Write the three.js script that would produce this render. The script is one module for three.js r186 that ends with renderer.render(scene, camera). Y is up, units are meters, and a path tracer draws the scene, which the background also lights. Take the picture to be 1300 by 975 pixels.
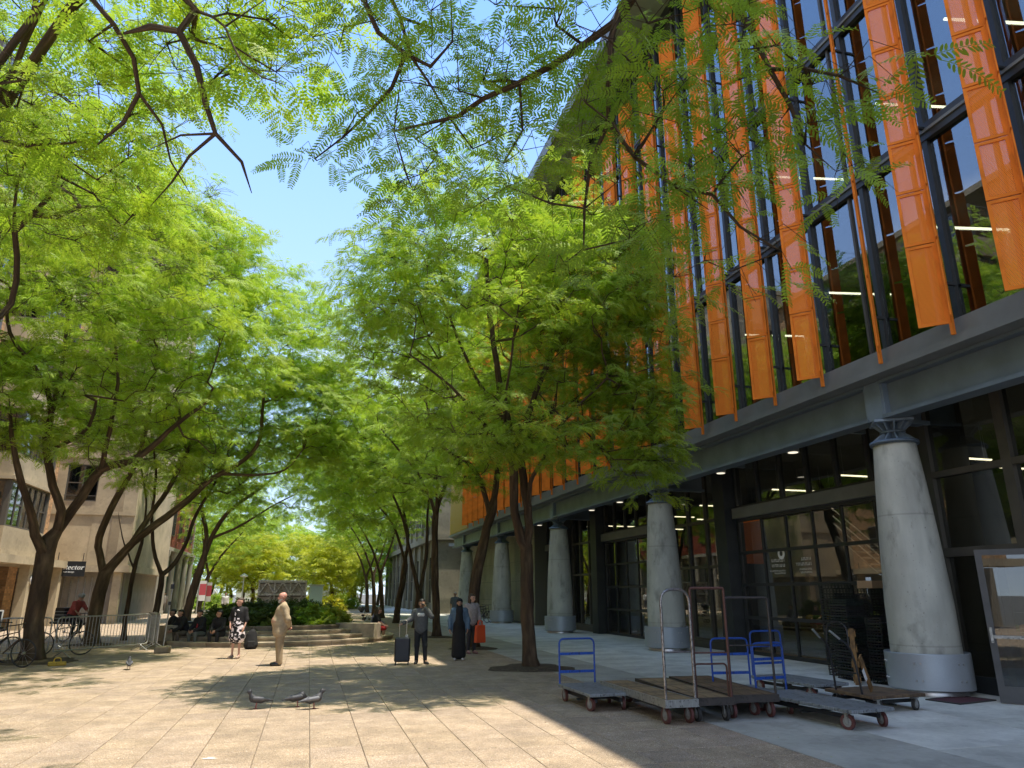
import * as THREE from 'three';
import { mergeGeometries, mergeVertices } from 'three/addons/utils/BufferGeometryUtils.js';
import { RoundedBoxGeometry } from 'three/addons/geometries/RoundedBoxGeometry.js';
import { RectAreaLightUniformsLib } from 'three/addons/lights/RectAreaLightUniformsLib.js';

// ---------------------------------------------------------------- camera, sky, sun, exposure
const scene = new THREE.Scene();
const EYE = 1.8, FOCAL = 901, PITCH = 0.28452, YAW = 0.26821;
const camera = new THREE.PerspectiveCamera(2 * Math.atan(487.5 / FOCAL) * 180 / Math.PI, 4 / 3, 0.1, 2000);
camera.position.set(0, EYE, 0);
camera.rotation.order = 'YXZ';
camera.rotation.set(PITCH, -YAW, 0);
const renderer = new THREE.WebGLRenderer({ antialias: true });
renderer.toneMapping = THREE.LinearToneMapping;
renderer.toneMappingExposure = 3.9;
renderer.shadowMap.enabled = true;
renderer.shadowMap.type = THREE.PCFSoftShadowMap;

const SUN = new THREE.Vector3(0.258, 1, 0.12).normalize();
const sun = new THREE.DirectionalLight(new THREE.Color().setRGB(1, 0.91, 0.76), 2.0);
sun.name = 'sun';
sun.position.copy(SUN).multiplyScalar(120).add(new THREE.Vector3(0, 0, -35));
sun.target.position.set(0, 0, -35);
sun.castShadow = true;
sun.shadow.mapSize.set(4096, 4096);
Object.assign(sun.shadow.camera, { left: -60, right: 60, top: 90, bottom: -90, near: 1, far: 300 });
scene.add(sun, sun.target);

const mulberry = (a) => () => { a = (a + 0x6d2b79f5) | 0; let t = Math.imul(a ^ (a >>> 15), 1 | a); t = (t + Math.imul(t ^ (t >>> 7), 61 | t)) ^ t; return ((t ^ (t >>> 14)) >>> 0) / 4294967296; };
const hash2 = (x, y, s = 0) => { let h = Math.imul(x | 0, 374761393) + Math.imul(y | 0, 668265263) + Math.imul(s | 0, 1442695041); h = Math.imul(h ^ (h >>> 13), 1274126177); return ((h ^ (h >>> 16)) >>> 0) / 4294967296; };
const mod = (a, n) => ((a % n) + n) % n;
// value noise that repeats after px, py cells
function vnoise(x, y, px, py, s) {
  const i = Math.floor(x), j = Math.floor(y), fx = x - i, fy = y - j, u = fx * fx * (3 - 2 * fx), v = fy * fy * (3 - 2 * fy);
  const h = (a, b) => hash2(mod(a, px), mod(b, py), s);
  return (h(i, j) * (1 - u) + h(i + 1, j) * u) * (1 - v) + (h(i, j + 1) * (1 - u) + h(i + 1, j + 1) * u) * v;
}
function fbm(u, v, f, oct, s, fy = f) { let a = 0.5, t = 0, n = 0; for (let o = 0; o < oct; o++) { t += a * vnoise(u * f, v * fy, f, fy, s + o); n += a; a *= 0.55; f *= 2; fy *= 2; } return t / n; }
{
  const W = 1024, H = 512, d = new Float32Array(W * H * 4);
  for (let j = 0; j < H; j++) for (let i = 0; i < W; i++) {
    const el = ((j + 0.5) / H - 0.5) * Math.PI, az = ((i + 0.5) / W - 0.5) * 2 * Math.PI;
    const y = Math.sin(el), x = Math.cos(el) * Math.cos(az), z = Math.cos(el) * Math.sin(az);
    const t = Math.pow(Math.max(0, y), 0.45);
    let r = 0.33 + (0.055 - 0.33) * t, g = 0.39 + (0.15 - 0.39) * t, b = 0.45 + (0.4 - 0.45) * t;
    const k = 1 / (Math.max(y, 0) + 0.18), cx = x * k, cz = z * k;
    const n1 = fbm(cx / 16 + 0.5, cz / 16 + 0.5, 24, 5, 11), n2 = fbm(cx / 16 + 0.5, cz / 16 + 0.2, 10, 3, 31);
    let c = Math.min(1, Math.max(0, (n1 * 0.6 + n2 * 0.6 - 0.5) * 4.0)) * Math.min(1, Math.max(0, y) * 6);
    c *= 0.85;
    r += (0.62 - r) * c; g += (0.62 - g) * c; b += (0.64 - b) * c;
    const o = (j * W + i) * 4; d[o] = r; d[o + 1] = g; d[o + 2] = b; d[o + 3] = 1;
  }
  const sky = new THREE.DataTexture(d, W, H, THREE.RGBAFormat, THREE.FloatType);
  sky.mapping = THREE.EquirectangularReflectionMapping; sky.magFilter = THREE.LinearFilter; sky.minFilter = THREE.LinearFilter; sky.wrapS = THREE.RepeatWrapping; sky.needsUpdate = true;
  scene.background = sky; scene.environment = sky;
}

// ---------------------------------------------------------------- pixel of the photograph -> direction -> point on a known plane
const V = (x, y, z) => new THREE.Vector3(x, y, z);
function ray(px, py) {
  const u = (px - 650) / FOCAL, v = -(py - 487.5) / FOCAL, c = Math.cos(PITCH), s = Math.sin(PITCH), ca = Math.cos(YAW), sa = Math.sin(YAW);
  const y = v * c + s, z = -c + v * s;
  return V(u * ca - z * sa, y, u * sa + z * ca);
}
const ground = (px, py, h = 0) => { const d = ray(px, py), t = (h - EYE) / d.y; return V(d.x * t, h, d.z * t); };
const onz = (px, py, Z) => { const d = ray(px, py), t = Z / d.z; return V(d.x * t, EYE + d.y * t, Z); };
const onx = (px, py, X) => { const d = ray(px, py), t = X / d.x; return V(X, EYE + d.y * t, d.z * t); };
const atd = (px, py, D) => { const d = ray(px, py).normalize(); return V(d.x * D, EYE + d.y * D, d.z * D); };
function project(p) {
  const y = p.y - EYE, ca = Math.cos(YAW), sa = Math.sin(YAW), c = Math.cos(PITCH), s = Math.sin(PITCH);
  const X = p.x * ca + p.z * sa, Z = -p.x * sa + p.z * ca, Y2 = y * c + Z * s, Z2 = -y * s + Z * c;
  return [650 + FOCAL * X / -Z2, 487.5 - FOCAL * Y2 / -Z2, -Z2];
}

// ---------------------------------------------------------------- textures
function tex(W, H, fn, srgb = true, rep = 1) {
  const d = new Uint8Array(W * H * 4);
  for (let j = 0; j < H; j++) for (let i = 0; i < W; i++) {
    const c = fn((i + 0.5) / W, (j + 0.5) / H, i, j), o = (j * W + i) * 4;
    for (let k = 0; k < 3; k++) d[o + k] = Math.max(0, Math.min(255, 255 * (c.length ? c[k] : c)));
    d[o + 3] = 255;
  }
  const t = new THREE.DataTexture(d, W, H);
  t.wrapS = t.wrapT = THREE.RepeatWrapping; t.magFilter = THREE.LinearFilter; t.minFilter = THREE.LinearMipmapLinearFilter; t.generateMipmaps = true;
  if (srgb) t.colorSpace = THREE.SRGBColorSpace;
  t.repeat.set(rep, rep); t.needsUpdate = true;
  return t;
}
const mul = (c, k) => [c[0] * k, c[1] * k, c[2] * k];
const mixc = (a, b, t) => [a[0] + (b[0] - a[0]) * t, a[1] + (b[1] - a[1]) * t, a[2] + (b[2] - a[2]) * t];
const clamp01 = (x) => Math.max(0, Math.min(1, x));
// exposed-aggregate concrete: little stones of several tones in a sandy matrix
const aggH = new Float32Array(1024 * 1024);
const aggTex = tex(1024, 1024, (u, v, i, j) => {
  const N = 110, x = u * N, y = v * N, ci = Math.floor(x), cj = Math.floor(y);
  let best = 9, id = 0;
  for (let a = -1; a < 2; a++) for (let b = -1; b < 2; b++) {
    const h1 = hash2(mod(ci + a, N), mod(cj + b, N), 3), h2 = hash2(mod(ci + a, N), mod(cj + b, N), 4), dx = ci + a + h1 - x, dy = cj + b + h2 - y, q = dx * dx + dy * dy;
    if (q < best) { best = q; id = hash2(mod(ci + a, N), mod(cj + b, N), 5); }
  }
  const stone = best < 0.16 + 0.14 * id;
  aggH[j * 1024 + i] = stone ? 0.9 - best : 0.35;
  const big = fbm(u, v, 5, 4, 21), k = 0.84 + 0.32 * big + (hash2(i, j, 9) - 0.5) * 0.07;
  const c = stone ? (id < 0.18 ? [0.42, 0.36, 0.31] : id < 0.3 ? [0.86, 0.83, 0.77] : [0.62 + id * 0.1, 0.565 + id * 0.09, 0.49 + id * 0.06]) : [0.66, 0.60, 0.52];
  return mul(c, k);
});
const aggBump = tex(1024, 1024, (u, v, i, j) => aggH[j * 1024 + i], false);
const concTex = tex(1024, 1024, (u, v, i, j) => { const n = fbm(u, v, 4, 6, 41), st = fbm(u, v, 40, 3, 42), sp = hash2(i, j, 2); return mul([0.70, 0.70, 0.67], 0.86 + 0.24 * n + 0.08 * (st - 0.5) + (sp - 0.5) * 0.05 - (fbm(u, v, 9, 4, 47) > 0.66 ? 0.05 : 0)); });
const concBump = tex(512, 512, (u, v, i, j) => 0.5 + 0.5 * (fbm(u, v, 30, 4, 43) - 0.5) + 0.15 * (hash2(i, j, 8) - 0.5), false);
// cast concrete: tall cloudy streaks, pin holes
const castTex = tex(1024, 1024, (u, v, i, j) => { const n = fbm(u, v, 9, 6, 51), s = fbm(u, v, 26, 4, 52, 9), b = fbm(u, v, 3, 4, 54), q = fbm(u, v, 14, 5, 57); let k = 0.76 + 0.24 * n + 0.1 * (s - 0.5) + 0.1 * (b - 0.5); if (q > 0.6) k *= 1 - (q - 0.6) * 0.8; const lift = Math.abs(mod(v * 3.02, 1) - 0.5); if (lift < 0.006) k *= 0.9; if (vnoise(u * 190, v * 190, 190, 190, 53) > 0.955) k *= 0.72; return mul([0.75, 0.765, 0.735], k); });
const barkTex = tex(512, 1024, (u, v, i, j) => { const n = fbm(u, v, 10, 5, 61, 5), s = fbm(u, v, 26, 4, 62, 7), p = fbm(u, v, 5, 3, 64, 4); return mul(mixc([0.52, 0.43, 0.34], [0.64, 0.57, 0.48], clamp01((p - 0.4) * 3)), 0.5 + 0.7 * n * (0.6 + 0.8 * s)); });
const barkBump = tex(512, 1024, (u, v) => clamp01(0.2 + 0.9 * fbm(u, v, 22, 4, 62, 6) * (0.5 + fbm(u, v, 10, 4, 61, 5))), false);
const woodTex = tex(512, 1024, (u, v, i, j) => { const g = fbm(u, v, 60, 4, 71, 3), n = fbm(u, v, 4, 4, 72), st = fbm(u, v, 7, 4, 74); return mul(mixc([0.53, 0.46, 0.36], [0.40, 0.35, 0.29], clamp01((st - 0.42) * 4)), 0.7 + 0.4 * g + 0.25 * (n - 0.5)); });
const softTex = tex(512, 512, (u, v, i, j) => { const k = 0.9 + 0.16 * (fbm(u, v, 5, 5, 81) - 0.5) * 2 * 0.6 + (hash2(i, j, 6) - 0.5) * 0.03; return [k, k, k]; });
const scuffTex = tex(512, 512, (u, v, i, j) => { let k = 0.86 + 0.2 * (fbm(u, v, 7, 5, 91) - 0.5); if (fbm(u, v, 60, 2, 92, 5) > 0.72) k += 0.14; if (fbm(u, v, 16, 4, 93) > 0.66) k *= 0.72; return [k, k, k * 0.98]; });
const chipTex = tex(512, 512, (u, v) => { const n = fbm(u, v, 24, 4, 95); return n > 0.6 ? [0.2, 0.13, 0.1] : n > 0.56 ? [0.42, 0.32, 0.26] : mul([0.78, 0.78, 0.78], 0.9 + 0.2 * fbm(u, v, 8, 3, 96)); });
const brickTex = tex(512, 512, (u, v, i, j) => { // far brickwork, a brick is under 5 pixels in the photograph
  const rows = 16, r = Math.floor(v * rows), fx = mod(u * 8 + (r % 2) * 0.5, 8), c = Math.floor(fx), mort = fx - c < 0.06 || v * rows - r < 0.14;
  const k = 0.85 + 0.3 * hash2(c, r, 12) + 0.1 * (fbm(u, v, 5, 4, 13) - 0.5); return mort ? mul([0.72, 0.66, 0.58], 0.9) : mul([0.72, 0.58, 0.44], k); });
const fabricTex = tex(256, 256, (u, v, i, j) => { const k = 0.86 + 0.14 * ((i + j) % 4 < 2 ? 1 : 0) * 0.5 + 0.2 * (fbm(u, v, 6, 4, 101) - 0.5) + (hash2(i, j, 3) - 0.5) * 0.1; return [k, k, k]; });
const floralTex = tex(512, 512, (u, v) => { const n = fbm(u, v, 9, 3, 111), m = fbm(u, v, 26, 3, 112); return n > 0.53 ? mul([0.93, 0.89, 0.9], 0.85 + 0.25 * m) : (n > 0.5 && m > 0.5 ? [0.5, 0.48, 0.5] : [0.035, 0.035, 0.045]); });
const soilTex = tex(512, 512, (u, v, i, j) => mul([0.36, 0.31, 0.25], 0.6 + 0.7 * fbm(u, v, 12, 5, 121) + (hash2(i, j, 1) - 0.5) * 0.3));
const stoneTex = tex(512, 512, (u, v, i, j) => mul([0.63, 0.58, 0.50], 0.72 + 0.5 * fbm(u, v, 6, 6, 131) + (hash2(i, j, 5) - 0.5) * 0.1));
// perforated sheet: round holes on a staggered grid
const perfAlpha = tex(256, 256, (u, v) => { const N = 8; const r = Math.floor(v * N), x = mod(u * N + (r % 2) * 0.5, 1) - 0.5, y = v * N - r - 0.5; return x * x + y * y < 0.085 ? 0 : 1; }, false);

const rep = (t, a, b = a) => { const c = t.clone(); c.repeat.set(a, b); c.needsUpdate = true; return c; };
const lin = (r, g, b) => new THREE.Color().setRGB(r, g, b);
function mat(color, roughness = 0.7, o = {}) { return new THREE.MeshPhysicalMaterial({ color: Array.isArray(color) ? lin(...color) : color, roughness, side: THREE.DoubleSide, ...o }); }

// ---------------------------------------------------------------- geometry helpers
function triUV(g) { // box mapping in metres
  g = g.index ? g.toNonIndexed() : g;
  const p = g.attributes.position, uv = new Float32Array(p.count * 2), a = V(0, 0, 0), b = V(0, 0, 0), c = V(0, 0, 0);
  for (let i = 0; i < p.count; i += 3) {
    a.fromBufferAttribute(p, i); b.fromBufferAttribute(p, i + 1); c.fromBufferAttribute(p, i + 2);
    const n = b.clone().sub(a).cross(c.clone().sub(a)), ax = Math.abs(n.x), ay = Math.abs(n.y), az = Math.abs(n.z);
    for (let k = 0; k < 3; k++) {
      const x = p.getX(i + k), y = p.getY(i + k), z = p.getZ(i + k), o = (i + k) * 2;
      if (ay >= ax && ay >= az) { uv[o] = x; uv[o + 1] = z; } else if (ax >= az) { uv[o] = z; uv[o + 1] = y; } else { uv[o] = x; uv[o + 1] = y; }
    }
  }
  g.setAttribute('uv', new THREE.BufferAttribute(uv, 2));
  return g;
}
const M4 = new THREE.Matrix4();
function put(g, x = 0, y = 0, z = 0, ry = 0, rx = 0, rz = 0) {
  M4.makeRotationFromEuler(new THREE.Euler(rx, ry, rz, 'YXZ')); M4.setPosition(x, y, z); return g.applyMatrix4(M4);
}
const box = (w, h, d, x = 0, y = 0, z = 0, ry = 0, rx = 0, rz = 0) => put(triUV(new THREE.BoxGeometry(w, h, d)), x, y, z, ry, rx, rz);
const span = (x0, x1, y0, y1, z0, z1) => { const g = triUV(new THREE.BoxGeometry(Math.abs(x1 - x0), Math.abs(y1 - y0), Math.abs(z1 - z0)).translate((x0 + x1) / 2, (y0 + y1) / 2, (z0 + z1) / 2)); return g; };
const rbox = (w, h, d, r, x = 0, y = 0, z = 0, ry = 0, rx = 0, rz = 0) => put(triUV(new RoundedBoxGeometry(w, h, d, 2, r)), x, y, z, ry, rx, rz);
function cyl(r0, r1, h, n, x = 0, y = 0, z = 0, o = {}) { const g = new THREE.CylinderGeometry(r1, r0, h, n, 1, !!o.open); g.computeVertexNormals(); return put(o.uv ? g : g.toNonIndexed(), x, y, z, o.ry || 0, o.rx || 0, o.rz || 0); }
function bar(a, b, r, n = 6, r2 = r) { // straight rod from a to b
  const d = b.clone().sub(a), L = d.length(), g = new THREE.CylinderGeometry(r2, r, L, n).toNonIndexed();
  const q = new THREE.Quaternion().setFromUnitVectors(V(0, 1, 0), d.normalize());
  return g.applyMatrix4(new THREE.Matrix4().compose(a.clone().add(b).multiplyScalar(0.5), q, V(1, 1, 1)));
}
function beamBox(a, b, w, h) { // rectangular bar from a to b
  const d = b.clone().sub(a), L = d.length(), g = triUV(new THREE.BoxGeometry(w, h, L));
  const m = new THREE.Matrix4().lookAt(V(0, 0, 0), d, Math.abs(d.y) / L > 0.98 ? V(1, 0, 0) : V(0, 1, 0)); m.setPosition((a.x + b.x) / 2, (a.y + b.y) / 2, (a.z + b.z) / 2);
  return g.applyMatrix4(m);
}
function tube(pts, r, n = 6, seg = 8, closed = false) {
  const c = new THREE.CatmullRomCurve3(pts, closed, 'centripetal');
  return new THREE.TubeGeometry(c, seg * (pts.length - 1), r, n, closed).toNonIndexed();
}
function hoop(pts, r, rad, n = 7) { // polyline with rounded corners
  const path = new THREE.CurvePath();
  let from = pts[0].clone();
  for (let i = 1; i < pts.length - 1; i++) {
    const p = pts[i], a = pts[i - 1].clone().sub(p), b = pts[i + 1].clone().sub(p), k = Math.min(rad, a.length() * 0.49, b.length() * 0.49);
    const p0 = p.clone().add(a.setLength(k)), p1 = p.clone().add(b.setLength(k));
    path.add(new THREE.LineCurve3(from, p0)); path.add(new THREE.QuadraticBezierCurve3(p0, p, p1)); from = p1;
  }
  path.add(new THREE.LineCurve3(from, pts[pts.length - 1]));
  const out = [];
  for (const c of path.curves) { const k = c.isLineCurve3 ? 1 : 6; for (let i = 0; i < k; i++) out.push(c.getPoint(i / k)); }
  out.push(pts[pts.length - 1]);
  const gs = [];
  for (let i = 0; i < out.length - 1; i++) if (out[i].distanceTo(out[i + 1]) > 1e-4) { gs.push(bar(out[i], out[i + 1], r, n)); }
  return merge(gs);
}
function lathe(pts, n = 24) { return new THREE.LatheGeometry(pts.map(([r, y]) => new THREE.Vector2(r, y)), n).toNonIndexed(); }
function merge(gs) {
  gs = gs.flat().map((g) => {
    g = g.index ? g.toNonIndexed() : g;
    if (!g.attributes.uv) g = triUV(g);
    if (!g.attributes.normal) g.computeVertexNormals();
    for (const k of Object.keys(g.attributes)) if (!['position', 'normal', 'uv'].includes(k)) g.deleteAttribute(k);
    return g;
  });
  return gs.length === 1 ? gs[0] : mergeGeometries(gs);
}

// ---------------------------------------------------------------- naming helpers
const taken = new Map();
function numbered(n) { const k = taken.get(n) || 0; taken.set(n, k + 1); return k ? n + '_' + String(k).padStart(3, '0') : n; }
const shade = (o) => { o.castShadow = true; o.receiveShadow = true; return o; };
function part(name, g, m, parent) {
  const o = shade(new THREE.Mesh(Array.isArray(g) ? merge(g) : g, m)); o.name = name; parent.add(o); return o;
}
function info(o, label, category, group) { o.userData.label = label; o.userData.category = category; if (group) o.userData.group = group; return o; }
function thing(name, label, category, x = 0, y = 0, z = 0, turn = 0, group) {
  const o = new THREE.Group(); o.name = numbered(name); o.position.set(x, y, z); o.rotation.y = turn; scene.add(o); return info(o, label, category, group);
}
function copy(src, label, x, y, z, turn = 0, group) {
  const o = src.clone(); o.name = numbered(src.name.replace(/_\d\d\d$/, '')); o.position.set(x, y, z); o.rotation.y = turn; o.userData = { ...src.userData }; scene.add(o);
  if (label) o.userData.label = label; if (group) o.userData.group = group; return o;
}
function struct(name, g, m) { const o = part(numbered(name), g, m, scene); o.userData.kind = 'structure'; return o; }

// ---------------------------------------------------------------- shared materials
const MT = {
  agg: mat([1, 1, 1], 0.88, { map: rep(aggTex, 0.8), bumpMap: rep(aggBump, 0.8), bumpScale: 0.0025, vertexColors: true }),
  joint: mat([0.17, 0.145, 0.11], 1),
  conc: mat([1.3, 1.3, 1.28], 0.85, { map: rep(concTex, 0.45), bumpMap: rep(concBump, 1), bumpScale: 0.0015 }),
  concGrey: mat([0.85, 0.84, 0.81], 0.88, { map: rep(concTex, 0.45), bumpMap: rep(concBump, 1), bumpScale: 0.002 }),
  cast: mat([1.08, 1.04, 0.98], 0.72, { map: castTex, bumpMap: rep(concBump, 2), bumpScale: 0.0015 }),
  steelBlue: mat([0.22, 0.28, 0.34], 0.5, { map: rep(softTex, 0.6), metalness: 0.15 }),
  sleeve: mat([0.44, 0.49, 0.53], 0.42, { map: rep(softTex, 0.8), metalness: 0.35 }),
  zinc: mat([0.5, 0.5, 0.5], 0.35, { metalness: 0.85 }),
  girder: mat([0.17, 0.215, 0.25], 0.5, { map: rep(softTex, 0.5), metalness: 0.15 }),
  darkSteel: mat([0.03, 0.034, 0.036], 0.5, { map: rep(softTex, 0.7) }),
  fascia: mat([0.19, 0.2, 0.19], 0.55, { map: rep(softTex, 0.5) }),
  frameBrown: mat([0.075, 0.068, 0.055], 0.5, { map: rep(softTex, 0.7) }),
  orange: mat([0.92, 0.255, 0.03], 0.85, { specularIntensity: 0.35, map: rep(softTex, 0.9) }),
  perfFar: mat([0.92, 0.255, 0.03], 0.85, { specularIntensity: 0.35, map: rep(softTex, 0.9) }),
  perf: mat([0.92, 0.255, 0.03], 0.85, { specularIntensity: 0.35, alphaMap: rep(perfAlpha, 6), transparent: true }),
  glass: mat([0.6, 0.68, 0.7], 0.0, { transmission: 1, thickness: 0, ior: 2.4 }),
  shopGlass: mat([0.62, 0.66, 0.66], 0.0, { transmission: 1, thickness: 0, ior: 1.9 }),
  soffit: mat([0.09, 0.092, 0.1], 0.8),
  inDark: mat([0.3, 0.3, 0.31], 0.9),
  inMid: mat([0.35, 0.35, 0.36], 0.9),
  panelTan: mat([0.55, 0.52, 0.38], 0.7, { map: rep(concTex, 0.3) }),
  bark: mat([0.42, 0.38, 0.33], 0.92, { map: barkTex, bumpMap: barkBump, bumpScale: 0.018 }),
  barkPale: mat([0.58, 0.55, 0.46], 0.92, { map: barkTex, bumpMap: barkBump, bumpScale: 0.014 }),
  soil: mat([0.75, 0.72, 0.66], 1, { map: rep(soilTex, 1.1) }),
  stone: mat([0.95, 0.95, 0.95], 0.85, { map: rep(stoneTex, 0.7) }),
  stoneDark: mat([0.62, 0.6, 0.58], 0.85, { map: rep(stoneTex, 0.7) }),
  galv: mat([0.52, 0.53, 0.53], 0.4, { metalness: 0.6, map: rep(scuffTex, 2) }),
  chrome: mat([0.62, 0.62, 0.62], 0.3, { metalness: 0.75, map: rep(chipTex, 1.7) }),
  blue: mat([0.018, 0.09, 0.45], 0.38, { map: rep(scuffTex, 1.3) }),
  rust: mat([0.135, 0.055, 0.04], 0.6, { map: rep(scuffTex, 1.5) }),
  blackBrown: mat([0.06, 0.05, 0.045], 0.55, { map: rep(scuffTex, 1.5) }),
  deckGrey: mat([0.24, 0.265, 0.29], 0.5, { map: rep(scuffTex, 1.1) }),
  wood: mat([1.15, 1.08, 0.95], 0.85, { map: rep(woodTex, 1) }),
  woodDark: mat([0.66, 0.57, 0.5], 0.88, { map: rep(woodTex, 1) }),
  pine: mat([1.1, 0.8, 0.42], 0.75, { map: rep(woodTex, 1.4) }),
  rubber: mat([0.035, 0.034, 0.033], 0.75),
  wheelGrey: mat([0.36, 0.36, 0.35], 0.6, { map: rep(scuffTex, 4) }),
  wheelRed: mat([0.16, 0.055, 0.05], 0.6, { map: rep(scuffTex, 4) }),
  blackPlastic: mat([0.014, 0.014, 0.016], 0.45),
  white: mat([0.72, 0.72, 0.7], 0.6),
};
// ================================================================ ground
{
  const g = struct('ground', [span(-400, 400, -0.4, -0.06, -500, 200)], mat([0.24, 0.225, 0.2], 0.95, { map: rep(concTex, 0.2) }));
  g.userData.label = 'grey ground reaching beyond the plaza';
}
const PX0 = 0.15, PS = 0.61, PAVE_X1 = 5.64;
{
  const plaza = struct('plaza_paving', [span(-17, PAVE_X1 + 0.006, -0.058, -0.016, -120, 14)], MT.joint);
  plaza.userData.label = 'tan exposed aggregate plaza paving in square slabs';
  const R = mulberry(5), list = [];
  for (let k = -28; k < 9; k++) for (let r = 0; r < 200; r++) {
    const x = PX0 + PS * (k + 0.5), z = 8 - PS * (r + 0.5), p = project(V(x, 0, z));
    const inView = p[2] > 0.5 && p[0] > -40 && p[0] < 1340 && p[1] > 0 && p[1] < 1010;
    list.push({ x, z, d: inView ? p[2] : 900 + Math.abs(z), tone: R(), var: Math.floor(R() * 10), dy: (R() - 0.5) * 0.003, rot: Math.floor(R() * 4), ry: (R() - 0.5) * 0.006 });
  }
  list.sort((a, b) => a.d - b.d);
  const shape = (tone, v) => { // slab with chamfered edges, its own piece of the stone pattern
    const w = PS / 2 - 0.0035, c = 0.005, h = 0.05, q = [];
    const P = [[-w, -h, -w], [w, -h, -w], [w, -h, w], [-w, -h, w], [-w, -c, -w], [w, -c, -w], [w, -c, w], [-w, -c, w], [-w + c, 0, -w + c], [w - c, 0, -w + c], [w - c, 0, w - c], [-w + c, 0, w - c]];
    const F = [[8, 11, 10, 9], [4, 8, 9, 5], [5, 9, 10, 6], [6, 10, 11, 7], [7, 11, 8, 4], [0, 4, 5, 1], [1, 5, 6, 2], [2, 6, 7, 3], [3, 7, 4, 0]];
    for (const [a, b, cc, d] of F) for (const i of [a, b, cc, a, cc, d]) q.push(...P[i]);
    const g = new THREE.BufferGeometry(); g.setAttribute('position', new THREE.BufferAttribute(new Float32Array(q), 3));
    const t = triUV(g); t.computeVertexNormals();
    const uv = t.attributes.uv, ou = hash2(v, 1, 7) * 3, ov = hash2(v, 2, 7) * 3;
    for (let i = 0; i < uv.count; i++) uv.setXY(i, uv.getX(i) + ou, uv.getY(i) + ov);
    const warm = hash2(v, 3, 9), col = new Float32Array(t.attributes.position.count * 3), k = 0.77 + 0.1 * tone;
    for (let i = 0; i < col.length; i += 3) { col[i] = k * (0.99 + 0.03 * warm); col[i + 1] = k * (0.94 + 0.02 * warm); col[i + 2] = k * (0.95 - 0.05 * warm); }
    t.setAttribute('color', new THREE.BufferAttribute(col, 3));
    return t;
  };
  const variants = []; for (let t = 0; t < 3; t++) for (let v = 0; v < 6; v++) variants.push(shape(t / 2, v + t * 6));
  const rest = [];
  list.forEach((s, n) => {
    const g = variants[Math.min(2, Math.floor(s.tone * 3)) * 6 + (s.var % 6)];
    if (n < 300) { const o = shade(new THREE.Mesh(g, MT.agg)); o.name = 'paving_slab'; o.position.set(s.x, s.dy, s.z); o.rotation.y = s.rot * Math.PI / 2 + s.ry; plaza.add(o); }
    else if (s.z > -64) { const c = g.clone(); c.applyMatrix4(new THREE.Matrix4().makeRotationY(s.rot * Math.PI / 2 + s.ry).setPosition(s.x, s.dy, s.z)); rest.push(c); }
  });
  const field = shade(new THREE.Mesh(mergeGeometries(rest), MT.agg)); field.name = 'paving_field'; field.userData.kind = 'stuff'; plaza.add(field);
  const farG = triUV(new THREE.BoxGeometry(22.6, 0.012, 56).translate(-5.7, -0.008, -92.2)); farG.setAttribute('color', new THREE.BufferAttribute(new Float32Array(farG.attributes.position.count * 3).fill(0.92), 3));
  const far = shade(new THREE.Mesh(farG, MT.agg)); far.name = 'far_paving'; far.userData.kind = 'stuff'; plaza.add(far);
}
{
  const walk = struct('sidewalk', [span(PAVE_X1 + 0.01, 13.2, -0.057, -0.014, -125, 14)], MT.joint);
  walk.userData.label = 'pale concrete sidewalk in front of the glass building';
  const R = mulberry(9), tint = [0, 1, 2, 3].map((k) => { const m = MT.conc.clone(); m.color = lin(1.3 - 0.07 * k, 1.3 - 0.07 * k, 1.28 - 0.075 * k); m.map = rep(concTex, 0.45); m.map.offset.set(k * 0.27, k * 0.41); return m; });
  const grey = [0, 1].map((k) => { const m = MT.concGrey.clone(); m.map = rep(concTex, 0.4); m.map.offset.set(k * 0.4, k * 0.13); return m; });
  const strip = (x0, x1, len, z0, mats) => {
    for (let z = z0; z > -110; z -= len) {
      const g = rbox(x1 - x0 - 0.008, 0.06, len - 0.008, 0.004), o = shade(new THREE.Mesh(g, mats[Math.floor(R() * mats.length)]));
      o.name = 'concrete_slab'; o.position.set((x0 + x1) / 2, -0.03 + (R() - 0.5) * 0.002, z - len / 2); walk.add(o);
    }
  };
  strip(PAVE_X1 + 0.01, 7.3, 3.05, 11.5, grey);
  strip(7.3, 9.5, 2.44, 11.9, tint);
  strip(9.5, 13.15, 3.05, 12.2, tint);
}

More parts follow.
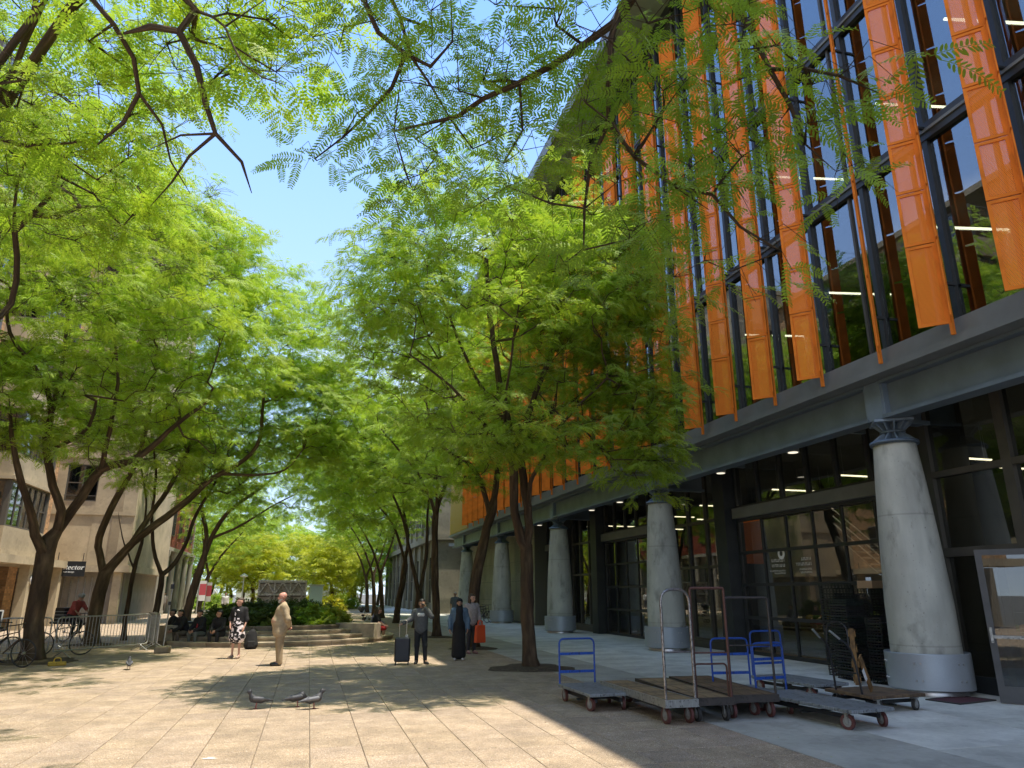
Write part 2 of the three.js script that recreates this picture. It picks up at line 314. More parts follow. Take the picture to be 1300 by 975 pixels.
// ================================================================ the glass market building
const BX = { col: 11.23, colZ: [-0.93, -11.6, -22.0, -32.5, -43.2, -53.6], rail: 10.41, glass: 10.67, shop: 12.95 };
const FLOORS = [6.4, 10.17, 14.05, 17.9, 21.5];
const market = thing('market_building', 'glass market hall with orange perforated fins above tapered grey concrete columns', 'building');
{
  const B = market, Z0 = 10, Z1 = -50.6;
  // slabs, roof, back wall, ends
  part('roof', [span(9.31, 34, 21.6, 22.1, Z0, Z1 - 0.3)], mat([0.30, 0.33, 0.29], 0.7, { map: rep(softTex, 0.4) }), B);
  part('roof_edge', [span(9.22, 9.31, 21.56, 22.16, Z0, Z1 - 0.4)], MT.fascia, B);
  for (let f = 0; f < 4; f++) part('floor_slab', [span(10.95, 30, FLOORS[f] - 0.42, FLOORS[f] - 0.08, Z0, Z1)], mat([0.22, 0.22, 0.22], 0.9, { map: rep(concTex, 0.3) }), B);
  part('core_wall', [span(24, 24.3, 0, 21.6, Z0, Z1 - 9.4)], mat([0.32, 0.33, 0.35], 0.9), B);
  part('end_wall', [span(10.8, 30, 5.9, 21.6, Z1 - 0.25, Z1)], MT.inMid, B);
  part('end_wall', [span(13.21, 24, 0.004, 5.9, -59.7, -60)], MT.inMid, B); part('end_wall', [span(13.21, 24, 5.95, 6.1, Z1, -60)], MT.inMid, B);
  part('near_wall', [span(10.9, 30, 0, 21.6, Z0, Z0 + 0.25)], MT.inMid, B);
  part('ground_floor', [span(13.16, 30, -0.05, 0.004, Z0, -60)], mat([0.16, 0.155, 0.15], 0.6, { map: rep(concTex, 0.4) }), B);
  // interior partitions seen dimly through the glass
  for (let f = 0; f < 4; f++) for (let z = 3; z > -50; z -= 6.74) part('interior_column', [cyl(0.22, 0.22, FLOORS[f + 1] - FLOORS[f] - 0.3, 10, 14.2, (FLOORS[f] + FLOORS[f + 1]) / 2 - 0.25, z)], MT.inMid, B);
  for (const [f, z, w] of [[0, -11.2, 2.6], [0, -22, 4], [1, -9.5, 3], [1, -17, 2.5], [2, -14, 3]]) part('interior_partition', [span(15.5, 15.7, FLOORS[f] - 0.08, FLOORS[f + 1] - 0.42, z - w / 2, z + w / 2)], mat([0.25, 0.34, 0.36], 0.8), B);
  // curtain wall: sill, transoms, mullions, panes
  part('sill', [span(10.56, 10.95, 6.1, 6.39, Z0, Z1)], MT.fascia, B);
  part('sill', [span(10.5, 11.0, 5.93, 6.08, Z0, Z1 - 6.8)], MT.fascia, B);
  for (let f = 1; f < 4; f++) { part('transom', [span(10.6, 10.94, FLOORS[f] - 0.17, FLOORS[f] + 0.17, Z0, Z1)], MT.darkSteel, B); part('transom_cap', [span(10.57, 10.599, FLOORS[f] - 0.03, FLOORS[f] + 0.03, Z0, Z1)], MT.fascia, B); }
  part('transom', [span(10.6, 10.94, 21.3, 21.59, Z0, Z1)], MT.darkSteel, B);
  const step = 1.685, zRail = -9.09, mullG = [], gH = [];
  for (let f = 0; f < 4; f++) { const y0 = FLOORS[f] + (f ? 0.17 : -0.01), y1 = FLOORS[f + 1] - (f < 3 ? 0.17 : 0.2); mullG[f] = span(10.62, 10.9, y0, y1, -0.055, 0.055); gH[f] = span(10.70, 10.706, y0, y1, -step / 2 + 0.06, step / 2 - 0.06); }
  const slimG = FLOORS.slice(0, 4).map((y, f) => span(10.66, 10.86, y + (f ? 0.17 : -0.01), FLOORS[f + 1] - (f < 3 ? 0.17 : 0.2), -0.03, 0.03));
  for (let k = -10; k < 25; k++) {
    const z = zRail - step * k - 0.06;
    if (z > 8 || z < Z1 + 0.4) continue;
    for (let f = 0; f < 4; f++) {
      const m = shade(new THREE.Mesh(mullG[f], MT.darkSteel)); m.name = 'mullion'; m.position.z = z; B.add(m);
      const s = shade(new THREE.Mesh(slimG[f], MT.frameBrown)); s.name = 'slim_mullion'; s.position.z = z - 0.42; B.add(s);
      const p = shade(new THREE.Mesh(gH[f], MT.glass)); p.name = 'pane'; p.position.z = z - step / 2; B.add(p);
    }
  }
  // orange fins: a rail on the mullion carrying two leaves of perforated panels at 45 degrees
  const panelShape = (w, h) => {
    const f = 0.055, d = 0.03, fr = merge([span(0, f, 0, h, -d / 2, d / 2), span(w - f, w, 0, h, -d / 2, d / 2), span(f, w - f, 0, f, -d / 2, d / 2), span(f, w - f, h - f, h, -d / 2, d / 2)]);
    const sh = merge([triUV(new THREE.PlaneGeometry(w - 2 * f, h - 2 * f).translate(w / 2, h / 2, d * 0.2))]);
    const g = mergeGeometries([fr, sh], true); return g;
  };
  const low = panelShape(0.475, 1.55), mid = panelShape(0.475, 1.055);
  const flapShape = (w, h, cut) => { const s = new THREE.Shape([new THREE.Vector2(0, 0), new THREE.Vector2(w, cut), new THREE.Vector2(w, h), new THREE.Vector2(0, h)]); return triUV(new THREE.ExtrudeGeometry(s, { depth: 0.022, bevelEnabled: false }).translate(0, 0, -0.011)); };
  const flapLow = flapShape(0.15, 1.53, 0.1), flapMid = flapShape(0.15, 1.04, 0.02);
  const railG = span(-0.03, 0.03, 0, 1, -0.028, 0.028);
  const tops = [19.1, 17.9, 18.9, 16.8, 19.6, 18.0];
  for (let k = -9; k < 25; k++) {
    const z = zRail - step * k;
    if (z > 6.5 || z < Z1 + 0.8) continue;
    const top = 19.6 + (tops[mod(k, 6)] - 18) * 0.5, rail = shade(new THREE.Mesh(span(-0.03, 0.03, 6.06, top, -0.028, 0.028), MT.orange));
    rail.name = 'fin'; rail.position.set(BX.rail, 0, z); B.add(rail);
    const edgeOnly = k === 1;
    for (let n = 0, y = 6.27; y < top - 0.5; n++) {
      const h = n ? 1.075 : 1.57;
      if (!edgeOnly) { const p = shade(new THREE.Mesh(n ? mid : low, [MT.orange, k < 9 ? MT.perf : MT.perfFar])); p.name = 'panel'; p.position.set(-0.02, y, -0.02); p.rotation.y = Math.PI * 0.75 - 0.02; rail.add(p); }
      const q = shade(new THREE.Mesh(n ? flapMid : flapLow, MT.orange)); q.name = 'side_panel'; q.position.set(-0.025, y, 0.02); q.rotation.y = Math.PI * 1.25; rail.add(q);
      y += h;
    }
    for (let y = 7.0; y < top; y += 3.2) { const b = part('bracket', [span(0, 0.24, y, y + 0.05, -0.025, 0.025)], MT.darkSteel, rail); }
  }
  // yellow slatted end beyond the fins
  part('yellow_wall', [span(10.75, 11.2, 6.15, 18, Z1 - 7.2, Z1 - 0.3)], mat([0.5, 0.36, 0.09], 0.6, { map: rep(softTex, 0.3) }), B);
  const slat = span(10.66, 10.74, 6.2, 17.9, -0.05, 0.05), slatM = mat([0.52, 0.36, 0.08], 0.5);
  for (let z = Z1 - 0.5; z > Z1 - 7.1; z -= 0.3) { const s = shade(new THREE.Mesh(slat, slatM)); s.name = 'slat'; s.position.z = z; B.add(s); }
  // girder on the columns
  for (let i = 0; i < BX.colZ.length; i++) {
    const za = i ? BX.colZ[i - 1] - 0.2 : 9, zb = BX.colZ[i] + 0.2;
    part('girder', [span(11.02, 11.06, 5.22, 5.86, za, zb), span(10.85, 11.23, 5.14, 5.215, za, zb), span(10.85, 11.23, 5.865, 5.925, za, zb)], MT.girder, B);
  }
  part('girder', [span(11.02, 11.06, 5.22, 5.86, -53.8, -57.6), span(10.85, 11.23, 5.14, 5.215, -53.8, -57.6), span(10.85, 11.23, 5.865, 5.925, -53.8, -57.6)], MT.girder, B);
  part('canopy_ceiling', [span(11.24, 13.3, 5.8, 5.92, 9, -57)], MT.soffit, B);
  for (const z of BX.colZ) {
    part('cross_beam', [span(11.26, 12.9, 5.1, 5.18, z - 0.12, z + 0.12), span(11.26, 12.9, 5.19, 5.62, z - 0.02, z + 0.02), span(11.26, 12.9, 5.63, 5.7, z - 0.12, z + 0.12)], MT.girder, B);
    for (const dz of [-2.6, -5.2, -7.8]) part('joist', [span(11.26, 12.9, 5.52, 5.78, z + dz - 0.05, z + dz + 0.05)], MT.girder, B);
  }
  for (const z of [-5, -8.4, -15.2, -18.6, -26, -29, -36.5]) {
    const L = thing('canopy_lamp', 'small white round downlight under the dark canopy between the concrete columns', 'lamp', 11.55, 5.3, z, 0, 'downlights under the canopy');
    part('housing', [cyl(0.15, 0.15, 0.24, 20, 0, 0, 0)], mat([0.5, 0.5, 0.48], 0.5), L);
    part('stem', [cyl(0.02, 0.02, 0.4, 8, 0, 0.3, 0)], MT.girder, L);
    part('lens', [cyl(0.12, 0.12, 0.012, 20, 0, -0.128, 0)], mat([0.8, 0.78, 0.7], 0.3, { emissive: lin(1, 0.9, 0.7), emissiveIntensity: 0.3 }), L);
  }
  // columns
  for (const z of BX.colZ) {
    const c = part('column', [lathe([[0.6, 0.08], [0.6, 0.7], [0.585, 1.6], [0.53, 2.7], [0.46, 3.8], [0.395, 4.6], [0.39, 4.64], [0.3, 4.66]], 48)], MT.cast, B);
    c.position.set(BX.col, 0, z); c.rotation.y = z;
    part('base_sleeve', [lathe([[0.6, 0.12], [0.71, 0.1], [0.716, 0.12], [0.716, 0.71], [0.71, 0.725], [0.69, 0.725], [0.685, 0.69], [0.58, 0.68]], 48)], MT.sleeve, c);
    part('base_ring', [lathe([[0.6, 0], [0.6, 0.11], [0.56, 0.115]], 40)], MT.zinc, c);
    for (let q = 0; q < 6; q++) for (const [da, y] of [[0.07, 0.27], [-0.07, 0.27], [0.07, 0.56], [-0.07, 0.56]]) {
      const a = q * Math.PI / 3 + da + 0.4; part('bolt', [cyl(0.02, 0.017, 0.02, 6, 0.72 * Math.cos(a), y, 0.72 * Math.sin(a), { rz: 0, rx: Math.PI / 2, ry: -a + Math.PI / 2 })], MT.zinc, c);
    }
    // hourglass capital of radial plates
    const cap = [lathe([[0.05, 4.645], [0.45, 4.645], [0.45, 4.71], [0.05, 4.71]], 32), lathe([[0.03, 4.88], [0.235, 4.88], [0.235, 4.925], [0.03, 4.925]], 24), cyl(0.09, 0.09, 0.4, 12, 0, 4.88, 0), box(0.72, 0.05, 0.72, 0, 5.108, 0)];
    part('capital', cap, MT.steelBlue, c);
    for (let q = 0; q < 12; q++) {
      const a = q * Math.PI / 6, s = new THREE.Shape([[0.08, 4.71], [0.43, 4.71], [0.22, 4.88], [0.08, 4.88]].map((p) => new THREE.Vector2(...p))), u = new THREE.Shape([[0.08, 4.925], [0.22, 4.925], [0.38, 5.08], [0.08, 5.08]].map((p) => new THREE.Vector2(...p)));
      part('capital_plate', [s, u].map((h) => triUV(new THREE.ExtrudeGeometry(h, { depth: 0.03, bevelEnabled: false }).translate(0, 0, -0.015)).rotateY(a)), MT.steelBlue, c);
    }
    part('bearing_box', [span(-0.34, 0.16, 5.14, 5.9, -0.26, -0.22), span(-0.34, 0.16, 5.14, 5.9, 0.22, 0.26), span(-0.36, -0.32, 5.142, 5.92, -0.219, 0.219)], MT.steelBlue, c).rotation.y = -z;
    c.children[c.children.length - 1].rotation.y = -z;
  }
  // ---------------- storefront: plane x = 12.95
  const X = BX.shop;
  const frame = (z0, z1, y0, y1, w = 0.08, m = MT.darkSteel, d = 0.12) => [span(X - d / 2, X + d / 2, y0, y1, z0, z0 - w), span(X - d / 2, X + d / 2, y0, y1, z1 + w, z1), span(X - d / 2 + 0.002, X + d / 2 - 0.002, y1 - w, y1, z0 - w, z1 + w), span(X - d / 2 + 0.002, X + d / 2 - 0.002, y0, y0 + w, z0 - w, z1 + w)];
  // each sectional door: rails, stiles and its panes
  function sectional(z0, z1, nc, nr, top) {
    const head = part('header', [span(X - 0.2, X + 0.1, top, top + 0.32, z0, z1)], MT.fascia, B);
    const d = part('sectional_door', frame(z0, z1, 0.004, top, 0.1), MT.darkSteel, B), w = (z0 - z1 - 0.2) / nc, h = (top - 0.2) / nr;
    for (let c = 1; c < nc; c++) part('stile', [span(X - 0.04, X + 0.04, 0.1, top - 0.1, z0 - 0.1 - c * w + 0.03, z0 - 0.1 - c * w - 0.03)], MT.darkSteel, d);
    for (let r = 1; r < nr; r++) part('rail', [span(X - 0.05, X + 0.05, 0.1 + r * h - 0.045, 0.1 + r * h + 0.045, z0 - 0.1, z1 + 0.1)], MT.darkSteel, d);
    for (let c = 0; c < nc; c++) for (let r = 0; r < nr; r++) part('pane', [span(X - 0.004, X + 0.004, 0.1 + r * h + 0.045, 0.1 + (r + 1) * h - 0.045, z0 - 0.13 - c * w, z0 - 0.07 - (c + 1) * w)], MT.shopGlass, d);
    return d;
  }
  function glazing(z0, z1, zs, ys) { // tall fixed lights
    const d = part('shop_window', frame(z0, z1, ys[0], ys[ys.length - 1], 0.07, MT.frameBrown, 0.16), MT.frameBrown, B);
    const cols = [z0, ...zs, z1];
    for (const z of zs) part('mullion', [span(X - 0.085, X + 0.085, ys[0] + 0.07, ys[ys.length - 1] - 0.07, z + 0.045, z - 0.045)], MT.frameBrown, d);
    for (let i = 1; i < ys.length - 1; i++) part('transom', [span(X - 0.06, X + 0.06, ys[i] - 0.05, ys[i] + 0.05, z0 - 0.07, z1 + 0.07)], MT.frameBrown, d);
    for (let c = 0; c < cols.length - 1; c++) for (let r = 0; r < ys.length - 1; r++) part('pane', [span(X - 0.004, X + 0.004, ys[r] + 0.05, ys[r + 1] - 0.05, cols[c] - 0.04, cols[c + 1] + 0.04)], MT.shopGlass, d);
    return d;
  }
  function clerestory(z0, z1, n, y0) {
    const d = part('clerestory', frame(z0, z1, y0, 5.78, 0.07), MT.darkSteel, B), w = (z0 - z1 - 0.14) / n;
    for (let c = 1; c < n; c++) part('mullion', [span(X - 0.07, X + 0.07, y0 + 0.07, 5.71, z0 - 0.07 - c * w + 0.05, z0 - 0.07 - c * w - 0.05)], MT.darkSteel, d);
    for (let c = 0; c < n; c++) part('pane', [span(X - 0.004, X + 0.004, y0 + 0.07, 5.71, z0 - 0.1 - c * w, z0 - 0.04 - (c + 1) * w)], MT.shopGlass, d);
  }
  sectional(-13.0, -20.1, 6, 4, 4.0); clerestory(-13.0, -20.1, 6, 4.33);
  part('pier', [span(X - 0.45, X + 0.2, 0.004, 5.78, -20.11, -20.75)], MT.darkSteel, B);
  glazing(-20.76, -24.6, [-22.0, -23.2], [0.25, 2.6, 4.1, 5.78]);
  part('plinth', [span(X - 0.1, X + 0.1, 0.004, 0.245, -20.76, -24.6)], MT.frameBrown, B);
  part('pier', [span(X - 0.3, X + 0.2, 0.004, 5.78, -24.61, -25.2)], MT.darkSteel, B);
  sectional(-25.21, -31.0, 5, 4, 4.0); clerestory(-25.21, -31.0, 5, 4.33);
  part('pier', [span(X - 0.45, X + 0.2, 0.004, 5.78, -31.01, -31.7)], MT.darkSteel, B);
  glazing(-31.71, -35.3, [-32.9, -34.1], [0.25, 2.6, 4.1, 5.78]);
  part('plinth', [span(X - 0.1, X + 0.1, 0.004, 0.245, -31.71, -35.3)], MT.frameBrown, B);
  part('pier', [span(X - 0.45, X + 0.2, 0.004, 5.78, -35.31, -36)], MT.darkSteel, B);
  sectional(-36.01, -39.4, 3, 4, 4.0); clerestory(-36.01, -39.4, 3, 4.33);
  // entrance bay nearer to the viewer
  part('pier', [span(X - 0.75, X + 0.3, 0.004, 5.78, -11.75, -12.99)], MT.frameBrown, B);
  {
    const D = X - 0.85, y = 5.78;
    part('entrance_frame', [span(D - 0.1, D + 0.1, 0.004, y, -11.74, -11.56), span(D - 0.1, D + 0.1, 2.62, y, -10.0, -9.8), span(D - 0.1, D + 0.1, 0.004, 2.45, -10.62, -10.5), span(D - 0.1, D + 0.1, 0.004, 2.45, -9.3, -9.18), span(D - 0.1, D + 0.1, 0.004, y, -7.3, -7.1), span(D - 0.11, D + 0.11, 2.451, 2.619, -11.56, -7.3), span(D - 0.09, D + 0.09, 4.0, 4.12, -11.56, -10.0), span(D - 0.09, D + 0.09, 4.0, 4.12, -9.8, -7.3), span(D - 0.1, D + 0.1, 0.004, y, -1.5, -1.3), span(D - 0.1, D + 0.1, 0.004, 0.3, -7.1, -1.5)], MT.frameBrown, B);
    for (const [a, b, c, d] of [[-11.56, -10.0, 4.12, y], [-11.56, -10.0, 2.62, 4.0], [-9.8, -7.3, 4.12, y], [-9.8, -7.3, 2.62, 4.0], [-11.56, -10.62, 0.3, 2.45], [-9.18, -7.3, 0.3, 2.45], [-7.1, -1.5, 0.3, y]]) part('pane', [span(D - 0.004, D + 0.004, c, d, a, b)], MT.shopGlass, B);
    part('kick_panel', [span(D - 0.05, D + 0.05, 0.004, 0.299, -11.56, -10.62)], MT.darkSteel, B); part('kick_panel', [span(D - 0.05, D + 0.05, 0.004, 0.299, -9.18, -7.3)], MT.darkSteel, B);
    // door leaf standing open
    const hinge = V(D, 0, -9.3), free = V(11.34, 0, -10.3), dir = free.clone().sub(hinge), L = dir.length(), leaf = thing('glass_door', 'open glazed metal door with a push bar beside the concrete column', 'door', hinge.x, 0.012, hinge.z, Math.atan2(-dir.z, dir.x));
    const dm = mat([0.1, 0.104, 0.108], 0.45, { metalness: 0.2, map: rep(softTex, 1) });
    part('frame', [span(0, 0.09, 0, 2.5, -0.025, 0.025), span(L - 0.1, L, 0, 2.5, -0.025, 0.025), span(0.09, L - 0.1, 0, 0.26, -0.024, 0.024), span(0.09, L - 0.1, 2.4, 2.5, -0.024, 0.024)], dm, leaf);
    part('pane', [span(0.09, L - 0.1, 0.26, 2.4, -0.004, 0.004)], MT.shopGlass, leaf);
    part('push_bar', [span(0.06, L - 0.04, 1.02, 1.07, 0.03, 0.07), span(0.06, L - 0.04, 1.02, 1.07, -0.07, -0.03)], MT.galv, leaf);
    part('pull_handle', [span(L - 0.07, L - 0.03, 0.95, 1.2, -0.1, -0.06), span(L - 0.07, L - 0.03, 0.95, 1.0, -0.06, -0.025), span(L - 0.07, L - 0.03, 1.15, 1.2, -0.06, -0.025)], MT.galv, leaf);
  }
  // tan panelled wall at the far end, laid panel by panel
  {
    const w = part('panel_wall', [span(12.2, 13.2, 0.004, 5.9, -39.5, -60)], mat([0.12, 0.115, 0.09], 0.9), B);
    for (let z = -39.5; z > -59; z -= 2.05) for (let r = 0; r < 5; r++) part('wall_panel', [span(12.17, 12.199, 0.12 + r * 1.15, 0.12 + r * 1.15 + 1.13, z - 0.01, z - 2.04)], MT.panelTan, w);
  }
}
// ceiling lights inside
{
  RectAreaLightUniformsLib.init();
  const glow = mat([0.8, 0.75, 0.65], 0.4, { emissive: lin(1, 0.8, 0.5), emissiveIntensity: 1.3 });
  const spots = [];
  for (const z of [-7.5, -10.5, -13.5, -16.5, -19.5, -24, -28, -33]) { spots.push([14.9, 4.9, z, 0]); spots.push([17.5, 4.9, z - 0.8, 0]); }
  for (const z of [-9.5, -12.8]) spots.push([20.2, 4.9, z, 0]);
  for (const [x, y, z] of [[13.2, 9.3, -10.6], [12.8, 13.2, -9.0], [13.4, 13.2, -11.6], [13.2, 9.3, -14.2], [13.2, 9.3, -17.5], [13, 13.2, -15]]) spots.push([x, y, z, 1]);
  spots.forEach(([x, y, z, up], i) => {
    const L = thing('linear_light', up ? 'lit linear ceiling light behind the upper glazing between orange fins' : 'lit linear ceiling light hanging inside the ground floor market hall', 'light', x, y, z, up ? -0.2 : 0, up ? 'upper floor linear lights' : 'market hall linear lights');
    part('tube', [box(2.0, 0.035, 0.05)], glow, L);
    part('cable', [cyl(0.006, 0.006, 0.8, 5, -0.8, 0.42, 0), cyl(0.006, 0.006, 0.8, 5, 0.8, 0.42, 0)], MT.zinc, L);
    const a = new THREE.RectAreaLight(lin(1, 0.85, 0.6), up ? 3 : 5, 2.0, 0.05); a.position.set(0, -0.04, 0); a.rotation.x = -Math.PI / 2; L.add(a);
  });
}
// ================================================================ buildings across the plaza
function pointOf(a) { return V(a[0], a[1], a[2]); }
const tanBrick = mat([0.95, 0.9, 0.82], 0.85, { map: rep(brickTex, 0.55) });
const tanStone = mat([1.0, 0.82, 0.6], 0.8, { map: rep(concTex, 0.25) });
const tanDark = mat([0.7, 0.56, 0.4], 0.85, { map: rep(concTex, 0.25) });
const winFrame = mat([0.1, 0.09, 0.075], 0.5);
const winGlass = mat([0.35, 0.4, 0.42], 0.02, { transmission: 1, thickness: 0, ior: 2.0 });
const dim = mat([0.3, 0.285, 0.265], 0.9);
// a window set in an opening: frame with its pane and middle bar; axis 'x' looks along x, 'z' along z
function windowPart(parent, axis, at, a0, a1, y0, y1, side) {
  const s = (p0, p1, q0, q1, d0, d1) => axis === 'x' ? span(at + d0 * side, at + d1 * side, q0, q1, p0, p1) : span(p0, p1, q0, q1, at + d0 * side, at + d1 * side), lo = Math.min(a0, a1), hi = Math.max(a0, a1), f = 0.07;
  const w = part('window', [s(lo, lo + f, y0, y1, -0.06, 0.03), s(hi - f, hi, y0, y1, -0.06, 0.03), s(lo + f, hi - f, y0, y0 + f, -0.06, 0.028), s(lo + f, hi - f, y1 - f, y1, -0.06, 0.028), s((lo + hi) / 2 - 0.03, (lo + hi) / 2 + 0.03, y0 + f, y1 - f, -0.05, 0.02), s(lo + f, (lo + hi) / 2 - 0.03, (y0 + y1) / 2 - 0.03, (y0 + y1) / 2 + 0.03, -0.05, 0.018)], winFrame, parent);
  part('pane', [s(lo + f, hi - f, y0 + f, y1 - f, -0.03, -0.022)], winGlass, w);
  return w;
}
{
  const A = thing('apartment_building', 'tan brick apartment block with stacked angular bay windows and recessed shops', 'building');
  const WX = -15, BXX = -13.4, top = 24.5;
  const ys = [3.9, 7.2, 10.5, 13.8, 17.1, 20.4];
  // main wall between the bays with a dark room behind
  const bays = [[3, -3], [-9, -14.5], [-18.6, -24], [-28, -33], [-37.2, -42.4]];
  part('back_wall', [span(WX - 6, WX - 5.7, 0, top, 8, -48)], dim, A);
  part('roof', [span(WX - 6, WX + 0.3, top, top + 0.4, 8, -48)], tanDark, A);
  for (const y of ys) part('floor_slab', [span(WX - 5.69, WX - 0.01, y - 0.2, y, 7.9, -47.9)], dim, A);
  let prev = 8;
  for (const [b0, b1] of [...bays, [-47.99, -48]]) {
    part('wall', [span(WX - 0.3, WX, 3.3, top, prev, b0)], tanBrick, A);
    const zc = (prev + b0) / 2;
    if (prev - b0 > 2.5) for (let f = 0; f < 6; f++) { part('window_recess', [span(WX - 0.01, WX + 0.008, ys[f] + 0.85, ys[f] + 2.65, zc + 0.85, zc - 0.85)], dim, A); windowPart(A, 'x', WX + 0.05, zc + 0.8, zc - 0.8, ys[f] + 0.9, ys[f] + 2.6, 1); }
    prev = b1;
  }
  for (const [b0, b1] of bays) for (let f = 0; f < 6; f++) {
    const y0 = ys[f], b = part('bay', [span(WX - 0.3, BXX, y0 - 0.3, y0 + 0.75, b0, b1)], tanStone, A);
    part('bay_ledge', [span(WX - 0.3, BXX + 0.1, y0 - 0.46, y0 - 0.301, b0 + 0.1, b1 - 0.1)], tanStone, b);
    part('bay_corner', [span(BXX - 0.22, BXX - 0.02, y0 + 0.751, y0 + 2.83, b0 - 0.02, b0 - 0.22)], winFrame, b); part('bay_corner', [span(BXX - 0.22, BXX - 0.02, y0 + 0.751, y0 + 2.83, b1 + 0.22, b1 + 0.02)], winFrame, b);
    const n = 3, w = (b0 - b1 - 0.5) / n;
    for (let i = 0; i < n; i++) windowPart(A, 'x', BXX - 0.08, b0 - 0.24 - i * w, b0 - 0.26 - (i + 1) * w, y0 + 0.76, y0 + 2.82, 1);
    windowPart(A, 'z', b0 - 0.1, WX + 0.02, BXX - 0.24, y0 + 0.76, y0 + 2.82, 1);
    if (f % 2 === 0) part('bay_blind', [span(BXX - 0.32, BXX - 0.3, y0 + 1.8, y0 + 2.8, b0 - 0.5, b0 - 2.2)], mat([0.5, 0.48, 0.43], 0.9), b);
    part('bay_floor', [span(WX - 0.3, BXX - 0.25, y0 + 0.7, y0 + 0.76, b0 - 0.3, b1 + 0.3)], dim, b);
  }
  // ground floor: pillars, ledge, recessed dark shop fronts, brick piers
  part('ledge', [span(WX - 0.3, -13.1, 3.05, 3.42, 8, -47.98)], tanStone, A);
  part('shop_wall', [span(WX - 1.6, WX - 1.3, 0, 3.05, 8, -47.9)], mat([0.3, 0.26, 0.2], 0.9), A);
  for (let z = 5; z > -47; z -= 4.6) {
    part('pillar', [span(-13.75, -13.3, 0, 3.05, z, z - 0.45)], tanStone, A);
    part('brick_pier', [span(WX - 1.3, WX - 0.2, 0, 3.05, z - 2.9, z - 4.1)], tanBrick, A);
    const d = part('shop_door', [span(WX - 1.29, WX - 1.24, 0.02, 2.5, z - 0.9, z - 2.7)], MT.darkSteel, A);
    part('pane', [span(WX - 1.239, WX - 1.23, 0.3, 2.4, z - 1.0, z - 1.75), span(WX - 1.239, WX - 1.23, 0.3, 2.4, z - 1.85, z - 2.6)], winGlass, d);
  }
  for (const z of [-23.05, -32.25, -41.45]) { const s = thing('wall_lamp', 'round white wall light on a tan shop pillar', 'lamp', -13.26, 2.35, z, 0, 'round pillar lights'); part('globe', [new THREE.SphereGeometry(0.22, 18, 12).scale(0.5, 1, 1).toNonIndexed()], mat([0.7, 0.7, 0.68], 0.4), s); part('bracket', [box(0.08, 0.1, 0.1, -0.1, 0, 0)], MT.zinc, s); }
}
{
  const A = thing('tan_tower', 'tall tan block with a blank sunlit side wall and few dark windows', 'building');
  const x0 = -17, x1 = -10.5, z0 = -48, z1 = -60.5;
  const win = []; for (const y of [7.0, 10.4, 13.8, 17.2, 20.6]) win.push([-14.5, -12.75, y, y + 2.2]);
  // camera-side wall cut round its windows
  part('side_wall', [span(x0, -14.5, 3.3, 26, z0, z0 - 0.3), span(-12.75, x1, 3.3, 26, z0, z0 - 0.3)], tanStone, A);
  let yy = 3.3; for (const w of win) { part('spandrel', [span(-14.499, -12.751, yy, w[2], z0 - 0.02, z0 - 0.28)], tanStone, A); yy = w[3]; windowPart(A, 'z', z0 - 0.1, w[0] + 0.01, w[1] - 0.01, w[2], w[3], 1); part('window_rail', [span(w[0], w[1], w[2] + 0.3, w[2] + 0.34, z0 + 0.02, z0 + 0.05)], winFrame, A); }
  part('spandrel', [span(-14.499, -12.751, yy, 26, z0 - 0.02, z0 - 0.28)], tanStone, A);
  for (const y of [6.2, 9.6, 13, 16.4, 19.8, 23.2]) part('string_course', [span(x0, x1 + 0.05, y, y + 0.22, z0 + 0.002, z0 + 0.06)], tanStone, A);
  for (const x of [-15.6, -11.7]) part('pilaster_strip', [span(x, x + 0.5, 3.31, 25.9, z0 + 0.001, z0 + 0.035)], tanDark, A);
  part('street_wall', [span(x1 - 0.3, x1, 3.3, 26, z0 - 0.31, z1)], tanStone, A);
  part('inner_wall', [span(x0, x1 - 0.4, 0, 26, z0 - 1.6, z0 - 1.8)], dim, A);
  part('roof', [span(x0, x1 + 0.2, 26, 26.4, z0 + 0.2, z1)], tanDark, A);
  part('ledge', [span(x0, x1 + 0.15, 2.9, 3.29, z0 + 0.15, z1)], tanStone, A);
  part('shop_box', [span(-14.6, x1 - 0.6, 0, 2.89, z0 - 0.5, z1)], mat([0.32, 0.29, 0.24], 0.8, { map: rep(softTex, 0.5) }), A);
  for (const x of [-14.9, -11.2]) part('pillar', [span(x, x + 0.45, 0, 2.89, z0 - 0.05, z0 - 0.45)], tanStone, A);
  part('metal_grille', [...Array(8)].map((_, i) => span(-14.2 + i * 0.36, -14.16 + i * 0.36, 0.1, 2.6, z0 - 0.47, z0 - 0.44)), MT.galv, A);
}
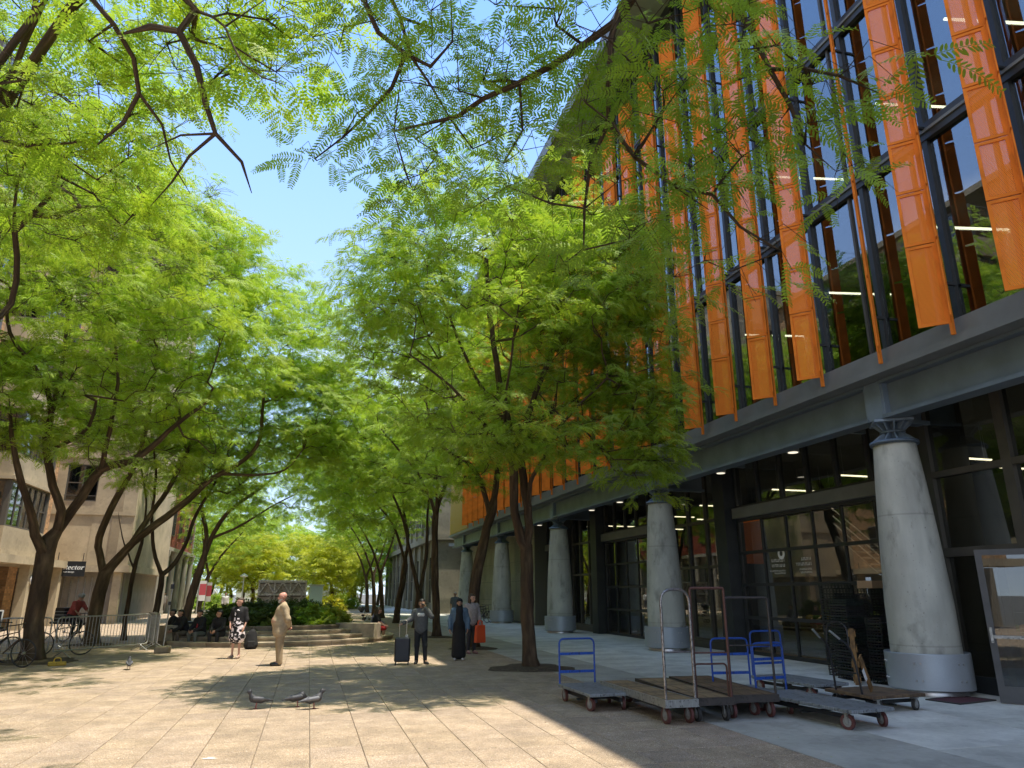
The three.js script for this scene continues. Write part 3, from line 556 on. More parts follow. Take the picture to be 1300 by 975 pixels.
{
  const A = thing('brick_building', 'red brick building with white columned ground floor at the plaza corner', 'building');
  const x1 = -11.7, z0 = -62, z1 = -80, red = mat([0.42, 0.12, 0.08], 0.85, { map: rep(brickTex, 0.55) }), wh = mat([0.62, 0.58, 0.52], 0.75, { map: rep(concTex, 0.25) });
  part('wall', [span(-26, x1, 5.4, 17, z0, z1)], red, A);
  part('white_base', [span(-26, x1 - 0.4, 0, 5.1, z0 - 0.3, z1)], wh, A);
  part('cornice', [span(-26, x1 + 0.3, 5.1, 5.39, z0 + 0.2, z1 - 0.2)], wh, A); part('cornice', [span(-26, x1 + 0.4, 17, 17.6, z0 + 0.3, z1 - 0.3)], wh, A);
  part('corner_quoin', [span(x1 - 0.6, x1 + 0.06, 5.4, 17, z1 - 0.05, z1 + 0.6)], wh, A);
  for (let i = 0; i < 6; i++) {
    const z = z0 - 1 - i * 3.3; part('column', [lathe([[0.32, 0], [0.32, 0.3], [0.26, 0.35], [0.23, 4.6], [0.33, 4.8], [0.33, 5.09]], 16)], wh, A).position.set(x1 + 0.02, 0, z);
    if (i < 5) { const d = part('shop_window', [span(x1 - 0.41, x1 - 0.36, 0.4, 4.4, z - 0.7, z - 2.6)], mat([0.05, 0.16, 0.15], 0.3), A); part('pane', [span(x1 - 0.355, x1 - 0.35, 0.5, 4.3, z - 0.8, z - 2.5)], winGlass, d);
      for (let f = 0; f < 3; f++) { const y = 6.4 + f * 3.6; const w = windowPart(A, 'x', x1 + 0.05, z - 1, z - 2.3, y, y + 2.2, 1); part('lintel', [span(x1 + 0.001, x1 + 0.1, y + 2.21, y + 2.5, z - 0.85, z - 2.45)], wh, w); part('blind', [span(x1 + 0.004, x1 + 0.012, y, y + 2.2, z - 1, z - 2.3)], mat([0.42, 0.45, 0.4], 0.8), w); } }
  }
}
{
  const A = thing('stone_building', 'beige stone building with pilasters beyond the orange finned hall', 'building');
  const x0 = 10.4, z0 = -62, z1 = -104, st = mat([0.46, 0.42, 0.335], 0.8, { map: rep(concTex, 0.2) });
  part('wall', [span(x0, 24, 0, 22, z0, z1)], st, A);
  part('cornice', [span(x0 - 0.5, 24, 6.1, 6.6, z0 + 0.3, z1)], st, A); part('cornice', [span(x0 - 0.7, 24, 22, 22.7, z0 + 0.4, z1)], st, A);
  for (let i = 0; i < 11; i++) {
    const z = z0 - 0.4 - i * 4; part('pilaster', [span(x0 - 0.25, x0 - 0.002, 0, 6.09, z, z - 0.8), span(x0 - 0.2, x0 - 0.002, 6.61, 21.9, z, z - 0.7)], st, A);
    if (i < 10) for (const [y, h] of [[0.8, 4], [7.6, 3.2], [12, 3.2], [16.6, 3.2]]) { part('window_recess', [span(x0 - 0.012, x0 - 0.002, y - 0.05, y + h + 0.05, z - 1.3, z - 3.3)], dim, A); windowPart(A, 'x', x0 - 0.06, z - 1.35, z - 3.25, y, y + h, -1); }
  }
}
// shop sign
{
  const s = thing('shop_sign', 'black shop sign with white script lettering hanging among the tan pillars', 'sign', 0, 0, 0);
  const c = onx(84, 722, -13.15); s.position.set(-13.0, c.y, c.z); s.rotation.y = 0.25;
  const cv = document.createElement('canvas'); cv.width = 512; cv.height = 256; const k = cv.getContext('2d');
  k.fillStyle = '#0d0d0e'; k.fillRect(0, 0, 512, 256); k.fillStyle = '#e8e8e4'; k.textAlign = 'center'; k.textBaseline = 'middle';
  k.font = 'italic bold 104px serif'; k.fillText('LaRector', 256, 104, 470); k.font = 'bold 34px sans-serif'; k.fillText('hair design', 256, 186, 330);
  const t = new THREE.CanvasTexture(cv); t.colorSpace = THREE.SRGBColorSpace;
  const face = shade(new THREE.Mesh(new THREE.PlaneGeometry(1.5, 0.76), mat([1, 1, 1], 0.5, { map: t }))); face.name = 'face'; face.position.z = 0.052; s.add(face);
  part('box', [box(1.56, 0.82, 0.1)], MT.blackPlastic, s);
  part('bracket', [box(0.04, 0.5, 0.04, -0.6, 0.62, 0), box(0.04, 0.5, 0.04, 0.6, 0.62, 0)], MT.blackPlastic, s);
}

// ================================================================ trees
// compound leaves: a spray of pinnate leaves along a twig. pairs leaflets, droops, one geometry used by many copies
function leafGeometry(fronds, len, pairs, lw, ll, seed, fine) {
  const R = mulberry(seed), pos = [], uv = [];
  const tri = (a, b, c) => { pos.push(a.x, a.y, a.z, b.x, b.y, b.z, c.x, c.y, c.z); };
  for (let f = 0; f < fronds.length; f++) {
    const [o, az, el, sc] = fronds[f], L = len * sc, dir = V(Math.cos(el) * Math.cos(az), Math.sin(el), Math.cos(el) * Math.sin(az));
    let side = V(-Math.sin(az), 0, Math.cos(az)); const roll = (R() - 0.5) * 0.9;
    const droop = 0.45 + R() * 0.7, P = [], T = [];
    let p = o.clone(), d = dir.clone(); const n = pairs + 1;
    for (let i = 0; i <= n; i++) { P.push(p.clone()); T.push(d.clone()); d.y -= droop / n; d.normalize(); p.addScaledVector(d, L / n); }
    for (let i = 1; i <= n; i++) {
      const t = T[i], s0 = side.clone().applyAxisAngle(t, roll), up = s0.clone().cross(t).normalize(), k = Math.sin(Math.PI * (0.2 + 0.72 * i / n));
      for (const q of [-1, 1]) {
        const a = P[i], dd = s0.clone().multiplyScalar(q).addScaledVector(t, 0.45 + R() * 0.2).addScaledVector(up, -0.15 + (R() - 0.5) * 0.5).normalize(), l = ll * (0.55 + 0.55 * k), w = lw * (0.6 + 0.4 * k), wv = t.clone().addScaledVector(dd, -t.dot(dd)).normalize().multiplyScalar(w * 0.5);
        const tip = a.clone().addScaledVector(dd, l), m1 = a.clone().addScaledVector(dd, l * 0.45).add(wv), m2 = a.clone().addScaledVector(dd, l * 0.45).sub(wv);
        if (fine) { const n1 = a.clone().addScaledVector(dd, l * 0.82).addScaledVector(wv, 0.75), n2 = a.clone().addScaledVector(dd, l * 0.82).addScaledVector(wv, -0.75), b1 = a.clone().addScaledVector(dd, l * 0.12).addScaledVector(wv, 0.6), b2 = a.clone().addScaledVector(dd, l * 0.12).addScaledVector(wv, -0.6); tri(b1, m1, m2); tri(b1, m2, b2); tri(m1, n1, n2); tri(m1, n2, m2); tri(n1, tip, n2); }
        else { tri(a, m1, m2); tri(m1, tip, m2); }
      }
      if (fine) { const w = up.clone().cross(t).setLength(0.0016); tri(P[i - 1].clone().add(w), P[i].clone().add(w), P[i].clone().sub(w)); tri(P[i - 1].clone().add(w), P[i].clone().sub(w), P[i - 1].clone().sub(w)); }
    }
  }
  const g = new THREE.BufferGeometry(); g.setAttribute('position', new THREE.BufferAttribute(new Float32Array(pos), 3)); g.computeVertexNormals(); return g;
}
function sprayFronds(n, twig, seed) { const R = mulberry(seed), out = []; for (let i = 0; i < n; i++) { const s = (i + 0.5) / n * twig, a = (i % 2 ? 1 : -1) * (0.7 + R() * 0.5) * (i === n - 1 ? 0.1 : 1); out.push([V(s, -0.1 * s * s + (R() - 0.5) * 0.03, 0), a + (R() - 0.5) * 0.4, (R() - 0.35) * 0.6, 0.75 + R() * 0.4]); } return out; }
const SPRAY = [0, 1, 2].map((k) => leafGeometry(sprayFronds(10, 0.5, 200 + k), 0.28, 6, 0.034, 0.076, 300 + k, false));
const SPRAY_FAR = [0, 1].map((k) => leafGeometry(sprayFronds(9, 0.8, 210 + k), 0.42, 4, 0.07, 0.13, 310 + k, false));
const SPRAY_NEAR = [0, 1, 2].map((k) => leafGeometry(sprayFronds(3, 0.12, 220 + k), 0.21, 11, 0.0105, 0.033, 320 + k, true));
const LEAF = {
  lime: mat([0.37, 0.55, 0.06], 0.75, { transmission: 0.68, thickness: 0, specularIntensity: 0.35 }),
  green: mat([0.28, 0.46, 0.05], 0.75, { transmission: 0.68, thickness: 0, specularIntensity: 0.35 }),
  bright: mat([0.45, 0.54, 0.03], 0.75, { transmission: 0.65, thickness: 0, specularIntensity: 0.35 }),
  shrub: mat([0.085, 0.15, 0.03], 0.7, { transmission: 0.4, thickness: 0, specularIntensity: 0.35 }),
};
const NOISE3 = (x, y, z, s) => vnoise(x + z * 0.73, y + z * 0.41, 4096, 4096, s);

// A tree: hand-laid trunk and limbs, then finer branches grown to reach leaf clusters spread through the crown.
function makeTree(o) {
  const R = mulberry(o.seed), root = thing('honey_locust_tree', o.label, 'tree', 0, 0, 0, 0, o.group);
  const N = [], add = (p, parent, r) => { N.push({ p, parent, kids: [], w: 0, r }); if (parent >= 0) N[parent].kids.push(N.length - 1); return N.length - 1; };
  const lay = (pts, parent, r0, r1) => { // points -> nodes along a smooth curve
    const c = new THREE.CatmullRomCurve3(pts, false, 'centripetal'), L = c.getLength(), n = Math.max(2, Math.round(L / (o.step || 0.35))); let id = parent;
    for (let i = parent >= 0 ? 1 : 0; i <= n; i++) { const p = c.getPointAt(i / n); p.x += (R() - 0.5) * 0.035; p.z += (R() - 0.5) * 0.035; id = add(p, id, r0 + (r1 - r0) * (i / n)); }
    return id;
  };
  lay(o.trunk, -1, o.r, o.rt || o.r * 0.72);
  const nearest = (p) => { let b = 0, bd = 1e9; for (let i = 0; i < N.length; i++) { const d = N[i].p.distanceToSquared(p); if (d < bd) { bd = d; b = i; } } return b; };
  for (const l of o.limbs) { const s = nearest(l.pts[0]); lay([N[s].p.clone(), ...l.pts.slice(1)], s, l.r, l.re || l.r * 0.3); }
  const skeleton = N.length;
  // clusters
  const pts = [], minD = o.minD || 0.55;
  let tries = 0;
  const total = o.clusters, vol = o.crown.map((c) => c.n || c.r[0] * c.r[1] * c.r[2]), sum = vol.reduce((a, b) => a + b, 0);
  o.crown.forEach((c, ci) => {
    const want = Math.round(total * vol[ci] / sum); let got = 0, t = 0;
    while (got < want && t++ < want * 30) {
      const v = V(R() * 2 - 1, R() * 2 - 1, R() * 2 - 1); const l = v.length(); if (l > 1) continue; const inner = l < (c.hollow ?? 0.25) || (c.under && v.y < -c.under && R() < 0.6); if (inner && R() < 0.6) continue;
      const p = V(c.c[0] + v.x * c.r[0], c.c[1] + v.y * c.r[1], c.c[2] + v.z * c.r[2]);
      if (NOISE3(p.x * 0.55 + 50, p.y * 0.75 + 50, p.z * 0.55, o.seed) < (o.gap ?? 0.3)) continue;
      if (o.keep && !o.keep(p)) continue;
      let ok = true; for (let i = Math.max(0, pts.length - 400); i < pts.length; i++) if (pts[i].distanceToSquared(p) < minD * minD) { ok = false; break; }
      if (ok) { p.bare = inner || R() < (o.bare || 0); pts.push(p); got++; }
    }
  });
  const order = pts.map((p) => ({ p, d: N[nearest(p)].p.distanceTo(p) })).sort((a, b) => a.d - b.d), tips = [];
  for (const { p } of order) {
    let b = 0, bc = 1e9;
    for (let i = 0; i < N.length; i++) { const q = N[i], dx = p.x - q.p.x, dy = p.y - q.p.y, dz = p.z - q.p.z, d = Math.sqrt(dx * dx + dy * dy + dz * dz); const c = d * (1 + 0.7 * Math.max(0, -dy / (d + 0.01))) + (q.r > 0.09 ? 0.15 : 0); if (c < bc) { bc = c; b = i; } }
    const a = N[b], d = p.clone().sub(a.p), L = d.length();
    let dir = a.parent >= 0 ? a.p.clone().sub(N[a.parent].p).normalize() : V(0, 1, 0);
    const ctrl = a.p.clone().addScaledVector(dir, L * 0.35).addScaledVector(d, 0.25); ctrl.y += L * 0.12;
    const n = Math.max(1, Math.round(L / 0.38)); let id = b;
    for (let i = 1; i <= n; i++) { const t = i / n, q = a.p.clone().multiplyScalar((1 - t) * (1 - t)).addScaledVector(ctrl, 2 * t * (1 - t)).addScaledVector(p, t * t); if (i < n) { q.x += (R() - 0.5) * 0.13; q.y += (R() - 0.5) * 0.12; q.z += (R() - 0.5) * 0.13; } id = add(q, id, 0); }
    N[id].bare = p.bare; tips.push(id);
  }
  for (const t of tips) N[t].w = 1;
  for (let i = N.length - 1; i > 0; i--) N[N[i].parent].w += N[i].w;
  const r0 = o.tip || 0.008;
  for (let i = 0; i < N.length; i++) { const q = N[i], pr = r0 * Math.pow(Math.max(1, q.w), 0.42); q.r = i < skeleton ? Math.max(q.r * (o.limbScale || 0.8), Math.min(pr * 0.62, 0.5 * o.r), r0) : Math.min(pr, N[q.parent].r * 0.86); }
  // strips of tube
  const big = [], small = [];
  const ring = (chain, radii, sides, v0, out, flare) => {
    const pos = [], uv = [], nor = [], idx = [], up = V(0, 1, 0); let vv = v0, x = V(1, 0, 0);
    for (let i = 0; i < chain.length; i++) {
      const t = (chain[Math.min(i + 1, chain.length - 1)]).clone().sub(chain[Math.max(0, i - 1)]).normalize();
      x = x.addScaledVector(t, -x.dot(t)); if (x.lengthSq() < 1e-4) x = Math.abs(t.y) < 0.9 ? up.clone().cross(t) : V(1, 0, 0).cross(t); x.normalize(); const y = t.clone().cross(x);
      if (i) vv += chain[i].distanceTo(chain[i - 1]);
      for (let k = 0; k <= sides; k++) {
        const a = k / sides * Math.PI * 2, ca = Math.cos(a), sa = Math.sin(a); let r = radii[i];
        if (r > 0.06) r *= 1 + 0.16 * (NOISE3(Math.cos(a) * 1.4 + 9, vv * 1.3 + 7, Math.sin(a) * 1.4, 77) - 0.5) * 2;
        if (flare) r *= 1 + Math.exp(-vv * 3.6) * (0.42 + 0.25 * Math.sin(a * 5 + o.seed));
        const nx = x.x * ca + y.x * sa, ny = x.y * ca + y.y * sa, nz = x.z * ca + y.z * sa;
        pos.push(chain[i].x + nx * r, chain[i].y + ny * r, chain[i].z + nz * r); nor.push(nx, ny, nz); uv.push(k / sides * Math.max(1, Math.round(radii[0] * 6)), vv * 0.45);
      }
    }
    for (let i = 0; i < chain.length - 1; i++) for (let k = 0; k < sides; k++) { const a = i * (sides + 1) + k, b = a + sides + 1; idx.push(a, a + 1, b, b, a + 1, b + 1); }
    const g = new THREE.BufferGeometry(); g.setAttribute('position', new THREE.BufferAttribute(new Float32Array(pos), 3)); g.setAttribute('normal', new THREE.BufferAttribute(new Float32Array(nor), 3)); g.setAttribute('uv', new THREE.BufferAttribute(new Float32Array(uv), 2)); g.setIndex(idx); out.push(g);
  };
  const stack = [[0, -1]];
  while (stack.length) {
    const [s, from] = stack.pop(), chain = [], rad = []; let i = s;
    if (from >= 0) { chain.push(N[from].p); rad.push(Math.min(N[from].r * 0.9, N[s].r * 1.35)); }
    for (;;) {
      chain.push(N[i].p); rad.push(N[i].r);
      if (!N[i].kids.length) { rad[rad.length - 1] *= 0.4; break; }
      let best = N[i].kids[0]; for (const k of N[i].kids) if (N[k].r > N[best].r) best = k;
      for (const k of N[i].kids) if (k !== best) stack.push([k, i]);
      i = best;
    }
    const R0 = rad[Math.min(1, rad.length - 1)]; ring(chain, rad, R0 > 0.1 ? 12 : R0 > 0.035 ? 7 : R0 > 0.015 ? 5 : 4, 0, R0 > 0.055 ? big : small, from < 0);
  }
  // fine twigs in each cluster and the leaf sprays on them
  const M = [], C = [], sprays = o.sprays, cr = o.cr || 0.5, kinds = o.geo;
  for (const t of tips) {
    const c = N[t].p, out = c.clone().sub(V(o.crown[0].c[0], o.crown[0].c[1] - 2, o.crown[0].c[2])).normalize(), tone = R(), nt = o.twigs ?? 4;
    const az0 = R() * 6.28;
    for (let k = 0; k < nt; k++) {
      const az = az0 + k / nt * 6.28 + (R() - 0.5) * 1.2, L = cr * (0.7 + R() * 0.6), h = V(Math.cos(az), (R() - 0.3) * 0.7 - (o.hang || 0), Math.sin(az)).addScaledVector(out, 0.5).normalize();
      const m = c.clone().addScaledVector(h, L * 0.5).add(V(0, 0.05, 0)), e = c.clone().addScaledVector(h, L).add(V(0, -0.08 - (o.hang || 0) * 0.15, 0));
      ring([c, m, e], [r0 * 0.7, r0 * 0.5, r0 * 0.3], 3, 0, small, false);
      const per = N[t].bare ? 0 : Math.max(1, Math.round(sprays / nt));
      for (let s = 0; s < per; s++) {
        const f = 0.25 + 0.75 * R(), p = c.clone().lerp(e, f).add(V((R() - 0.5) * cr * 0.5, (R() - 0.5) * cr * 0.28, (R() - 0.5) * cr * 0.5));
        const yaw = Math.atan2(-h.z, h.x) + (R() - 0.5) * 2.2, pit = (R() - 0.62) * 0.9 - (o.hang || 0) * 0.5, rol = (R() - 0.5) * 1.1, sc = (o.leafScale || 1) * (0.72 + R() * 0.5);
        const m4 = new THREE.Matrix4().compose(p, new THREE.Quaternion().setFromEuler(new THREE.Euler(rol, yaw, pit, 'YZX')), V(sc, sc, sc));
        const q = 0.72 + 0.3 * tone + 0.28 * R(), yel = R() * 0.25 + tone * 0.1; M.push(m4); C.push(new THREE.Color().setRGB(q * (1 + yel * 0.5), q, q * (1 - yel)));
      }
    }
  }
  part('trunk', mergeGeometries(big), o.bark || MT.bark, root);
  const br = part('branches', mergeGeometries(small), MT.bark, root); br.userData.kind = 'stuff';
  const nG = kinds.length;
  for (let g = 0; g < nG; g++) {
    const ids = M.map((_, i) => i).filter((i) => i % nG === g), im = new THREE.InstancedMesh(kinds[g], o.leaf, ids.length);
    ids.forEach((i, k) => { im.setMatrixAt(k, M[i]); im.setColorAt(k, C[i]); });
    im.name = 'crown'; im.userData.kind = 'stuff'; shade(im); root.add(im);
  }
  return root;
}
const pz = (z, ...a) => a.map(([x, y, dz = 0]) => onz(x, y, z + dz));
const trunkFrom = (base, pts) => [V(base.x, -0.05, base.z), ...pts];
const LEFTG = 'honey locusts along the shops', RIGHTG = 'honey locusts along the glass hall';
{ // the row on the shop side
  const b1 = ground(40, 840), z1 = b1.z;
  makeTree({ seed: 11, label: 'thick leaning honey locust with roots beside the steel barriers', r: 0.31, rt: 0.27, trunk: trunkFrom(b1, pz(z1, [44, 790], [52, 740], [59, 700], [63, 686])),
    limbs: [{ r: 0.2, pts: pz(z1, [63, 688], [74, 672, -0.2], [104, 631, -0.3], [129, 596, 0], [167, 585, 0.4], [195, 565, 0.8], [223, 540, 1.2], [262, 510, 1.6]) }, { r: 0.16, pts: pz(z1, [74, 672], [77, 648, 0.2], [66, 610, 0.4], [59, 554, 0.7], [66, 519, 1], [49, 474, 1.4], [14, 425, 2], [8, 390, 2.2]) },
      { r: 0.09, pts: pz(z1, [66, 575, 0.6], [88, 560, 1.2], [111, 544, 1.6], [122, 509, 1.8], [108, 502, 2], [157, 509, 2.2]) }, { r: 0.17, pts: pz(z1, [58, 700], [47, 685, 0.4], [40, 655, 0.8], [30, 620, 1.2], [18, 575, 1.8], [12, 520, 2.4]) }, { r: 0.1, pts: pz(z1, [129, 596], [140, 540, 1], [150, 480, 1.5], [140, 400, 1.6]) }, { r: 0.09, pts: pz(z1, [66, 519, 1], [80, 460, 0], [90, 380, -0.5], [120, 300, -0.6]) }],
    crown: [{ c: [-6.0, 9.6, z1 + 0.6], r: [4.4, 5.2, 3.8], hollow: 0.5, under: 0.3 }, { c: [-7.8, 7.0, z1 + 1.5], r: [1.8, 1.6, 2], n: 8 }], clusters: 520, minD: 0.45, twigs: 5, sprays: 5, cr: 0.52, geo: SPRAY, leaf: LEAF.lime, group: LEFTG });
  const b2 = ground(115, 819), z2 = b2.z;
  makeTree({ seed: 12, label: 'leaning honey locust with a long pale forked limb behind the barriers', r: 0.3, rt: 0.26, bark: MT.barkPale, trunk: trunkFrom(b2, pz(z2, [119, 790], [123, 768], [130, 740], [133, 728])),
    limbs: [{ r: 0.17, pts: pz(z2, [133, 728], [128, 712], [125, 688, 0.3], [133, 664, 0.5], [148, 632, 0.6], [174, 585, 0.6], [190, 520, 0.4], [200, 440, 0.2]) }, { r: 0.2, pts: pz(z2, [133, 728], [165, 693, 0.2], [197, 667, 0.3], [236, 637, 0.4], [270, 607, 0.5], [306, 587, 0.8], [327, 564, 1], [335, 500, 1]) }, { r: 0.14, pts: pz(z2, [165, 693, 0.2], [190, 655, -0.4], [214, 621, -0.8], [236, 578, -1], [250, 540, -1.2], [265, 470, -1.2]) }, { r: 0.09, pts: pz(z2, [277, 603, 0.5], [324, 603, 1], [363, 596, 1.4], [385, 570, 1.5]) }],
    crown: [{ c: [-4.0, 10.4, z2], r: [5.4, 5.0, 3.6], hollow: 0.5, under: 0.3 }, { c: [-1.0, 8.6, z2 + 0.5], r: [2.4, 2.2, 2.4] }], clusters: 500, minD: 0.48, twigs: 5, sprays: 5, cr: 0.56, geo: SPRAY, leaf: LEAF.lime, leafScale: 1.05, group: LEFTG });
  const b4 = ground(190, 814), z4 = b4.z;
  makeTree({ seed: 14, label: 'forked honey locust at the end of the steel barriers', r: 0.17, trunk: trunkFrom(b4, pz(z4, [196, 785], [202, 755], [206, 730])),
    limbs: [{ r: 0.1, pts: pz(z4, [206, 730], [196, 700, 0.2], [193, 660, 0.4], [198, 600, 0.6], [190, 540, 0.8]) }, { r: 0.11, pts: pz(z4, [206, 730], [222, 715, -0.2], [236, 690, -0.4], [248, 655, -0.4], [280, 600, -0.2], [300, 540, 0]) }],
    crown: [{ c: [-3.2, 7.6, z4 - 0.5], r: [3.6, 2.8, 3] }], clusters: 122, sprays: 5, cr: 0.55, geo: SPRAY, leaf: LEAF.green, group: LEFTG });
  const b3 = ground(157, 813), z3 = b3.z;
  makeTree({ seed: 13, label: 'slender young honey locust in front of the tan block', r: 0.12, trunk: trunkFrom(b3, pz(z3, [162, 770], [170, 725], [180, 690])), limbs: [{ r: 0.06, pts: pz(z3, [180, 690], [186, 640], [180, 590], [186, 540]) }, { r: 0.05, pts: pz(z3, [170, 725], [158, 690], [150, 650]) }],
    crown: [{ c: [-6.6, 8.2, z3], r: [3, 2.8, 2.6] }], clusters: 110, sprays: 5, cr: 0.5, geo: SPRAY, leaf: LEAF.green, group: LEFTG });
  const b5 = ground(235, 789), z5 = b5.z;
  makeTree({ seed: 15, label: 'tall honey locust leaning over the seated people by the planter', r: 0.34, rt: 0.26, trunk: trunkFrom(b5, pz(z5, [241, 765], [250, 735], [258, 710])),
    limbs: [{ r: 0.2, pts: pz(z5, [258, 710], [270, 680], [290, 650, 0.5], [330, 620, 1], [365, 590, 1.4], [380, 560, 1.5]) }, { r: 0.18, pts: pz(z5, [258, 710], [262, 680], [256, 640, -0.5], [262, 580, -1], [280, 500, -1]) }, { r: 0.12, pts: pz(z5, [270, 680], [300, 670, 1], [350, 640, 1.6], [380, 625, 2]) }],
    crown: [{ c: [-4.2, 11.4, z5], r: [5.6, 5.6, 5] }, { c: [0.6, 9.4, z5 + 1], r: [2.6, 2.6, 3] }], clusters: 344, minD: 0.6, sprays: 5, cr: 0.7, geo: SPRAY, leaf: LEAF.lime, leafScale: 1.35, group: LEFTG });
  makeTree({ seed: 10, limbScale: 0.55, label: 'old honey locust with bare hooked limbs standing before the first shops', r: 0.33, rt: 0.28, trunk: [V(-7.3, -0.05, -14.6), V(-7.1, 1.6, -14.4), V(-6.9, 3.2, -14)],
    limbs: [{ r: 0.2, pts: [V(-6.9, 3.2, -14), V(-6.4, 5.4, -12), ...[[205, -90, 9.2], [226, -8, 9], [249, 20, 8.8], [240, 36, 8.8], [223, 42, 8.7], [210, 52, 8.7], [194, 36, 8.7], [181, 26, 8.8], [158, 42, 8.8]].map((a) => atd(...a))] }, { r: 0.075, re: 0.02, pts: [[229, 36, 8.75], [246, 74, 8.6], [258, 123, 8.5], [265, 155, 8.4], [291, 194, 8.4], [313, 213, 8.4], [320, 246, 8.4]].map((a) => atd(...a)) },
      { r: 0.035, re: 0.012, pts: [[265, 155, 8.4], [238, 168, 8.4], [214, 178, 8.4], [190, 190, 8.5]].map((a) => atd(...a)) }, { r: 0.035, re: 0.012, pts: [[268, 165, 8.4], [250, 190, 8.4], [225, 225, 8.5], [190, 262, 8.6]].map((a) => atd(...a)) },
      { r: 0.1, re: 0.04, pts: [V(-6.6, 4.2, -13.2), ...[[100, -60, 9.4], [116, 0, 9.2], [136, 19, 9.1], [162, 55, 9], [178, 94, 9], [179, 113, 9], [158, 152, 9], [126, 184, 9]].map((a) => atd(...a))] }, { r: 0.035, re: 0.012, pts: [[179, 113, 9], [200, 142, 9], [210, 175, 9], [219, 210, 9], [240, 245, 9]].map((a) => atd(...a)) },
      { r: 0.12, re: 0.07, pts: [V(-6.9, 3.2, -14), ...[[-60, 140, 10], [0, 81, 10], [16, 55, 10], [42, 26, 10], [50, -20, 10]].map((a) => atd(...a))] }, { r: 0.09, re: 0.03, pts: [V(-7.1, 2.6, -14.3), ...[[-30, 420, 12], [12, 390, 12.5], [22, 330, 12.5], [18, 250, 12.4], [40, 180, 12]].map((a) => atd(...a))] }, { r: 0.05, re: 0.014, pts: [[20, 300, 12.5], [60, 250, 12.2], [80, 200, 12], [110, 170, 12]].map((a) => atd(...a)) }, { r: 0.03, re: 0.01, pts: [[249, 20, 8.8], [287, 32, 8.2], [297, 65, 7.8], [323, 94, 7.4], [365, 107, 7]].map((a) => atd(...a)) }],
    crown: [{ c: [-7.2, 10.4, -14.2], r: [4.6, 4.2, 4.6], hollow: 0.35 }, { c: [-4.4, 9.4, -16.6], r: [2.4, 2.0, 2.8], n: 26 }, { c: [-3.2, 8.4, -7.2], r: [1.2, 0.8, 1.3], n: 5 }, ...[[60, 60, 11, 1.6], [150, 30, 10.5, 1.3], [70, 200, 12.5, 1.5], [180, 100, 11.5, 1.2], [280, 20, 9.5, 0.9], [340, 40, 8.5, 0.5]].map(([x, y, d, r]) => { const p = atd(x, y, d); return { c: [p.x, p.y, p.z], r: [r, r * 0.8, r], n: r * r * 7 }; })],
    clusters: 500, minD: 0.4, sprays: 6, twigs: 5, bare: 0.38, cr: 0.6, geo: SPRAY, leaf: LEAF.lime, leafScale: 0.85, gap: 0.3, group: LEFTG });
  [[250, 778, 16], [262, 771.5, 17], [275, 768, 18]].forEach(([x, y, s], i) => {
    const b = ground(x, y);
    makeTree({ seed: s, label: ['honey locust beyond the leaning one by the planter', 'honey locust close to the red and white banner', 'last honey locust of the shop side row near the street'][i], r: 0.27, trunk: trunkFrom(b, [V(b.x + 0.3, 1.6, b.z), V(b.x + 0.6, 3.2, b.z)]), limbs: [{ r: 0.16, pts: [V(b.x + 0.6, 3.2, b.z), V(b.x + 1.6, 5, b.z + 0.4), V(b.x + 3.2, 7, b.z + 0.8)] }, { r: 0.15, pts: [V(b.x + 0.6, 3.2, b.z), V(b.x, 5.4, b.z), V(b.x - 0.6, 8, b.z - 0.5)] }],
      crown: [{ c: [b.x + 1.4, 8.6, b.z], r: [4.6, 4.4, 4] }], clusters: 155, minD: 0.7, sprays: 5, cr: 0.8, geo: SPRAY_FAR, leaf: i ? LEAF.green : LEAF.lime, leafScale: 0.85, group: LEFTG });
  });
}
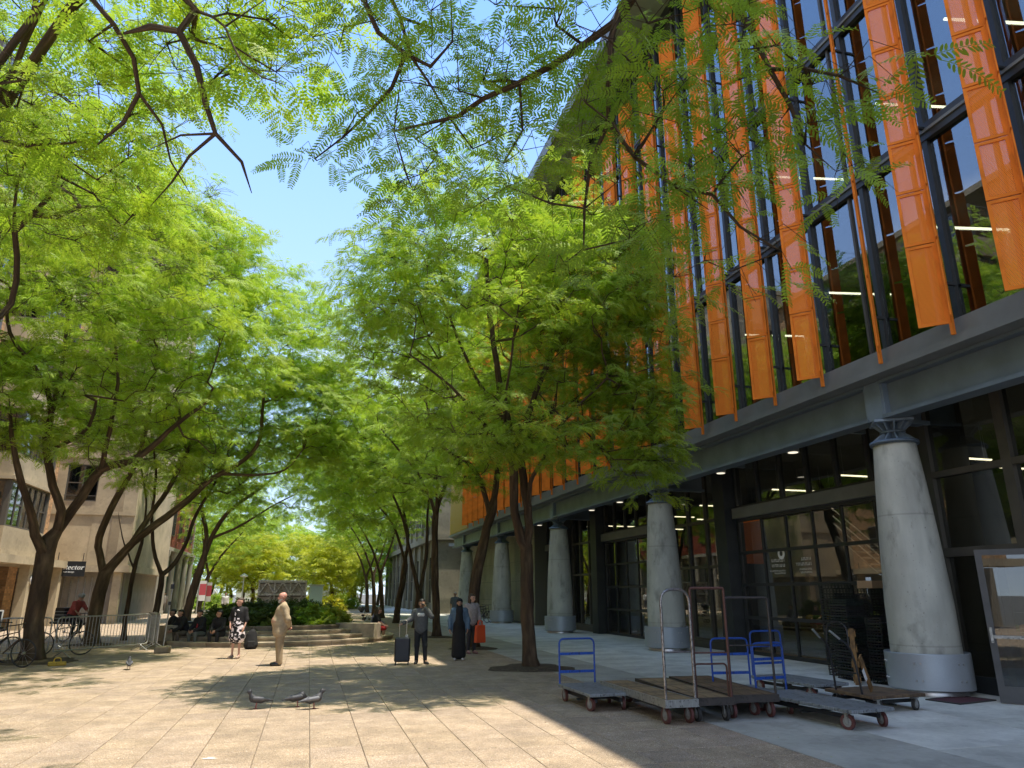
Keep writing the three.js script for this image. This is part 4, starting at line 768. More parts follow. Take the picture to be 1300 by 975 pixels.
{ // the row in front of the glass hall
  const b = ground(675, 848), z = b.z, lz = (...a) => a.map(([x, y, dz = 0]) => onz(x, y, z + dz * 0.8 + 2.9 * clamp01((690 - y) / 210)));
  makeTree({ seed: 21, limbScale: 0.75, label: 'honey locust with a straight trunk forking into a round lime crown beside the blue cart', r: 0.235, rt: 0.2, step: 0.28, trunk: trunkFrom(b, pz(z, [673, 835], [670, 790], [669, 740], [668, 694])),
    limbs: [{ r: 0.17, pts: lz( [668, 696], [660, 680], [653, 641, 0.1], [652, 590, 0.1], [646, 540, 0.2], [632, 470, 0.4], [622, 400, 0.6], [618, 330, 0.6]) }, { r: 0.16, pts: lz( [668, 696], [672, 669], [666, 620, -0.2], [661, 571, -0.4], [676, 510, -0.6], [702, 440, -0.8], [716, 360, -0.9]) }, { r: 0.085, pts: lz( [670, 640], [676, 606, 0.3], [690, 584, 0.6], [697, 560, 0.8], [730, 520, 1.2], [770, 480, 1.4]) },
      { r: 0.08, pts: lz( [652, 590], [630, 560, 0.6], [600, 520, 1.2], [560, 480, 1.6], [520, 450, 1.8]) }, { r: 0.08, pts: lz( [661, 575], [690, 530, -1.4], [740, 500, -2], [790, 450, -2.4]) }, { r: 0.07, pts: lz( [646, 540], [600, 470, -1], [570, 400, -1.4], [545, 340, -1.6]) }, { r: 0.06, pts: lz( [652, 571], [640, 520, 1.4], [650, 450, 2.2], [660, 380, 2.6]) }],
    crown: [{ c: [3.8, 8.35, z + 2.8], r: [3.45, 3.75, 3.4], hollow: 0.5, under: 0.35 }, { c: [1.6, 8.0, z + 2.7], r: [1.5, 1.9, 2.2] }, { c: [6.9, 6.6, z + 2.9], r: [1.15, 2.3, 1.4], n: 13 }, { c: [4.6, 5.2, z + 3.1], r: [2.3, 0.6, 1.4], n: 4 }, { c: [5.9, 9.3, z + 2.8], r: [1.9, 2.3, 2.2], n: 16 }, { c: [7.3, 4.8, z + 3], r: [0.45, 0.8, 0.5], n: 2 }],
    clusters: 690, minD: 0.36, gap: 0.22, twigs: 5, sprays: 5, cr: 0.5, geo: SPRAY, leaf: LEAF.lime, leafScale: 0.85, keep: (p) => p.x < 8.8, group: RIGHTG });
  const b2 = ground(601, 823), z2 = b2.z;
  makeTree({ seed: 22, label: 'honey locust with a bowed trunk behind the two standing women', r: 0.24, rt: 0.2, trunk: trunkFrom(b2, pz(z2, [601, 797], [603, 745], [611, 700], [621, 661], [626, 645])),
    limbs: [{ r: 0.13, pts: pz(z2, [621, 661], [615, 625], [605, 600], [588, 582], [570, 574], [550, 550], [540, 500]) }, { r: 0.14, pts: pz(z2, [626, 645], [632, 600], [640, 550, -0.6], [650, 480, -1], [650, 400, -1]) }], crown: [{ c: [4.4, 8.6, z2], r: [3.6, 3.4, 3] }], clusters: 213, minD: 0.5, sprays: 5, cr: 0.55, geo: SPRAY, leaf: LEAF.lime, keep: (p) => p.x < 9.0, group: RIGHTG });
  const b3 = ground(555, 809), z3 = b3.z;
  makeTree({ seed: 23, label: 'straight slim honey locust between the suitcase man and the women', r: 0.2, rt: 0.17, trunk: trunkFrom(b3, pz(z3, [554, 780], [552, 730], [552, 680], [553, 655])),
    limbs: [{ r: 0.1, pts: pz(z3, [553, 655], [545, 630], [530, 600, 0.5], [505, 570, 0.8], [480, 540, 1]) }, { r: 0.11, pts: pz(z3, [553, 655], [562, 625], [575, 590, -0.4], [590, 550, -0.6], [600, 500, -0.8]) }, { r: 0.09, pts: pz(z3, [553, 655], [555, 610, 0.8], [548, 560, 1.2], [545, 500, 1.2]) }], crown: [{ c: [3.6, 9.2, z3], r: [4.2, 3.6, 3.2] }], clusters: 229, minD: 0.55, sprays: 5, cr: 0.6, geo: SPRAY, leaf: LEAF.lime, leafScale: 1.1, keep: (p) => p.x < 9.0, group: RIGHTG });
  const b4 = ground(529, 797), z4 = b4.z;
  makeTree({ seed: 24, label: 'low forked honey locust near the parked bicycles', r: 0.22, rt: 0.2, trunk: trunkFrom(b4, pz(z4, [530, 775], [532, 752])), limbs: [{ r: 0.14, pts: pz(z4, [532, 752], [525, 725], [520, 700], [512, 660], [495, 620], [480, 580]) }, { r: 0.14, pts: pz(z4, [532, 752], [538, 725], [542, 690], [544, 640], [556, 590]) }], crown: [{ c: [3.4, 9, z4], r: [4, 3.8, 3.4] }], clusters: 213, minD: 0.6, sprays: 5, cr: 0.65, geo: SPRAY, leaf: LEAF.green, leafScale: 1.2, keep: (p) => p.x < 9.0, group: RIGHTG });
  const b5 = ground(503, 791), z5 = b5.z;
  makeTree({ seed: 25, label: 'honey locust leaning toward the planter behind the man with the suitcase', r: 0.24, rt: 0.2, trunk: trunkFrom(b5, pz(z5, [506, 765], [511, 740], [514, 715])), limbs: [{ r: 0.12, pts: pz(z5, [514, 715], [508, 690], [495, 660], [478, 640], [455, 610]) }, { r: 0.13, pts: pz(z5, [514, 715], [518, 680], [512, 640], [520, 590]) }], crown: [{ c: [3.0, 9.6, z5], r: [4.6, 4.2, 3.6] }], clusters: 213, minD: 0.6, sprays: 5, cr: 0.7, geo: SPRAY, leaf: LEAF.lime, leafScale: 1.3, keep: (p) => p.x < 9.2, group: RIGHTG });
  [[484.6, 784.6, 26], [475, 781.5, 27], [466, 777.5, 28]].forEach(([x, y, s], i) => {
    const q = ground(x, y);
    makeTree({ seed: s, label: ['honey locust with a high fork beside the stroller path', 'second dark trunked honey locust past the stroller', 'far honey locust at the end of the glass hall row'][i], r: 0.22, trunk: trunkFrom(q, [V(q.x - 0.1, 1.6, q.z), V(q.x - 0.25, 3.0, q.z)]), limbs: [{ r: 0.13, pts: [V(q.x - 0.25, 3, q.z), V(q.x - 1.1, 5, q.z + 0.4), V(q.x - 2.4, 7, q.z + 0.5)] }, { r: 0.13, pts: [V(q.x - 0.25, 3, q.z), V(q.x + 0.5, 5.2, q.z - 0.3), V(q.x + 1, 7.6, q.z - 0.4)] }],
      crown: [{ c: [q.x - 0.8, 9.2, q.z], r: [4.4, 4.2, 3.6] }], clusters: 172, minD: 0.65, sprays: 5, cr: 0.75, geo: SPRAY_FAR, leaf: LEAF.lime, leafScale: 0.75, keep: (p) => p.x < 9.3, group: RIGHTG });
  });
  // the tree whose branches hang over the viewer
  const blobs = [[470, 100, 5, 0.5], [560, 140, 4.7, 0.55], [620, 190, 4.6, 0.5], [520, 205, 4.8, 0.3], [425, 190, 5, 0.25], [700, 100, 4.4, 0.45], [760, 50, 4.3, 0.5], [830, 100, 4.1, 0.5], [800, 220, 4.1, 0.45], [850, 300, 4, 0.4], [765, 300, 4.1, 0.32], [900, 50, 4.1, 0.3], [960, 90, 4.1, 0.35], [1015, 165, 4, 0.2], [1050, 110, 3.9, 0.14], [1025, 220, 4, 0.16], [950, 300, 3.9, 0.2], [650, 35, 4.6, 0.5], [720, 190, 4.3, 0.4], [590, 50, 4.9, 0.5], [480, 10, 5, 0.45], [880, 180, 4.1, 0.35], [860, 20, 4.3, 0.5]];
  const overhead = makeTree({ seed: 31, label: 'honey locust hanging feathery fronds overhead from above the plaza', r: 0.24, step: 0.22, trunk: [V(4.7, -0.05, 3.4), V(4.6, 1.7, 3.3), V(4.3, 3.3, 2.9)], tip: 0.0042,
    limbs: [{ r: 0.12, re: 0.016, pts: [V(4.3, 3.3, 2.9), V(3.8, 5.2, 0.8), ...[[850, -110, 4.8], [808, 0, 4.6], [743, 55, 4.5], [692, 92, 4.4], [623, 120, 4.4], [577, 148, 4.5]].map((a) => atd(...a))] }, { r: 0.03, re: 0.008, pts: [[800, -10, 4.5], [775, 30, 4.3], [775, 152, 4.15], [748, 212, 4.1], [743, 318, 4.05]].map((a) => atd(...a)) }, { r: 0.02, re: 0.007, pts: [[772, 160, 4.1], [803, 189, 4.1], [840, 226, 4.05], [900, 268, 4]].map((a) => atd(...a)) },
      { r: 0.08, re: 0.012, pts: [V(4.3, 3.3, 2.9), V(4.1, 5, 0.4), ...[[915, -60, 4.3], [928, 0, 4.2], [969, 62, 4.15], [989, 103, 4.1], [1010, 154, 4], [1025, 182, 4]].map((a) => atd(...a))] }, { r: 0.015, re: 0.006, pts: [[985, 92, 4.1], [1030, 88, 4], [1066, 94, 3.95], [1112, 118, 3.9]].map((a) => atd(...a)) }, { r: 0.016, re: 0.006, pts: [[870, 250, 4.02], [912, 250, 4], [948, 292, 3.95], [989, 318, 3.9]].map((a) => atd(...a)) },
      { r: 0.09, re: 0.016, pts: [V(4.3, 3.3, 2.9), V(2.8, 5.6, 1.2), ...[[470, -120, 5.4], [466, 0, 5.1], [473, 37, 5], [512, 60, 4.9], [526, 78, 4.9], [549, 83, 4.8]].map((a) => atd(...a))] }, { r: 0.02, re: 0.008, pts: [[492, -60, 5.1], [503, 0, 5], [517, 60, 4.9], [540, 100, 4.8], [600, 190, 4.7]].map((a) => atd(...a)) }, { r: 0.018, re: 0.006, pts: [[512, 60, 4.9], [490, 120, 4.9], [440, 170, 5], [400, 200, 5]].map((a) => atd(...a)) }, { r: 0.05, re: 0.02, pts: [V(4.3, 3.3, 2.9), V(5, 4.6, 0), ...[[1270, -120, 4.2], [1290, -10, 4.1]].map((a) => atd(...a))] }],
    crown: blobs.map(([x, y, d, r]) => { const p = atd(x, y, d); return { c: [p.x, p.y, p.z], r: [r, r, r], n: r * r, hollow: 0 }; }), clusters: 108, minD: 0.14, sprays: 3, twigs: 3, cr: 0.23, hang: 0.3, gap: 0.15, geo: SPRAY_NEAR, leaf: LEAF.green, leafScale: 1.2 });
  // unseen crown added to that tree, above the picture, to shade the hanging fronds
  const R = mulberry(131), up = [], C = V(2.3, 9.1, -2.7), ends = [[0.2, 8.8, -3.6], [2.2, 9.6, -4.2], [4.2, 9.2, -3.2], [1.2, 9.4, -1.2], [3.4, 9.8, -1.6]].map(pointOf);
  for (const e of ends) up.push(tube([V(4.3, 3.3, 2.9), V(4.0, 6.2, 1.6), V((4 + e.x) / 2, 8.2, (1 + e.z) / 2), e], 0.05, 7, 8));
  part('added_shade_limbs', up, MT.bark, overhead).userData.kind = 'stuff';
  const n = 560, im = new THREE.InstancedMesh(SPRAY[0], LEAF.green, n);
  for (let k = 0; k < n; k++) { let v; do v = V(R() * 2 - 1, R() * 2 - 1, R() * 2 - 1); while (v.lengthSq() > 1); const s = 0.9 + R() * 0.4; im.setMatrixAt(k, new THREE.Matrix4().compose(V(C.x + v.x * 3.5, C.y + v.y * 1.0, C.z + v.z * 2.3), new THREE.Quaternion().setFromEuler(new THREE.Euler((R() - 0.5), R() * 6.28, (R() - 0.6) * 0.8, 'YZX')), V(s, s, s))); const q = 0.8 + R() * 0.4; im.setColorAt(k, new THREE.Color().setRGB(q, q, q)); }
  im.name = 'added_shade_crown'; im.userData.kind = 'stuff'; overhead.add(im);
}
// far trees closing the plaza
{
  const spots = [[-13, -92, 12, 41], [-8, -98, 13, 42], [-3.5, -94, 11, 43], [1, -99, 13.5, 44], [5.5, -96, 12, 45], [9, -101, 13, 46], [-18, -101, 14, 47], [-5.5, -78, 7.5, 48], [2.2, -80, 7.5, 49], [-1.2, -88, 8.5, 50], [-22, -116, 13, 51], [-12, -118, 12, 52], [-5, -120, 13, 53], [2, -118, 12, 54], [8, -121, 13, 55], [-8.5, -88, 6.5, 56], [4.8, -88, 6.5, 57]];
  const names = ['bright green tree past the banner at the far street', 'tall lime tree rising behind the far lamp post', 'lime tree directly behind the timber frame', 'tall yellow green tree above the timber frame', 'rounded lime tree behind the stroller', 'tree beside the far end of the stone building', 'tree behind the red brick building corner', 'low spreading yellow green tree before the taller ones', 'low lime tree leaning over the far path', 'small bright tree in the middle of the far plaza', 'broad tree beyond the vans behind the brick building', 'tree across the far street behind the white van', 'tree across the far street in line with the lamp post', 'tree across the far street in line with the timber frame', 'tree across the far street beside the stone building', 'low leafy tree standing before the white van', 'low leafy tree standing before the silver van'];
  spots.forEach(([x, z, h, s], i) => makeTree({ seed: s, label: names[i], r: 0.25, trunk: [V(x, -0.05, z), V(x + 0.2, h * 0.18, z), V(x, h * 0.34, z)], limbs: [{ r: 0.13, pts: [V(x, h * 0.34, z), V(x + 1.2, h * 0.55, z + 0.5)] }, { r: 0.13, pts: [V(x, h * 0.34, z), V(x - 1.3, h * 0.52, z - 0.5)] }], crown: [{ c: [x, h * 0.6, z], r: [h * 0.36, h * 0.4, h * 0.32] }], clusters: 122, minD: 0.7, sprays: 5, cr: 0.95, twigs: 2, geo: SPRAY_FAR, leaf: i > 6 ? LEAF.bright : LEAF.lime, leafScale: 0.95, group: 'far trees' }));
}
// earth round the trunks
for (const [x, z, r] of [[5.42, -17.88, 1.05], [5.39, -24.4, 0.8], [5.22, -30.6, 0.75], [-7.0, -23.0, 1.15], [-7.25, -29.5, 0.8]]) {
  const g = lathe([[0.02, 0.055], [r * 0.4, 0.05], [r * 0.8, 0.022], [r, 0.003]], 28), p = g.attributes.position;
  for (let i = 0; i < p.count; i++) { const a = Math.atan2(p.getZ(i), p.getX(i)), k = 1 + 0.12 * Math.sin(a * 3 + x) + 0.07 * Math.sin(a * 7 + z); p.setX(i, p.getX(i) * k); p.setZ(i, p.getZ(i) * k); }
  const o = struct('tree_pit_soil', [triUV(g)], MT.soil); o.position.set(x, 0, z); o.userData.label = 'bare earth and litter round a plaza tree trunk';
}
// ================================================================ stepped stone planter
const PC = V(-1.15, 0, -31.2);
{
  const P = thing('stone_planter', 'round stepped stone planter filled with green shrubs', 'planter', PC.x, 0, PC.z);
  const R = mulberry(77);
  const tiers = [[4.6, 4.12, 0.0, 0.16], [4.1, 3.62, 0.0, 0.31], [3.6, 3.12, 0.0, 0.46], [3.1, 2.7, 0.0, 0.62]];
  const tone = [MT.stone, MT.stoneDark, mat([1.1, 1.08, 1.05], 0.85, { map: rep(stoneTex, 0.7) }), mat([0.8, 0.78, 0.74], 0.85, { map: rep(stoneTex, 0.7) })];
  tiers.forEach(([ro, ri, y0, y1], t) => {
    const n = Math.round(ro * 6.283 / (t === 3 ? 1.2 : 0.85));
    for (let i = 0; i < n; i++) {
      const a0 = i / n * 6.2832 + t * 0.2, a1 = a0 + 6.2832 / n - 0.012 / ro, s = new THREE.Shape(); s.absarc(0, 0, ro + (R() - 0.5) * 0.015, a0, a1, false); s.absarc(0, 0, ri, a1, a0, true);
      const g = triUV(new THREE.ExtrudeGeometry(s, { depth: y1 - y0 - 0.06, bevelEnabled: false, curveSegments: 3 }).rotateX(-Math.PI / 2));
      part('step_stone', g, tone[t === 3 ? 1 : Math.floor(R() * 4)], P).position.y = y0;
      const s2 = new THREE.Shape(); s2.absarc(0, 0, ro + 0.03, a0, a1, false); s2.absarc(0, 0, ri + 0.003, a1, a0, true);
      part('tread_stone', triUV(new THREE.ExtrudeGeometry(s2, { depth: 0.055, bevelEnabled: false, curveSegments: 3 }).rotateX(-Math.PI / 2)), tone[t === 3 ? 1 : Math.floor(R() * 4)], P).position.y = y1 - 0.058;
    }
  });
  part('soil', [lathe([[0.01, 0.68], [1.4, 0.66], [2.72, 0.55]], 30)], MT.soil, P);
  for (const a of [0.62, 2.5]) part('end_block', [rbox(0.5, 0.66, 1.7, 0.02, 3.75 * Math.cos(a), 0.33, 3.75 * Math.sin(a), Math.PI / 2 - a + 0.0)], MT.stone, P);
}
const shrubGeo = [0, 1].map((k) => leafGeometry(sprayFronds(7, 0.25, 230 + k), 0.22, 4, 0.055, 0.1, 330 + k, false));
function makeShrub(name, label, p, rx, ry, n, leaf, seed, group, hue = 1) {
  const R = mulberry(seed), o = thing(name, label, 'shrub', p.x, p.y, p.z, 0, group), st = [];
  for (let i = 0; i < 7; i++) { const a = R() * 6.28; st.push(bar(V(Math.cos(a) * 0.05, -0.05, Math.sin(a) * 0.05), V(Math.cos(a) * rx * 0.6, ry * 0.75, Math.sin(a) * rx * 0.6), 0.012, 4, 0.005)); }
  const s = part('stems', st, MT.bark, o); s.userData.kind = 'stuff';
  shrubGeo.forEach((g) => {
    const im = new THREE.InstancedMesh(g, leaf, n);
    for (let i = 0; i < n; i++) { let v; do v = V(R() * 2 - 1, R(), R() * 2 - 1); while (v.lengthSq() > 1); const q = new THREE.Quaternion().setFromEuler(new THREE.Euler((R() - 0.5), R() * 6.28, R() * 1.2 - 0.3)), sc = 0.6 + R() * 0.5; im.setMatrixAt(i, new THREE.Matrix4().compose(V(v.x * rx, v.y * ry, v.z * rx), q, V(sc, sc, sc))); const k = 0.7 + R() * 0.6; im.setColorAt(i, new THREE.Color().setRGB(k * (1 + R() * 0.4) * hue, k, k * 0.8)); }
    im.name = 'foliage'; im.userData.kind = 'stuff'; shade(im); o.add(im);
  });
  return o;
}
{
  const R = mulberry(91);
  const words = ['dark green shrub on the front rim of the stone planter', 'low dark shrub behind the man in the tan suit', 'leafy shrub near the seated group in the planter', 'bushy shrub at the middle of the stone planter', 'tall shrub at the back of the stone planter', 'pale flowering shrub close to the planter end block'];
  const at = [[-0.2, 2.0, 0.95, 0.62], [-1.5, 1.7, 0.8, 0.5], [1.3, 1.5, 0.9, 0.6], [-0.9, 0.3, 1, 0.8], [0.7, -0.2, 1, 0.85], [2.0, 0.2, 0.75, 0.55], [-2.0, 0.2, 0.75, 0.55], [0, -1.8, 1.1, 0.85], [-1.5, -1.4, 0.9, 0.7], [1.5, -1.5, 0.9, 0.75]];
  at.forEach(([x, z, r, h], i) => makeShrub('planter_shrub', [words[0], words[1], 'shrub in the planter facing the man with the suitcase', words[3], 'rounded shrub beside the middle one in the planter', words[5], words[2], words[4], 'shrub at the planter back toward the seated group', 'shrub at the planter back toward the stroller'][i], V(PC.x + x, 0.56, PC.z + z), r, h, 170, i % 3 === 2 ? LEAF.green : LEAF.shrub, 400 + i, 'shrubs in the round planter', i === 5 ? 1.25 : 1));
  [[-9.5, -84, 2.2, 1.5], [-4.2, -86, 2, 1.3], [3.6, -84, 2.2, 1.6], [0.2, -72, 1.5, 1.3], [1.9, -66, 1.4, 1.5], [-12, -88, 2.2, 1.5]].forEach(([x, z, r, h], i) => makeShrub('hedge_bush', ['round bush by the far lamp post', 'bush at the far edge of the plaza below the trees', 'bush under the far lime trees near the stroller path', 'loose bright bush right of the timber frame'.replace('right of', 'beside'), 'tall pale bush between the timber frame and the stroller', 'dense bush near the red brick corner'][i], V(x, 0, z), r, h, 260, i === 3 || i === 4 ? LEAF.bright : LEAF.green, 420 + i, 'bushes at the far end'));
}
// ================================================================ platform carts
function wheelParts(parent, x, y, z, r, tyre, fork = true, turn = 0) {
  const c = part('caster', fork ? [box(0.012, r * 1.3, 0.05, -0.03, y + r * 0.5, 0), box(0.012, r * 1.3, 0.05, 0.03, y + r * 0.5, 0), box(0.1, 0.012, 0.1, 0, y + r * 1.16, 0)] : [box(0.09, 0.02, 0.09, 0, y + r * 1.1, 0), box(0.02, r, 0.04, 0.034, y + r * 0.5, 0)], MT.galv, parent);
  c.position.set(x, 0, z); c.rotation.y = turn;
  part('wheel', [cyl(r, r, 0.042, 20, 0, y, 0, { rz: Math.PI / 2 })], tyre, c);
  part('hub', [cyl(r * 0.62, r * 0.62, 0.047, 16, 0, y, 0, { rz: Math.PI / 2 }), cyl(r * 0.2, r * 0.2, 0.07, 10, 0, y, 0, { rz: Math.PI / 2 })], MT.wheelGrey, c);
}
// handle end is local +z; deck top at h
function cart(o) {
  const c = thing('platform_cart', o.label, 'cart', o.x, 0, o.z, o.turn, 'platform carts parked by the columns'), { w, l, h } = o, r = o.wr || 0.1;
  if (o.boards) {
    part('frame', [span(-w / 2, -w / 2 + 0.03, h - 0.1, h + 0.004, -l / 2, l / 2), span(w / 2 - 0.03, w / 2, h - 0.1, h + 0.004, -l / 2, l / 2), span(-w / 2 + 0.03, w / 2 - 0.03, h - 0.1, h + 0.004, -l / 2, -l / 2 + 0.03), span(-w / 2 + 0.03, w / 2 - 0.03, h - 0.1, h + 0.004, l / 2 - 0.03, l / 2)], o.rim, c);
    const bw = (w - 0.07) / o.boards; for (let i = 0; i < o.boards; i++) part('deck_board', [rbox(bw - 0.006, 0.04, l - 0.07, 0.004, -w / 2 + 0.035 + bw * (i + 0.5), h - 0.018 + 0.002 * (i % 2), 0)], o.deck, c);
  } else part('deck', [rbox(w, 0.05, l, 0.012, 0, h - 0.025, 0)], o.deck, c);
  part('underframe', [box(0.05, 0.05, l * 0.86, -w * 0.3, h - 0.12, 0), box(0.05, 0.05, l * 0.86, w * 0.3, h - 0.12, 0), box(w * 0.8, 0.03, 0.05, 0, h - 0.16, 0)], MT.darkSteel, c);
  const wz = l / 2 - 0.16, wx = w / 2 - 0.08;
  for (const [sx, sz] of [[-1, -1], [1, -1], [-1, 1], [1, 1]]) wheelParts(c, sx * wx, r, sz * wz, r, o.tyre || MT.wheelRed, true, o.spin ? o.spin * (sx + sz * 2) : (sz < 0 ? 0.25 * sx : 0));
  if (h - 0.15 > 2 * r) part('riser', [box(w * 0.9, h - 0.11 - 2 * r, 0.1, 0, (h - 0.11 + 2 * r) / 2, -wz), box(w * 0.9, h - 0.11 - 2 * r, 0.1, 0, (h - 0.11 + 2 * r) / 2, wz)], MT.darkSteel, c);
  if (o.handle) {
    const H = o.handle, hw = o.hw || w / 2 - 0.03, z = l / 2 - 0.04, t = o.tilt || 0, y0 = h - 0.06;
    const at = (x, y) => V(x, y, z + (y - h) * t);
    part('handle', hoop([at(-hw, y0), at(-hw, H), at(hw, H), at(hw, y0)], o.tube || 0.016, o.round || 0.1, 8), o.hm, c);
    for (const [f, flat] of o.rungs) { const y = h + (H - h) * f; part('rung', flat ? [box(hw * 2, 0.045, 0.012, 0, y, z + (y - h) * t)] : [bar(at(-hw, y), at(hw, y), 0.012, 6)], o.hm, c); }
    if (o.stub) part('guard', hoop([at(-hw * 0.94, y0), at(-hw * 0.94, o.stub), at(hw * 0.94, o.stub), at(hw * 0.94, y0)].map((p) => p.add(V(0, 0, -0.05))), 0.014, 0.06, 7), o.hm, c);
  }
  return c;
}
const BLUE = { deck: MT.deckGrey, hm: MT.blue, rungs: [[0.66, 1], [0.26, 1]], round: 0.1, tube: 0.017 };
cart({ ...BLUE, label: 'small grey platform cart with blue handle standing apart beside the tree', x: 4.66, z: -11.9, turn: Math.PI + 0.03, w: 0.72, l: 1.42, h: 0.27, handle: 1.0 });
cart({ label: 'wooden platform cart with a tall worn chrome handle', x: 5.2, z: -11.05, turn: 0.0, w: 0.52, l: 2.4, h: 0.33, boards: 3, deck: MT.wood, rim: MT.galv, handle: 1.83, hm: MT.chrome, rungs: [[0.42, 0]], round: 0.2, tube: 0.021, wr: 0.115, tyre: MT.wheelRed });
cart({ label: 'wooden platform cart with a tall rust red square handle', x: 5.86, z: -11.15, turn: -0.08, w: 0.6, l: 2.5, h: 0.33, boards: 3, deck: MT.wood, rim: MT.blackBrown, handle: 1.85, hm: MT.rust, rungs: [[0.4, 0]], stub: 0.78, round: 0.03, tube: 0.02, wr: 0.105, tyre: MT.rubber });
cart({ label: 'wooden platform cart with a tall brown black handle', x: 6.62, z: -11.25, turn: -0.11, w: 0.76, l: 2.5, h: 0.33, boards: 4, deck: MT.woodDark, rim: MT.blackBrown, handle: 1.71, hm: MT.blackBrown, rungs: [[0.5, 0]], round: 0.05, tube: 0.019, wr: 0.115, tyre: MT.wheelRed });
{ const p = ground(912, 812, 1.0); cart({ ...BLUE, label: 'grey platform cart with blue handle hidden behind the wooden carts', x: p.x + 0.1, z: p.z + 0.75, turn: Math.PI - 0.1, w: 0.74, l: 1.5, h: 0.27, handle: 1.02 }); }
cart({ ...BLUE, label: 'long grey platform cart with blue handle nearest the pale concrete joint', x: 7.42, z: -9.85, turn: Math.PI + 0.1, w: 0.78, l: 2.05, h: 0.27, handle: 0.99, hw: 0.3, tilt: 0.02 });
cart({ ...BLUE, label: 'grey platform cart with blue handle standing between the long one and the shop front', x: 8.75, z: -12.1, turn: Math.PI + 0.12, w: 0.8, l: 1.6, h: 0.27, handle: 1.06 });
{
  const c = cart({ label: 'low brown wooden dolly with a bent black pushing frame beside the column', x: 9.0, z: -10.5, turn: 0.06 - Math.PI / 2, w: 1.02, l: 1.08, h: 0.25, boards: 0, deck: MT.woodDark, tyre: MT.rubber, wr: 0.085 });
  const a = (x, y, z) => V(x, y, z);
  part('push_frame', [tube([a(-0.28, 0.22, 0.5), a(-0.26, 0.75, 0.56), a(-0.24, 0.95, 0.62), a(-0.2, 1.15, 0.86)], 0.017, 7, 6), tube([a(0.28, 0.22, 0.5), a(0.26, 0.75, 0.56), a(0.24, 0.95, 0.62), a(0.2, 1.15, 0.86)], 0.017, 7, 6), bar(a(-0.27, 0.55, 0.53), a(0.27, 0.55, 0.53), 0.014), tube([a(-0.24, 0.95, 0.62), a(-0.2, 1.25, 0.6), a(0, 1.32, 0.6), a(0.2, 1.25, 0.6), a(0.24, 0.95, 0.62)], 0.014, 7, 6)], MT.blackPlastic, c);
  part('grip', [bar(a(-0.22, 1.07, 0.76), a(-0.19, 1.2, 0.92), 0.02), bar(a(0.22, 1.07, 0.76), a(0.19, 1.2, 0.92), 0.02)], MT.galv, c);
  const bd = thing('loose_board', 'short yellow pine board with a white label leaning on the brown dolly', 'board', 8.72, 0.25, -10.3, 0.5);
  part('board', [rbox(0.11, 0.62, 0.025, 0.004, 0, 0.29, 0, 0, 0, 0.55)], MT.pine, bd); part('label', [box(0.085, 0.2, 0.003, -0.08, 0.27, 0.0145, 0, 0, 0.55)], MT.white, bd);
}
{ const m = thing('door_mat', 'dark red rubber mat on the concrete by the column foot', 'mat', 10.95, 0.003, -10.72, 0.2); part('mat', [rbox(0.95, 0.014, 0.55, 0.006, 0, 0.007, 0)], mat([0.09, 0.025, 0.035], 0.95, { map: rep(fabricTex, 3) }), m); part('border', [box(1.0, 0.02, 0.03, 0, 0.01, 0.29), box(1.0, 0.02, 0.03, 0, 0.01, -0.29), box(0.03, 0.02, 0.55, 0.487, 0.01, 0), box(0.03, 0.02, 0.55, -0.487, 0.01, 0)], MT.rubber, m); }
